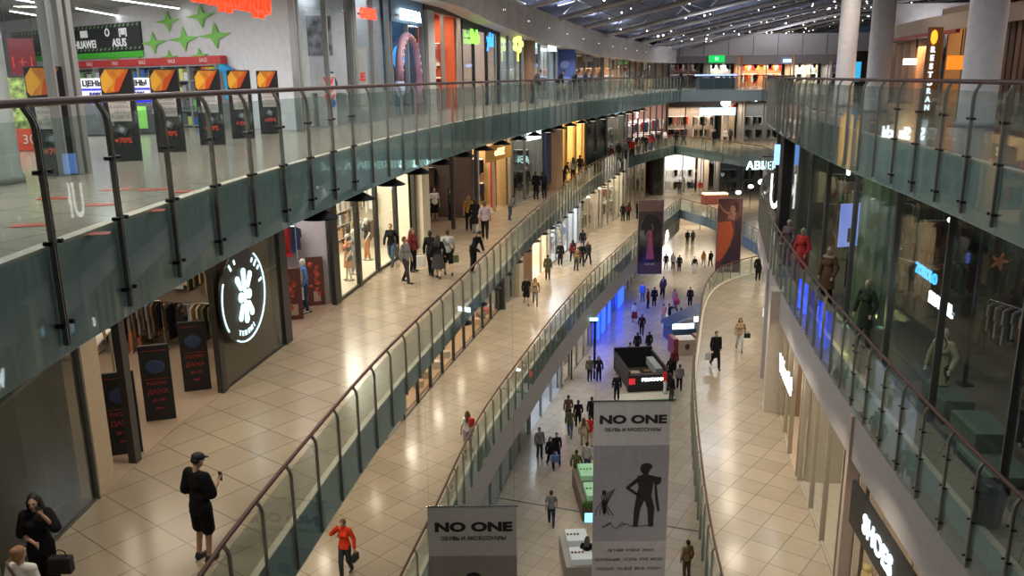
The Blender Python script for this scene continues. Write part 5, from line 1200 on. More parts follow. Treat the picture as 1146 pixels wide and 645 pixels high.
r = empty('food_counter', (21.6,88,6), .1, 'red food counter with lit top near the bright far shop', 'counter')
b = B(); cbox(b, (0,0,.5), (2.6,1.2,1.0)); obj('body', bevel(b,.02), cm((.28,.08,.06),.5), r); b = B(); cbox(b, (0,0,1.08), (2.5,1.1,.14)); obj('lit_top', b, em((1,.8,.5), 1.), r)

# ================= ground floor, left shops
room(S1L, 17, 43., 1, 0, HS, 4.5, (.25,.25,.25), 160, COOL, fcol=(.3,.28,.26))
front(S1L, 17, 43., 1, 0, HS, 'long grey glass front of the ground floor shop below the red jacket walker', step=2.2, header=1.2, hcol=cm((.16,.16,.16),.5), kick=.05)
for y, cols, l in ((34,[BK,GR,BR],'dark clothes rack behind the ground floor glass near joint line'),(38,[BK,BR,OL],'olive and brown clothes rack behind the ground floor glass'),(41.5,[LG,BK,WH],'black and white clothes rack behind the ground floor glass')):
    rack(toward(S1L,y,1,1.6,0), yaw(S1L,y,1), 2.6, cols, l)
room(S1L, 43.3, 50., 1, 0, HS, 5, (.45,.48,.5), 400, COOL, fcol=(.4,.4,.42))
front(S1L, 43.3, 50., 1, 0, HS, 'open ground floor shop below the magenta sign', step=2.2, header=1., hcol=cm((.2,.2,.2),.5), gaps=((43,50),), kick=0)
sign('OK', S1L, 49., 1, 3.8, .8, (1,.12,.75), 'magenta glowing sign on the ground floor', 5., off=.35, bold=.03)
for y, t, l in ((46.2,BL,'mannequin in blue below the magenta sign'),(48.4,LG,'mannequin in grey below the magenta sign')): mannequin(toward(S1L,y,1,1.,0), -60, ('jacket',t), ('trousers',BK), l)
room(S1L, 50.3, 58.4, 1, 0, HS, 4, (.52,.42,.38), 380, NEUT)
front(S1L, 50.3, 58.4, 1, 0, HS, 'pale ground floor front with pink poster and dark canopy', step=2., header=.8, hcol=M_GREYF, kick=.05)
p = toward(S1L,52.5,1,.25,0); r = empty('poster', p, yaw(S1L,52.5,1), 'pink and orange poster behind pale ground floor glass', 'poster'); b = B(); box(b, (0,-.55,.8), (.04,.55,3.0)); obj('sheet', b, mat('pink_poster', (.62,.36,.30), .6, noise=.5, nscale=3.), r)
p = at(665, 424, 0); r = empty('black_canopy', p, 0, 'black canopy frame with green exit light beside the blue shop', 'canopy')
b = B(); cbox(b, (-.75,0,4.0), (1.7,.5,.16)); obj('roof', b, M_BLACK, r); b = B(); cbox(b, (0,0,2.0), (.14,.14,4.)); cbox(b, (-1.5,0,2.0), (.10,.10,4.)); obj('post', b, M_BLACK, r); b = B(); cbox(b, (-.1,-.3,4.15), (.5,.1,.18)); obj('exit_light', b, em((.5,1,.8), 3), r)
room(S1L, 58.7, 72.5, 1, 0, HS, 3, (.02,.05,.5), 500, (.15,.25,1), fcol=(.1,.1,.3))
front(S1L, 58.7, 72.5, 1, 0, HS, 'ground floor shop front glowing deep blue', step=2.3, header=1.1, hcol=M_BLACK, kick=.05)
E_B = em((.02,.07,1.), 3.2)
for y, w, l in ((62.2,.6,'narrow glowing blue column of the blue shop'),(64.6,.35,'slimmest glowing blue strip of the blue shop'),(70.,1.3,'widest glowing blue column of the blue shop'),(60.2,.3,'glowing blue strip closest to the black canopy')):
    b = B(); box(b, (-.12,-w,0), (0,w,3.9)); o = obj('light_column', b, E_B); o.location = P(S1L,y)-nrm(S1L,y,1)*.12; o.rotation_euler.z = yaw(S1L,y,1); tag(o, l, 'light column')
sign('ODB', S1L, 70.2, 1, 4.35, .6, (.1,.6,1), 'light blue sign above the widest blue column', 5., off=.4)
for y in (61,65,70): q = P(S1L,y)-nrm(S1L,y,1)*1.2; area((q.x,q.y,2.6), 1.6, 160, (.10,.16,1), (0,-PI/2,0))
room(S1L, 73., 84., 1, 0, HS, 3, (.3,.28,.28), 160, NEUT)
front(S1L, 73., 84., 1, 0, HS, 'grey ground floor front behind the pink dress banner', step=2.2, header=.8, kick=.05)
farfront(21.6, 27., 106., 0, HS, (.5,.42,.34), 500, WARM, 'ground floor far shop at the end of the hall', .8, cm((.3,.26,.22),.5))
farfront(18.6, 21.2, 106., 0, HS, (.75,.72,.66), 700, NEUT, 'bright ground floor doorway left of the far hall end', .8, cm((.3,.26,.22),.5))
farfront(27.4, 44., 100., 0, HS, (.4,.34,.28), 400, WARM, 'wide ground floor far shop front behind the orange dress banner', .8, cm((.3,.26,.22),.5))
for x, y in ((14,88),(20,90),(26,88),(32,86),(24,80),(32,76),(15,78)): area((x,y,5.0), .8, 260, WARM, spread=2.6)

# ================= second floor, right shops
room(S2R, 8, 18.6, -1, 6, HS, 5, (.5,.42,.32), 220, WARM, fcol=(.45,.36,.26))
front(S2R, 8, 18.6, -1, 6, HS, 'shop front with leaning white letters and toys, below the grey fascia', step=1.8, header=.5, hcol=M_BLACK, kick=.05, fm=cm((.45,.40,.33),.5), gaps=((13,18.6),))
sign('SHOES', S2R, 16.3, -1, 9.25, .66, (.70,.85,1), 'tall white glowing letters on a black band near the toys', 1.6, off=.32, bold=.015, board=(.02,.02,.02), w=4.)
pillar(S2R, 19.3, -1, 6, HS, .22, .3, (.45,.36,.31), 'pinkish beige pillar beside the white letters', .02)
TOY = [((.75,.42,.05),.22,'orange plush toy on top of the toy display'),((.65,.6,.55),.2,'white plush toy on the toy display'),((.60,.25,.25),.24,'pink plush toy low in the toy display'),((.62,.62,.60),.24,'pale plush toy beside the pink one'),((.78,.45,.08),.2,'small orange plush toy under the white letters'),((.3,.2,.15),.2,'brown plush toy in the toy display'),((.55,.45,.2),.18,'yellowish plush toy in the toy display')]
table(toward(S2R,17.3,-1,.4,6), yaw(S2R,17.3,-1), 2.4, .7, .9, (.4,.3,.2), 'wooden toy display table under the white letters')
for k, (c2, s, l) in enumerate(TOY):
    q = toward(S2R, 16.3+.36*k, -1, .3+.12*(k%2), 6.9); r = empty('plush_toy', q, 2.4, l, 'toy')
    b = B(); ell(b, (0,0,s), (s*.8,s*.7,s)); ell(b, (0,0,s*2.3), (s*.6,s*.55,s*.6))
    for sx in (-1,1): ell(b, (sx*s*.45,0,s*2.8), (s*.2,s*.15,s*.25)); ell(b, (sx*s*.7,-.1,s*1.2), (s*.25,s*.3,s*.25)); ell(b, (sx*s*.45,-.15,s*.3), (s*.3,s*.45,s*.25))
    obj('body', bake(b, .02), cm(c2,.9), r, True)
for y, t, l in ((11,RD,'mannequin in red far inside the toy shop'),(13.2,BE,'mannequin in beige far inside the toy shop')): mannequin(toward(S2R,y,-1,1.2,6), 60, ('jacket',t), ('trousers',BE), l)
room(S2R, 20., 25.6, -1, 6, HS, 4.5, (.30,.23,.16), 170, WARM, fcol=(.5,.42,.32))
front(S2R, 20., 25.6, -1, 6, HS, 'cream glass corner shop front on the right walkway', step=1.87, header=.4, kick=.05, fm=cm((.36,.31,.24),.5))
for y, t, l in ((21.4,WH,'mannequin in white in the cream corner window'),(23.,TN,'mannequin in tan in the cream corner window')): mannequin(toward(S2R,y,-1,.9,6), 60, ('coat',t), ('trousers',BE), l)
rack(toward(S2R,24.3,-1,2.2,6), yaw(S2R,24.3,-1), 2., [WH,BE,LG], 'pale clothes rack in the cream corner shop')
room(S2R, 26., 31.2, -1, 6, HS, 4.5, (.26,.17,.10), 170, WARM, fcol=(.45,.36,.26))
front(S2R, 26., 31.2, -1, 6, HS, 'warm shop front behind the white vertical word sign', step=1.75, header=.4, kick=.05, fm=cm((.42,.34,.24),.5), gaps=((26,28.),))
sign('Wendel', S2R, 27.0, -1, 9.25, .80, (.9,.96,1), 'white glowing word sign against the cream corner shop', 5., off=.4, bold=.03)
shelf(toward(S2R,28.,-1,1.6,6), yaw(S2R,28,-1), 1.6, 1.5, 3, (.3,.2,.12), 'low shelf with orange goods under the white word sign', [(.8,.4,.05),(.7,.5,.1),(.05,.05,.05)], .4, None, 'orange goods box on the low shelf under the word sign')
pillar(S2R, 31.9, -1, 6, HS, .9, .7, (.50,.44,.36), 'cream pillar beside the white word sign', .25)
pillar(S2R, 35.8, -1, 6, HS, 1.0, .7, (.34,.33,.33), 'grey pillar further along the right walkway', .2)
room(S2R, 32.6, 44., -1, 6, HS, 4.5, (.45,.30,.20), 350, WARM)
front(S2R, 32.6, 44., -1, 6, HS, 'dark brown shop front further along the right walkway', step=1.9, header=.6, kick=.05, fm=cm((.12,.09,.07),.5))
sign('II', S2R, 36.8, -1, 8.6, .5, (.9,.96,1), 'small white light box sign beside the grey pillar', 4., off=.5)
sign('IIII', S2R, 33.6, -1, 9.3, .5, (.35,.5,.6), 'slanted dark sign with pale edge above the small light box', 1.2, off=.4, board=(.03,.05,.06))
room(S2R, 44.4, 56., -1, 6, HS, 4.5, (.4,.33,.27), 350, WARM)
front(S2R, 44.4, 56., -1, 6, HS, 'beige shop front near the far corner of the right walkway', step=2.2, header=.6, kick=.05, fm=cm((.4,.33,.27),.5))
for x, y in ((20,64),(24,62),(22,70),(28,70)): area((x,y,10.9), .6, 200, WARM, spread=2.6)

# ================= third floor, right side: glass wall close behind the rail
room(S3R, 9, 19.2, -1, 12, HS, 7, (.07,.065,.085), 40, NEUT, fcol=(.20,.16,.13), parts=(1,0))
room(S3R, 19.2, 27.6, -1, 12, HS, 7, (.06,.06,.055), 16, (1,.95,.8), fcol=(.12,.10,.08), parts=(0,0))
room(S3R, 27.6, 40., -1, 12, HS, 6, (.10,.10,.06), 45, (1,.95,.75), fcol=(.25,.22,.14), parts=(0,1))
front(S3R, 10, 20., -1, 12, HS, 'tall dim glass wall behind the white mannequin and dark bin', g=G_R3, fm=cm((.10,.10,.09),.4), step=3.2, header=.25, kick=.03, mw=.05)
front(S3R, 20.1, 28., -1, 12, HS, 'tall dim glass wall around the fluted greenish column', g=G_R3, fm=cm((.10,.10,.09),.4), step=3.2, header=.25, kick=.03, mw=.05)
front(S3R, 28.1, 40., -1, 12, HS, 'glass wall before the red and brown coats', g=G_R3, fm=cm((.13,.13,.10),.4), step=3.2, header=.25, kick=.03, mw=.06)
# fluted column
q = toward(S3R, 24.2, -1, .75, 12); b = B(); n_ = 14; ring = []
prof = []
for k in range(n_*2):
    a = PI*k/n_; rr = .50+(.035 if k % 2 else 0); ring.append((rr*math.cos(a), rr*math.sin(a)))
prism(b, ring, 0, HS-.05); cbox(b, (0,0,HS-.25), (1.35,1.35,.3)); cbox(b, (0,0,HS-.55), (1.2,1.2,.12)); cbox(b, (0,0,.12), (1.2,1.2,.24))
bmesh.ops.recalc_face_normals(b, faces=b.faces[:]); o = obj('fluted_column', b, cm((.20,.27,.14),.6)); o.location = q; tag(o, 'broad fluted greenish column behind the third floor glass', 'column')
area((q.x-1.3,q.y-1.2,12.7), .5, 14, (1,.88,.30), (PI*.6,0,PI*.72))
# black trusses under the ceiling
def truss(a, b_, label, h=.5):
    a, b_ = Vector(a), Vector(b_); d = b_-a; L_ = d.length; n_ = int(L_/.55); bm = B(); o0 = a.copy(); r = empty('ceiling_truss', o0, 0, label, 'truss')
    tube(bm, [V((0,0,0)), d], .03, 6); obj('top_chord', bm, M_BLACK, r); bm = B(); tube(bm, [V((0,0,-h)), d-V((0,0,h))], .03, 6); obj('bottom_chord', bm, M_BLACK, r)
    bm = B()
    for i in range(n_):
        p, q = d*(i/n_), d*((i+1)/n_); m = (p+q)/2
        tube(bm, [p, m-V((0,0,h)), q], .018, 5)
    obj('web', bm, M_BLACK, r)
for k, (y, l) in enumerate(((13.5,'black ceiling truss nearest the camera side of the glass wall shop'),(17.,'black ceiling truss above the white mannequin'),(20.5,'black ceiling truss right of the fluted column'),(28.,'black ceiling truss above the brown coat'))):
    a = toward(S3R, y, -1, .3, 16.7); b_ = toward(S3R, y, -1, 6.5, 16.7); truss(a, b_, l)
truss(toward(S3R,12.5,-1,1.,16.6), toward(S3R,22.5,-1,1.3,16.6), 'long black ceiling truss running along the glass wall')
b = B(); tube(b, [(0,0,0),(0,0,4.7)], .05, 8); cbox(b, (0,0,.03), (.3,.3,.06)); o = obj('truss_post', b, M_BLACK); o.location = toward(S3R,19.,-1,1.6,12); tag(o, 'black steel post carrying the ceiling trusses', 'post')
r = empty('spot_lamp', toward(S3R,19.,-1,.9,16.0), 0, 'single bright spot under the black ceiling truss', 'lamp'); b = B(); ell(b, (0,0,0), (.11,.11,.07)); obj('lens', b, em((1,.98,.9), 14), r, True); b = B(); tube(b, [(0,0,.05),(0,0,.2)], .06, 10); obj('housing', b, M_BLACK, r)
# white mannequin and others
def rmann(y, into, top, bot, l, h=1.8, skin=None, deg=70, base=0.): 
    q = toward(S3R, y, -1, into, 12+base); return mannequin(q, deg-90, top, bot, l, skin or cm((.35,.33,.26)), h=h)
p = at(1048, 455, 12); r = figure((p.x,p.y,12), math.radians(-50), 'mannequin', ('coat',(.50,.46,.30)), ('wide',(.07,.08,.05)), None, True, 1.84, 'pale bald mannequin in cream coat standing beside the glass wall', True, M_MANN, 'mannequin', 'mannequin', (.05,.05,.04))
b = B(); tube(b, [(0,0,0),(.06,0,.2),(0,0,.34)], .015, 6); obj('dark_scarf', b, M_BLACK, r).location = (.05,-.13,1.25)
p0 = at(895, 312, 12.9); 
for u, v, t, b2, l, hh in ((895,314,('coat',(.50,.05,.05)),('trousers',(.4,.05,.04)),'mannequin in long red coat behind the third floor rail',1.95),(924,342,('coat',(.13,.075,.04)),('trousers',BK),'mannequin in brown fur collared coat behind the rail',1.95),
                       (965,388,('coat',(.035,.05,.03)),('trousers',(.05,.06,.04)),'mannequin in dark green coat beside the fluted column',1.9),(880,298,('coat',(.16,.12,.12)),('trousers',BK),'mannequin in greyish coat before the tall black sign',1.85)):
    p = at(u, v, 12); figure((p.x,p.y,12), math.radians(-55), 'mannequin', t, b2, None, True, hh, l, True, cm((.40,.33,.22)), 'mannequin', 'mannequin', BK)
b = B(); 
for k in range(12): a = k*PI/6; ell(b, (.13*math.cos(a),.10*math.sin(a),0), (.06,.06,.05))
brown_m = [o for o in bpy.data.objects if o.get('label','').startswith('mannequin in brown fur')][0]; o = obj('fur_collar', bake(b, .018), cm((.35,.30,.20),1.), brown_m, True); o.location = (0,0,1.46)
for k, (y, d, c2, l) in enumerate(((12.,2.4,[MR,BK,DG],'maroon clothes rack in the glass wall shop'),(14.5,3.4,[WH,LG,BL],'white and blue clothes rack in the glass wall shop'),(16.8,2.8,[BK,NV,LI],'navy and lilac clothes rack in the glass wall shop'),(20.5,3.4,[LG,BR,BK],'grey and brown clothes rack behind the truss post'),(26,2.4,[OL,TN,LG],'olive clothes rack beyond the fluted column'),(29,2.2,[OL,BK,BE],'olive and beige clothes rack behind the brown coat'),(32,2.2,[BR,OL,MR],'brown clothes rack behind the red coat'))):
    rack(toward(S3R,y,-1,d,12), yaw(S3R,y,-1)+.4, 2.2, c2, l)
for y, d, t, l in ((13.,1.4,LI,'mannequin in lilac in the glass wall shop'),(14.2,1.6,DG,'mannequin in charcoal in the glass wall shop'),(15.6,1.5,MR,'mannequin in maroon in the glass wall shop'),(11.6,1.4,BL,'mannequin in blue in the glass wall shop')):
    rmann(y, d, ('jacket',t), ('trousers',BK), l)
for k, (y, d, z, c2, l) in enumerate(((13.,2.0,15.6,(.6,.45,.15),'gold ring ornament hanging in the glass wall shop'),(17.8,1.5,15.3,(.65,.20,.05),'orange star ornament hanging beside the white sign reflection'),(12.2,2.,14.9,(.4,.05,.05),'red round ornament hanging low in the glass wall shop'))):
    q = toward(S3R,y,-1,d,z); r = empty('hanging_ornament', q, 0, l, 'ornament'); b = B()
    if k == 0: tube(b, [(.28*math.cos(t),0,.28*math.sin(t)) for t in [2*PI*i/16 for i in range(17)]], .05, 8, False)
    elif k == 1:
        for i in range(5): tube(b, [(0,0,0),(.2*math.cos(i*1.256),0,.2*math.sin(i*1.256))], [.06,.02], 6)
    else: ell(b, (0,0,0), (.2,.2,.2))
    obj('ornament', b, cm(c2,.4), r, True); b = B(); tube(b, [(0,0,.1),(0,0,17-z-.1)], .006, 5); obj('cord', b, M_DARK, r)
sign('ZOKOLO', S3R, 22.6, -1, 13.9, .40, (.06,.42,.95), 'blue sign reflection modelled as glowing letters behind the truss post', 2.2, off=-1.7, bold=.012)  # glowing letters stand in for a sign reflected in the glass wall
sign('IKONTEL', S3R, 18.6, -1, 14.1, .36, (.75,.93,1), 'slanted white sign reflection modelled as glowing letters above the white mannequin', 4.5, off=-.7, bold=.015)  # white reflection on the glass, built as glowing letters inside
r = empty('blue_screen', toward(S3R,28.6,-1,1.0,14.2), PI/2+.3, 'glowing pale blue screen between the coats and column', 'screen'); b = B(); box(b, (0,-.45,-.75), (.06,.45,.75)); obj('panel', b, em((.25,.35,.95), .9), r); b = B(); box(b, (-.0,-.12,-.6), (-.02,.12,-.1)); obj('figure_picture', b, cm((.05,.05,.1)), r); b = B(); tube(b, [(.03,0,-2.2),(.03,0,-.75)], .04, 8); obj('stand', b, M_DARK, r)
# tall black sign slab with white and blue letters
q = P(S3R, 35.8)-nrm(S3R,35.8,-1)*.33
b = B(); box(b, (-.2,-.45,.1), (.2,.45,4.8)); o = obj('black_slab', bevel(b,.02), M_BLACK); o.location = (q.x,q.y,12); o.rotation_euler.z = -.15; tag(o, 'tall black slab beside the glowing white letters', 'sign board')
sign('UK', S3R, 37.9, -1, 14.0, 2.3, (1,.98,.92), 'large white glowing letters left of the tall black slab', 3.5, off=.35, bold=.01, xdir=(1,-.3,0), sx=.30)
sign('III', S3R, 37.9, -1, 15.7, 1.1, (.2,.4,1), 'blue glowing strip above the large white letters', 2.5, off=.35, bold=.08, xdir=(1,-.3,0), sx=.9)
sign('IS', S3R, 24.6, -1, 16.55, .5, (.6,.95,1), 'small cyan sign hanging above the fluted column', 4., off=.12, bold=.02)
room(S3R, 40.4, 56, -1, 12, HS, 4, (.10,.08,.08), 60, NEUT)
front(S3R, 40.4, 56., -1, 12, HS, 'dark shop front beyond the tall black slab', g=G_R3, fm=M_BLACK, step=2.6, header=.3, kick=.05)
# plinths and bin
for u, v, w, d, h, l in ((1052,506,1.2,.7,.55,'greenish low display plinth with dark base behind the rail'),(1068,528,1.5,.8,.16,'lowest flat plinth next to the taller display plinth'),(1020,462,1.4,.6,.45,'pale display plinth next to the white mannequin')):
    p = at(u, v, 12); r = empty('display_plinth', (p.x+.75,p.y,12), yaw(S3R,p.y,-1), l, 'plinth'); b = B(); cbox(b, (0,0,h/2+.08), (d,w,h)); obj('top_block', bevel(b,.015), cm((.12,.165,.13),.4), r); b = B(); cbox(b, (0,0,.04), (d+.06,w+.06,.08)); obj('base', b, M_BLACK, r)
p = at(1112, 586, 12); r = empty('waste_bin', (p.x-.12,p.y,12), 0, 'dark waste bin with rounded lid behind the third floor rail', 'bin'); b = B(); lathe(b, [(.19,0),(.20,.02),(.25,.55),(.25,.60)], 24); obj('body', b, cm((.02,.02,.02),.35), r, True); b = B(); lathe(b, [(.27,.59),(.28,.62),(.24,.72),(.12,.76),(.01,.765)], 24); obj('lid', b, cm((.03,.03,.03),.3), r, True)
b = B(); box(b, (.0,-.9,.05), (.03,.9,3.0)); r = obj('frosted_drawing', b, cm((.10,.12,.30),.5)); r.location = toward(S3R,12.3,-1,.12,12.1); r.rotation_euler.z = yaw(S3R,12.3,-1); bpy.data.objects.remove(r)
r = empty('window_lettering', toward(S3R,12.0,-1,-.02,14.), 0, 'dark painted letters with blue flourish on the glass wall', 'sticker'); A3 = face_frame((0,0,0), P(S3R,11.3)-P(S3R,12.7)); lettering('NO', .34, A3, M_BLACK, r, .004, .01, 1.3)
b = B(); rnd = random.Random(4)
for k in range(14): ell(b, A3 @ V((rnd.uniform(-.6,.6), .28+rnd.uniform(-.1,.12), 0)), (.10,.01,.07))
for k in range(5): tube(b, [A3 @ V((-.1+.07*k,.1,0)), A3 @ V((-.05+.05*k,-1.2-.1*k,0))], .012, 5)
obj('flourish', b, cm((.07,.09,.28),.5), r, True)

stock(S3L, 14.2, 22.2, 1, 12, 6.6, [[TN,BE,BK,OL],[LG,BR,BK,WH],[BK,MR,DG,TN]], 'at the back of the doorway shop')
stock(S3L, 23.0, 26.8, 1, 12, 4.5, [[WH,LG,BL,RD,NV],[NV,WH,PK,BL]], 'behind the red gate panels')
stock(S3L, 27.5, 36.0, 1, 12, 3.6, [[BE,WH,BR,LG],[TN,WH,GR,BK],[WH,BK,BE]], 'in the bright cream shop')
stock(S3L, 38.2, 43.8, 1, 12, 5.4, [[BR,BK,MR],[BK,TN,DG]], 'in the dark brown shop')
stock(S3L, 49.4, 54.2, 1, 12, 3.4, [[DG,BK,GR],[BK,BR,LG]], 'under the slanted white sign')
stock(S3L, 69.5, 75.6, 1, 12, 2.5, [[OL,LG,BK],[GR,BK,WH]], 'behind the greenish glass front')
stock(S3L, 76.8, 92.0, 1, 12, 4.2, [[RD,WH,BK,NV],[MR,RD,WH],[BK,BL,RD,WH],[WH,MR,TN]], 'in the busy far shop')
stock(S2L, 14.5, 30.5, 1, 6, 4.5, [[BR,BK,TN],[BL,NV,WH],[WH,GR,BK]], 'in the long shop window room')
stock(S2L, 31.6, 43.0, 1, 6, 4.4, [[WH,RD,BK,LG],[BK,NV,TN]], 'behind the crates of the ledge')
stock(S2L, 59.6, 67.6, 1, 6, 2.9, [[WH,LG,PK,BL],[BE,WH,NV]], 'in the white lit windows')
stock(S2L, 74.8, 89.6, 1, 6, 2.9, [[BE,BR,WH],[OL,TN,RD]], 'in the far wooden and green pictured shops')
stock(S1L, 26., 42.6, 1, 0, 4.0, [[BK,GR,BR],[DG,OL,BK],[BK,LG,WH]], 'behind the long grey glass')
stock(S1L, 43.6, 49.8, 1, 0, 4.4, [[BL,WH,GR],[LG,NV,WH]], 'in the shop with magenta sign')
stock(S2R, 20.3, 25.3, -1, 6, 3.8, [[WH,BE,TN],[LG,BR,WH]], 'in the cream corner shop')
stock(S3R, 9.4, 19.0, -1, 12, 5.8, [[LI,NV,BK,WH],[MR,BK,LG,BL],[WH,LI,RD,BK]], 'in the glass wall shop beside the trusses')
stock(S3R, 19.4, 27.4, -1, 12, 5.8, [[BR,OL,BK],[GR,BK,MR]], 'behind the fluted column')
stock(S3R, 28.0, 39.6, -1, 12, 5.0, [[OL,BE,BR],[BK,TN,OL]], 'behind the coats')
stock(S4L, 32.3, 36.2, 1, 18, 2.1, [[RD,MR,WH],[WH,RD,BK]], 'in the orange red shop')
stock(S4L, 47.8, 52.8, 1, 18, 2.5, [[WH,GR,BK],[LG,NV]], 'in the pale shop beside the blue banner')
stock(S4L, 55.6, 64.2, 1, 18, 2.5, [[BR,BK,TN],[BK,MR]], 'in the brown nameplate shop')
stock(S4L, 65.4, 88.6, 1, 18, 2.2, [[BE,WH,RD],[BK,BE,TN],[RD,BK]], 'in the last top gallery shops')

cross(S3L, (22.1,), 1, 12, 3.6, 4.0, [[TN,BE,BK,OL,LG]], 'on the end wall of the doorway shop')
cross(S3L, (26.5,), 1, 12, 2.7, 3.2, [[WH,NV,MR,LG,RD]], 'on the end wall behind the red gate panels')
cross(S3L, (29.2,31.4,35.7), 1, 12, 2.6, 1.8, [[BE,WH,LG],[TN,WH],[WH,BR,BE]], 'in the bright cream shop')
cross(S3L, (41.5,43.6), 1, 12, 3.6, 2.6, [[BR,BK,MR],[BK,TN,BR]], 'in the dark brown shop')
cross(S3L, (48.2,), 1, 12, 2.8, 2.6, [[NV,RD,BK,BL]], 'on the end wall of the warm orange shop')
cross(S3L, (51.5,54.2), 1, 12, 2.2, 2.2, [[DG,BK,GR],[BK,OL]], 'under the slanted white sign')
cross(S3L, (71,73.5,75.7), 1, 12, 1.8, 1.8, [[OL,LG,BK],[GR,BK,WH]], 'behind the greenish glass front')
cross(S3L, (78,80,82,84,86,88,90,92), 1, 12, 1.7, 2.4, [[RD,WH,BK,NV],[MR,RD,WH,BE],[BK,BL,RD,WH],[WH,MR,TN,BK]], 'in the busy far shop')
cross(S2L, (18,21,24,27,30.4), 1, 6, 3.0, 2.4, [[BR,BK,TN],[BL,NV,WH],[WH,GR,BK]], 'in the long shop window room')
cross(S2L, (34,37,40,43,46.9), 1, 6, 2.9, 2.4, [[WH,RD,BK,LG],[BK,NV,TN]], 'behind the crates of the ledge')
cross(S2L, (49.9,), 1, 6, 2.0, 2.0, [[GR,BK,OL]], 'behind the grey second floor glass')
cross(S2L, (60.8,62.4,64,65.6,67.6), 1, 6, 1.9, 1.6, [[WH,LG,PK,BL],[BE,WH,NV],[WH,MR,LG]], 'in the white lit windows')
cross(S2L, (70,72,73.6), 1, 6, 1.9, 1.8, [[BE,BR,WH],[OL,TN]], 'in the cream shop left of the pink dress banner')
cross(S2L, (76,78,80,81.6), 1, 6, 1.9, 1.8, [[BE,BR,WH],[(.05,.3,.15),WH,TN],[OL,TN,RD]], 'in the shop with small green picture')
cross(S1L, (28,31,34,37,40,42.6), 1, 0, 2.6, 2.4, [[BK,GR,BR],[DG,OL,BK],[BK,LG,WH]], 'behind the long grey ground floor glass')
cross(S1L, (45,47.2,49.6), 1, 0, 2.8, 2.4, [[BL,WH,GR],[LG,NV,WH]], 'in the shop with magenta sign')
cross(S1L, (52,55,58), 1, 0, 2.2, 2.2, [[PK,WH,GR],[LG,BE]], 'behind the pale ground floor front')
cross(S1L, (75,78,81), 1, 0, 1.7, 1.8, [[BK,MR,WH]], 'behind the grey front of the far hall')
cross(S2R, (21.5,23.4,25.3), -1, 6, 2.4, 1.8, [[WH,BE,TN],[LG,BR,WH]], 'in the cream corner shop')
cross(S2R, (27.2,29.2,31), -1, 6, 2.4, 2.0, [[BR,TN,BK],[(.7,.35,.05),BR,BK]], 'behind the white word sign')
cross(S2R, (35,38,41,43.8), -1, 6, 2.0, 2.2, [[BR,TN,BK],[BK,BE]], 'in the dark brown framed shop of the walkway')
cross(S3R, (11.5,13.6,15.8,18.4), -1, 12, 3.8, 2.6, [[LI,NV,BK,WH],[MR,BK,LG,BL],[WH,LI,RD,BK]], 'in the glass wall shop beside the trusses')
cross(S3R, (21.6,26.8), -1, 12, 4.0, 2.6, [[BR,OL,BK],[GR,BK,MR]], 'around the fluted column')
cross(S3R, (30.5,33.5,36.5,39.6), -1, 12, 3.2, 2.4, [[OL,BE,BR],[BK,TN,OL],[MR,BK,LG]], 'behind the coats')
cross(S4L, (36.2,), 1, 18, 1.6, 1.6, [[RD,MR,WH]], 'on the end wall of the orange red shop')
cross(S4L, (49,51,53), 1, 18, 1.7, 1.8, [[WH,GR,BK],[LG,NV,GR]], 'in the pale shop beside the blue banner')
cross(S4L, (57,59.5,62,64.2), 1, 18, 1.7, 1.8, [[BR,BK,TN],[BK,MR,LG]], 'in the brown nameplate shop')
cross(S4L, (68,70.8,74,77,80,84), 1, 18, 1.5, 1.6, [[BE,WH,RD],[BK,BE,TN],[RD,BK,WH]], 'in the last top gallery shops')
FARK = 0
for x0, x1, y, z, pals, wh in ((17.6,23.4,95,12,[[BR,BK,RD],[WH,TN,BK]],'under the lightbox sign'),(25.9,31,93,12,[[GR,BK,WH],[BK,LG]],'in the grey far shop'),(17.6,21.4,95,6,[[WH,LG,BE],[BE,PK,WH]],'in the bright white far shop'),
        (23.8,33,94,6,[[BK,DG,NV],[BK,GR]],'in the cluttered dim far shop'),(24.9,29.8,92,18,[[RD,WH,(.8,.3,.05)],[WH,(.8,.35,.05),RD]],'in the orange far top shop'),(30.5,33.8,92,18,[[WH,BE,TN],[BE,LG]],'in the cream far top shop'),(21.5,24.3,92,18,[[WH,LG,BK]],'in the far top shop by the green sign'),(17.3,20.9,92,18,[[GR,MR,BK]],'in the far top shop with grey posters'),(34.5,47,92,18,[[BK,WH,GR],[WH,PK,BK],[BK,BL]],'in the dim far top shops')):
    n = max(1, int((x1-x0)/2.2)); st = (x1-x0)/n
    for i in range(n): wall_rack((x0+st*(i+.5), y+2.1-.5*(i%2), z), PI/2, st*.8, pals[i % len(pals)], '%s clothes rack facing the hall, %s' % (ORD[i], wh), i)
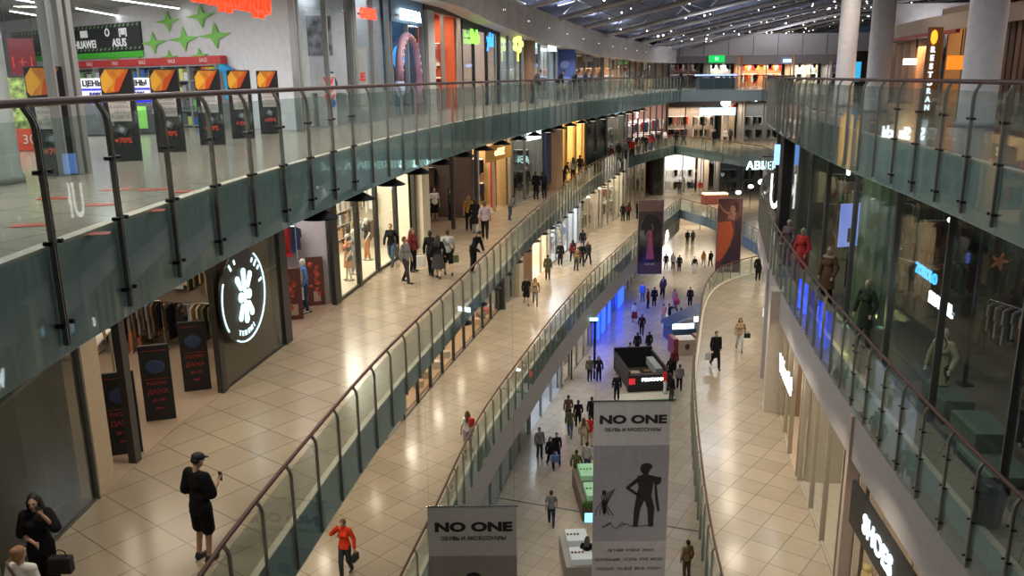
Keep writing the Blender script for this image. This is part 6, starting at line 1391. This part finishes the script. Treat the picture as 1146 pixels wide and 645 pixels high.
# ================= top gallery, right side
CW = (.74,.71,.73)
for u, v, rad, l in ((1091,141,.42,'thickest pale round column before the slatted wood wall'),(979,125,.37,'pale round column of medium thickness on the top gallery'),(943,119,.36,'slimmest pale round column farthest along the top gallery')):
    p = at(u, v, 18); b = B(); lathe(b, [(rad+.03,0),(rad+.03,.12),(rad,.14),(rad,9.2)], 40); o = obj('round_column', b, cm(CW,.6), None, True); o.location = p; tag(o, l, 'column')
F4R = [(5,13.2),(18,14.6),(26,15.6),(34,16.6),(45,19.),(60,25)]
def slats(y0, y1, z0, z1, label, col=(.20,.12,.085)):
    a0 = P(F4R,y0,18); r = empty('slatted_wall', a0, 0, label, 'wall panel'); pts = line_pts(F4R, y0, y1, .42); b = B()
    for p, q in zip(pts, pts[1:]):
        d = (q-p).normalized(); n = Vector((d.y,-d.x,0)); prism(b, [p-Vector((a0.x,a0.y,0)), q-Vector((a0.x,a0.y,0)), q+n*.05-Vector((a0.x,a0.y,0)), p+n*.05-Vector((a0.x,a0.y,0))], z0, z1)
    bmesh.ops.recalc_face_normals(b, faces=b.faces[:]); obj('backing', b, cm((.07,.05,.04),.6), r); 
    for k, p in enumerate(pts):
        b = B(); cbox(b, (p.x-a0.x-.05,p.y-a0.y,(z0+z1)/2), (.10,.22,z1-z0)); obj('slat', b, cm([c*(1+.25*((k*7)%3-1)) for c in col],.5), r)
slats(12, 28.2, 0, 3.9, 'wall of dark vertical wood slats right of the thickest column'); slats(33.5, 41, 0, 2.6, 'lighter wood slats left of the orange tipped light sign', (.36,.23,.16))
room(F4R, 28.5, 33.2, -1, 18, 3.6, 4, (.40,.22,.10), 140, (1,.72,.4), fcol=(.3,.22,.16))
r = front(F4R, 28.5, 33.2, -1, 18, 3.6, 'brown shop front beside the orange tipped light sign', step=2.3, header=.7, hcol=cm((.28,.2,.15),.6), kick=.05, fm=cm((.12,.08,.06),.5), gaps=((31,32.9),))
pts = line_pts(F4R, 8, 40, 2.); pts = [p-Vector((.35,0,0)) for p in pts]; strip('trim_red_beam', [V((p.x,p.y,0)) for p in pts if p.y < 30], 21.35, 22.0, cm((.33,.035,.025),.5), 0, .3); strip('trim_pale_beam', [V((p.x,p.y,0)) for p in pts if p.y < 41], 20.75, 21.3, cm((.42,.34,.27),.6), 0, .15); strip('trim_thin_red', [V((p.x-.2,p.y,0)) for p in pts if 30 <= p.y < 41], 20.6, 20.72, cm((.33,.035,.025),.5), 0, .15)
p = at(1041, 131, 18); r = empty('light_totem', (p.x-.2,p.y,18), .2, 'tall slim totem with white lit letters and orange tip', 'sign')
b = B(); box(b, (-.10,-.08,0), (.30,.08,2.55)); obj('body', bevel(b,.01), cm((.22,.10,.03),.5), r)
b = B(); ell(b, (-.0,-.10,2.27), (.11,.05,.20)); obj('orange_emblem', b, em((1,.30,.02), 2.2), r, True)
for k, ch in enumerate('RESTORAN'): lettering(ch, .22, face_frame((-.0,-.10,1.92-.235*k),(1,0)), em((.75,.87,1), 1.8), r, .015, .008)
p = at_y(1074, 70, 27.); r = empty('orange_sign', p, 0, 'flat orange lit sign box beside the thickest column', 'sign'); b = B(); cbox(b, (0,0,0), (.75,.12,.42)); obj('box_body', b, em((1,.24,.02), 1.1), r); b = B(); tube(b, [(0,0,.2),(0,0,1.0)], .02, 6); obj('hanger', b, M_DARK, r)
p = at_y(1024, 69, 36.); r = empty('wall_lamp', p, 0, 'warm white light glowing on the amber wall', 'lamp'); b = B(); cbox(b, (0,0,0), (.9,.2,.25)); obj('lens', b, em((1,.75,.45), 4), r); b = B(); tube(b, [(0,0,.1),(0,0,1.)], .02, 6); obj('hanger', b, M_DARK, r)
area((16.5,35,20.3), 1.5, 110, (1,.55,.22))
p = at(972, 112, 18); r = empty('black_stall', (p.x-.2,p.y,18), 0, 'black box stall between the two pale columns', 'stall'); b = B(); cbox(b, (0,0,1.15), (2.0,1.6,2.3)); obj('body', bevel(b,.04), M_BLACK, r); b = B(); cbox(b, (-.8,-.83,1.35), (.3,.04,.9)); obj('cyan_screen', b, em((.04,.42,.8), 1.0), r)
b = B(); box(b, (26,62,21.0), (40,62.3,24)); o = obj('wall_right_upper', b, M_FASC); o['kind'] = 'structure'
b = B(); box(b, (33,6,17),(33.2,62,26)); o = obj('wall_right', b, cm((.13,.11,.10),.7)); o['kind'] = 'structure'

# ================= hanging banners
def banner(u, v, w, h, dep, label, build, yaw_=0.):
    d = ray(u, v); t = dep; p = V((d.x*t/1, d.y*t, EYE+d.z*t)); r = empty('hanging_banner', p, yaw_, label, 'banner')
    b = B(); cbox(b, (0,0,-h/2), (w,.02,h)); obj('cloth', b, cm((.74,.72,.74),.7), r); b = B(); tube(b, [(-w/2-.04,0,0),(w/2+.04,0,0)], .022, 8); tube(b, [(-w/2-.04,0,-h),(w/2+.04,0,-h)], .022, 8); obj('rod', b, M_CHROME, r)
    b = B()
    for s in (-1,1): tube(b, [(s*w*.48,0,0),(s*w*.48,0,26.0-p.z)], .0012, 4)
    obj('cable', b, M_DARK, r); build(r, w, h); return r
def f_at(x, y): return face_frame((x,-.013,y),(1,0))
def woman_silhouette(r, w, h, cy, s, m):
    b = B(); y = -.016
    def L_(pts, rs): tube(b, [(p[0]*s, y, cy+p[1]*s) for p in pts], [q*s for q in rs], 8)
    b2 = B()
    ell(b, (.0*s,y,cy+1.62*s), (.13*s,.004,.14*s)); ell(b, (.03*s,y,cy+1.68*s), (.15*s,.004,.10*s))
    prism(b, [(x*s, z*s) for x, z in ((-.20,1.42),(-.06,1.46),(-.05,1.62),(.08,1.62),(.08,1.46),(.24,1.42),(.20,1.1),(.17,.88),(.26,.55),(.24,.0),(.12,0),(.08,.5),(.0,.75),(-.10,.5),(-.16,.0),(-.28,0),(-.26,.5),(-.20,.9),(-.16,1.1))], 0, .004, face_frame((0,y,cy),(1,0)))
    for pts in (((-.2,1.38),(-.48,1.12),(-.46,1.07),(-.18,.86),(-.16,.94),(-.38,1.10),(-.14,1.28)), ((.2,1.42),(.42,1.38),(.40,1.22),(.30,1.16),(.36,.7),(.40,.45),(.34,.42),(.28,.7),(.24,1.15))):
        prism(b, [(x*s, z*s) for x, z in pts], 0, .004, face_frame((0,y,cy),(1,0)))
    for v_ in b.verts: v_.co.y = max(min(v_.co.y, y+.002), y-.004)
    bmesh.ops.recalc_face_normals(b, faces=b.faces[:]); b2.free(); return obj('silhouette', b, m, r)
INK = cm((.03,.028,.03),.7)
def noone(r, w, h, full=True):
    b = B(); cbox(b, (0,-.012,-1.24-(h-1.24)/2), (w,.004,h-1.24)); obj('grey_field', b, cm((.44,.43,.49),.7) if full else cm((.42,.38,.37),.7), r)
    lettering('NO ONE', .31, f_at(.02,-.52), INK, r, .002, .016, 1.42)
    lettering('ОБУВЬ И АКСЕССУАРЫ', .128, f_at(.02,-.80), INK, r, .002, .003, 1.0)
    if not full:
        b = B(); ell(b, (.0,-.016,-1.82), (.19,.003,.16)); obj('head_silhouette', b, INK, r); return
    woman_silhouette(r, w, h, -3.62, 1.05, INK).location.x = .38
    b = B(); rnd = random.Random(3)
    def sk(pts): tube(b, [(x,-.016,z+.38) for x, z in pts], .010, 4)
    for k in range(7): sk([(-.78+.06*k,-3.05+.03*k),(-.74+.02*k,-3.3),(-.72+.01*k,-3.6)])
    for k in range(5): sk([(-.72,-3.2),(-.9+.1*k,-3.45-.03*k),(-.92+.12*k,-3.65)])
    ell(b, (-.70,-.016,-2.60), (.06,.003,.08)); sk([(-.75,-4.0),(-.5,-3.9),(-.4,-4.05),(-.1,-3.9),(.1,-4.0),(.5,-3.95)]); sk([(-.72,-4.02),(-.6,-3.9),(-.5,-3.86)]); sk([(-.3,-3.97),(-.2,-3.86),(-.12,-3.95)])
    obj('sketch', b, INK, r)
    b = B(); cbox(b, (0,-.015,-5.03), (w,.004,1.94)); obj('pale_footer', b, cm((.60,.58,.60),.7), r)
    for k, t in enumerate(('.  ЛЕТНЯЯ  НОВАЯ  ЗИМА','КОЛЛЕКЦИЯ   ОСЕНЬ  УЖЕ  МОДА','СКИДКИ   НА ВСЁ  ВЕСЬ  СЕЗОН')): lettering(t, .11, face_frame((0,-.018,-4.33-.28*k),(1,0)), INK, r, .002, .002)
banner(708, 449, 2.0, 6.0, 21.0*1.03, 'large hanging banner with the silhouette of a standing woman', lambda r, w, h: noone(r, w, h), -.0)
banner(528, 567, 2.0, 6.0, 18.2*1.03, 'lower hanging banner cropped by the frame, beside the red jacket walker', lambda r, w, h: noone(r, w, h, False), 0.)
def lady(r, w, h, orange):
    F_ = lambda x, z: (x,-.015,z)
    if not orange:
        b = B(); cbox(b, (0,-.012,-h/2), (w*.99,.004,h*.99)); obj('dark_field', b, cm((.07,.035,.035),.6), r)
        b = B(); cbox(b, (0,-.016,-.45), (w*.96,.003,.9)); obj('top_band', b, cm((.17,.10,.09),.6), r)
        b = B(); ell(b, (0,-.017,-2.3), (.85,.002,1.25)); cbox(b, (0,-.017,-3.7), (1.7,.003,2.6)); obj('arch_shape', b, cm((.02,.015,.018),.6), r, True)
        b = B(); prism(b, [(-.12,0),(.12,0),(.17,-.8),(.32,-2.3),(-.32,-2.3),(-.17,-.8)], 0, .004, face_frame((0,-.022,-2.45),(1,0))); bmesh.ops.recalc_face_normals(b, faces=b.faces[:]); obj('pink_dress', b, cm((.32,.06,.12),.6), r)
        b = B(); ell(b, F_(.02,-1.98), (.13,.004,.16)); tube(b, [(-.1,-.02,-2.4),(-.3,-.02,-2.8),(-.2,-.02,-3.1)], .03, 6); tube(b, [(.1,-.02,-2.4),(.22,-.02,-2.2),(.1,-.02,-1.9)], .03, 6); obj('portrait', b, cm((.28,.15,.12),.6), r)
        lettering('IIuII IuIII', .26, face_frame((0,-.02,-5.15),(1,0)), cm((.4,.3,.28),.5), r, .002, .004, .9)
    else:
        b = B(); cbox(b, (0,-.012,-h/2), (w*.99,.004,h*.99)); obj('brown_field', b, cm((.13,.05,.04),.6), r)
        b = B(); prism(b, [(-.95,-1.9),(.1,-1.8),(.35,-2.6),(.1,-3.8),(-.6,-5.0),(-.95,-5.1)], 0, .004, face_frame((0,-.018,0),(1,0))); bmesh.ops.recalc_face_normals(b, faces=b.faces[:]); obj('orange_dress', b, cm((.50,.10,.03),.6), r)
        b = B(); ell(b, F_(.25,-.85), (.26,.004,.34)); tube(b, [(.1,-.02,-1.3),(-.5,-.02,-1.0),(-.95,-.02,-.4)], .09, 6); tube(b, [(.2,-.02,-1.1),(.1,-.02,-1.7)], .28, 8); 
        for v_ in b.verts: v_.co.y = max(min(v_.co.y, -.014), -.022)
        obj('portrait', b, cm((.36,.17,.11),.6), r)
        b = B(); ell(b, F_(.4,-.75), (.3,.003,.45)); obj('hair_picture', b, cm((.05,.02,.018),.6), r)
        b = B(); prism(b, [(.95,-1.3),(.4,-1.9),(.45,-3.0),(0,-4.2),(-.6,-5.3),(.95,-5.3)], 0, .003, face_frame((0,-.016,0),(1,0))); bmesh.ops.recalc_face_normals(b, faces=b.faces[:]); obj('dark_shape', b, cm((.05,.025,.03),.6), r)
        lettering('IIuII IuII', .3, face_frame((0,-.02,-5.6),(1,0)), cm((.45,.35,.3),.5), r, .002, .004)
banner(729, 224, 2.0, 6.0, 65.5*1.0, 'dark hanging banner with a figure in pink dress', lambda r, w, h: lady(r, w, h, False))
banner(818, 222, 2.0, 6.0, 65.5*1.0, 'brown hanging banner with a figure in orange dress', lambda r, w, h: lady(r, w, h, True))

# ================= kiosks on the ground floor
r = empty('kiosk', (8.35,51.6,0), .10, 'black walled kiosk with a white lit word on its front', 'kiosk')
b = B()
for s in (-1,1): cbox(b, (s*1.25,0,.65), (.12,4.2,1.3))
obj('side_wall', b, M_BLACK, r); b = B(); cbox(b, (0,-2.1,.55), (2.8,.45,1.1)); obj('front_counter', bevel(b,.03), M_BLACK, r); b = B(); cbox(b, (0,2.1,.75), (2.6,.15,1.5)); obj('back_wall', b, M_BLACK, r)
b = B(); cbox(b, (0,0,.03), (2.6,4.2,.06)); obj('platform', b, cm((.05,.045,.04),.5), r)
lettering('PELICANA', .27, face_frame((.2,-2.35,.80),(1,0)), em((.95,.98,1), 3), r, .02, .01, 1.2)
b = B(); cbox(b, (-1.15,-2.34,.72), (.4,.03,.4)); obj('red_light', b, em((.7,.03,.05), .6), r)
b = B(); cbox(b, (.85,-.2,.9), (.45,2.4,.5)); obj('glass_case', b, cm((.32,.36,.37),.1), r)
b = B(); cbox(b, (-.7,-1.3,.75), (.6,.7,.4)); obj('goods_tray', b, cm((.38,.28,.18),.5), r); b = B(); cbox(b, (.1,-1.2,.8), (.4,.4,.4)); obj('till', b, cm((.10,.04,.02),.5), r)
r = empty('rug', (8.1,48.3,0), .10, 'green edged pale mat in front of the black kiosk', 'mat'); b = B(); cbox(b, (0,0,.02), (3.6,1.3,.04)); obj('mat_body', b, cm((.50,.48,.42),.8), r); b = B(); cbox(b, (0,-.6,.03), (3.6,.14,.05)); obj('green_edge', b, cm((.05,.25,.12),.8), r)
r = empty('kiosk', (12.9,59.8,0), .12, 'dark blue kiosk with slanted roof and two white screens', 'kiosk')
b = B(); cbox(b, (0,0,.6), (2.6,2.4,1.2)); obj('counter', bevel(b,.03), cm((.03,.06,.10),.4), r)
b = B(); prism(b, [(-1.5,1.3),(1.4,2.5),(1.4,2.38),(-1.5,1.18)], -.9, .9, face_frame((0,.3,0),(1,0))); bmesh.ops.recalc_face_normals(b, faces=b.faces[:]); obj('roof', b, cm((.02,.05,.10),.4), r)
for x, z, w in ((-.55,1.45,1.6),(.85,1.95,1.2)): b = B(); cbox(b, (x,-1.25,z), (w,.08,.36)); obj('screen', b, em((.85,.95,1), 4.5), r)
for x, zz in ((-1.2,1.4),(1.25,2.4)): b = B(); cbox(b, (x,.4,zz/2), (.1,.1,zz)); obj('post', b, M_BLACK, r)
r = empty('kiosk', (12.4,56.9,0), .12, 'small pale cube kiosk with dark red sides', 'kiosk')
b = B(); cbox(b, (-.1,0,.55), (1.3,1.2,1.1)); obj('body', bevel(b,.03), cm((.52,.44,.38),.5), r)
for s in (-.95,.85): b = B(); cbox(b, (s,0,.6), (.35,1.3,1.2)); obj('side_wall', b, cm((.25,.04,.03),.5), r)
b = B(); ell(b, (-.1,-.62,.6), (.18,.02,.22)); obj('emblem', b, cm((.12,.06,.05),.5), r)
b = B(); cbox(b, (1.5,.2,.5), (.6,1.0,1.0)); obj('dark_counter', b, M_BLACK, r)
def counter(u, v, w, d, label, green, lit):
    p = at(u, v, 0); r = empty('display_counter', (p.x,p.y,0), .06, label, 'display counter')
    b = B(); cbox(b, (0,0,.45), (w,d,.9)); obj('base', bevel(b,.02), cm((.12,.08,.06) if green else (.30,.28,.26),.5), r)
    for i, (y, s) in enumerate(((-d*.28,.85),(d*.28,.85))):
        b = B(); cbox(b, (.05,y,1.05), (w*.72,d*.38,.26)); obj('showcase', bevel(b,.01), em(lit,.22), r)
        b = B()
        for q in range(4): ell(b, (-w*.25+.16*q*w/1.4,y,1.22), (.05,.06,.04))
        obj('goods', b, cm((.1,.3,.06) if green else (.2,.12,.08),.5), r, True)
    if green: b = B(); 
    if green:
        for q in range(18): ell(b, (random.uniform(-w*.45,w*.45), -d/2-.05, random.uniform(.7,.95)), (.12,.09,.12))
        obj('foliage', b, cm((.05,.14,.03),.9), r, True)
    return r
counter(661, 562, 1.3, 3.4, 'dark display counter with green lit tops and plants', True, (.25,.48,.30)); counter(646, 638, 1.2, 2.4, 'white lit display counter at the bottom beside the lower banner', False, (.42,.46,.47))
p = at(664, 612, 0); r = empty('screen_stand', (p.x,p.y,0), 0, 'small bright blue screen above the white lit counter', 'screen'); b = B(); cbox(b, (0,0,1.35), (.75,.06,.4)); obj('panel', b, em((.2,.55,1), 2.2), r); b = B(); tube(b, [(0,.05,0),(0,.05,1.2)], .04, 8); lathe(b, [(.2,0),(.2,.03),(.04,.04)], 16); obj('stand', b, M_DARK, r)
b = B(); a_, b_ = at(556,558,0), at(640,572,0); d = (b_-a_).normalized(); n = Vector((-d.y,d.x,0)); prism(b, [a_-d, b_+d*18, b_+d*18+n*.09, a_-d+n*.09], .002, .006); o = obj('trim_floor_joint', b, cm((.04,.045,.05),.4)); o['kind'] = 'structure'

# ================= fascia above the top shops, roof
FZ = [(0,21.95),(34,21.9),(44,21.25),(62,20.65),(82,20.45)]
pts = [P(S4L,y)-nrm(S4L,y,1)*.9 for y in fr(4,88,2.)]
b = B()
for p, q in zip(pts, pts[1:]):
    d = (q-p).normalized(); n = Vector((-d.y,d.x,0)); z0, z1 = interp(FZ,p.y), interp(FZ,q.y); hh = 1.5
    vs = [b.verts.new(v_) for v_ in (V((p.x,p.y,z0)),V((q.x,q.y,z1)),V((q.x,q.y,z1+hh)),V((p.x,p.y,z0+hh)), V((p.x,p.y,z0))+n*1.6, V((q.x,q.y,z1))+n*1.6)]
    b.faces.new((vs[0],vs[1],vs[2],vs[3])); b.faces.new((vs[1],vs[0],vs[4],vs[5]))
o = obj('trim_upper_fascia', b, M_FASC); o['kind'] = 'structure'
for k, y in enumerate(fr(20,84,4.)):
    p = P(S4L,y)-nrm(S4L,y,1)*.95; z = interp(FZ,y)+.75
    r = empty('fascia_light', (p.x,p.y,z), 0, 'small round light set in the pale fascia above the top shops', 'lamp', 'fascia lights'); b = B(); ell(b, (0,0,0), (.05,.05,.05)); obj('lens', b, em((1,.9,.8), 1.5), r, True); b = B(); lathe(b, [(.10,-.02),(.10,.02)], 14, Matrix.Rotation(PI/2,4,'Y')); obj('ring', b, M_DARK, r)
for y in fr(9,84,4.): 
    p = P(S4L,y)-nrm(S4L,y,1)*1.8; area((p.x,p.y,interp(FZ,y)-.1), .5, 120, NEUT, spread=2.6)
def zf(y): return interp(FZ, y)+1.45
def xs(y): return P(S4L, min(y,90)).x+(max(0,y-90)*.45)+.9
def prof_z(s):   # height over the fascia top, s metres right of it
    return interp([(-12,.0),(0,.0),(14,3.1),(26,4.3),(60,4.6)], s)
def roof_z(x, y): return zf(y)+prof_z(x-xs(y))
M_ROOF = mat('roof_night_glass', (.055,.07,.13), .8, noise=.35, nscale=.25)
b = B(); ys = fr(-6,122,4.); SS = (-12,0,7,14,20,26,40,62); prev = None
for y in ys:
    row = [b.verts.new(V((xs(y)+s, y, zf(y)+prof_z(s)+1.0))) for s in SS]
    if prev:
        for k in range(len(SS)-1): b.faces.new((prev[k], row[k], row[k+1], prev[k+1]))
    prev = row
o = obj('ceiling_roof_glass', b, M_ROOF); o['kind'] = 'structure'
M_TRUSS = cm((.42,.40,.40),.6)
for k, y in enumerate(fr(26,118,6.)):
    b = B(); SK = -.35; n_ = 20; L_ = 44.
    def tp(s, dz=0., dy=0.): yy = y+SK*s+dy; return V((xs(y)+s, yy, zf(y)+prof_z(s)+dz))
    S_ = [L_*i/n_ for i in range(n_+1)]
    tube(b, [tp(s) for s in S_], .15, 8); tube(b, [tp(s,.8,.9) for s in S_], .06, 6)
    for i in range(n_): tube(b, [tp(S_[i]), tp((S_[i]+S_[i+1])/2,.8,.9), tp(S_[i+1])], .04, 5)
    o = obj('trim_roof_truss', b, M_TRUSS); o['kind'] = 'structure'
for s in (6,13,21,30):
    b = B(); tube(b, [V((xs(y)+s, y+SK*s*0, zf(y)+prof_z(s)+.1)) for y in fr(20,118,4.)], .05, 6); o = obj('trim_roof_purlin', b, M_TRUSS); o['kind'] = 'structure'
rnd = random.Random(11)
for y in fr(30,88,7): p = P(S4L,y)-nrm(S4L,y,1)*.9; area((p.x,p.y,interp(FZ,y)+1.6), 1.2, 120, (.90,.92,1), (PI,-.5,0))  # unseen uplights added along the fascia to brighten the roof trusses
for x, y in ((24,45),(30,60),(36,75),(28,88),(14,60),(20,74)): area((x,y,21.6), 2., 150, (.88,.91,1), (PI,0,0))  # more added uplights for the trusses, no fittings behind them
area((28,84,22.6), 4., 200, (.95,.93,1), (PI/2,0,0))  # added fill aimed at the far upper wall
LM = B(); ell(LM, (0,0,0), (.07,.07,.07)); LMe = mesh_of(LM, 'roof_lamp'); LMe.materials.append(em((1,.93,.82), 7))
for k in range(280):
    y = rnd.uniform(38,112); x = rnd.uniform(xs(y)+1, 44); o = link(bpy.data.objects.new('roof_lamp', LMe)); s = rnd.uniform(.45,1.15)*(y/60)**.5; o.scale = (s,s,s)
    o.location = (x,y,roof_z(x,y)+rnd.uniform(-.15,.5)); tag(o, 'tiny white light point scattered over the dark roof trusses', 'lamp', 'light points on the roof')
for x, y in ((2,18),(6,34),(10,50),(16,64),(20,80),(26,40),(34,60),(12,8)): area((x,y,23.3), 3., 400, (.90,.94,1))  # unseen area lights added under the roof as general fill
for x, y in ((11,12),(12.5,22),(13.5,32),(15.5,42),(20,52)): area((x-.6,y,23.0), 1.2, 85, (1,.88,.74))  # unseen fill over the right gallery, strengthened to brighten the columns
b = B(); box(b, (-26,-6,-.3), (-25.8,122,26)); o = obj('wall_outer_left', b, cm((.12,.11,.11),.7)); o['kind'] = 'structure'

# ================= world, camera, view
w = bpy.data.worlds.new('World'); bpy.context.scene.world = w; w.use_nodes = True
w.node_tree.nodes['Background'].inputs[0].default_value = (.35,.42,.6,1); w.node_tree.nodes['Background'].inputs[1].default_value = .05
cam = bpy.data.cameras.new('camera'); co = bpy.data.objects.new('camera', cam); COL.objects.link(co)
cam.sensor_width = 36; cam.lens = FPX/1146*36; cam.clip_end = 400; cam.clip_start = .05
co.matrix_world = Matrix.Translation((0,0,EYE)) @ Matrix.Rotation(PI/2-PIT, 4, 'X') @ Matrix.Rotation(-ROL, 4, 'Z')
sc = bpy.context.scene; sc.camera = co
sc.view_settings.view_transform = 'Standard'; sc.view_settings.look = 'None'; sc.view_settings.exposure = 0.; sc.view_settings.gamma = 1.; sc.view_settings.use_curve_mapping = False
sc.cycles.transparent_max_bounces = 24; sc.cycles.max_bounces = 6; sc.cycles.diffuse_bounces = 3; sc.cycles.glossy_bounces = 3; sc.cycles.sample_clamp_indirect = 3.
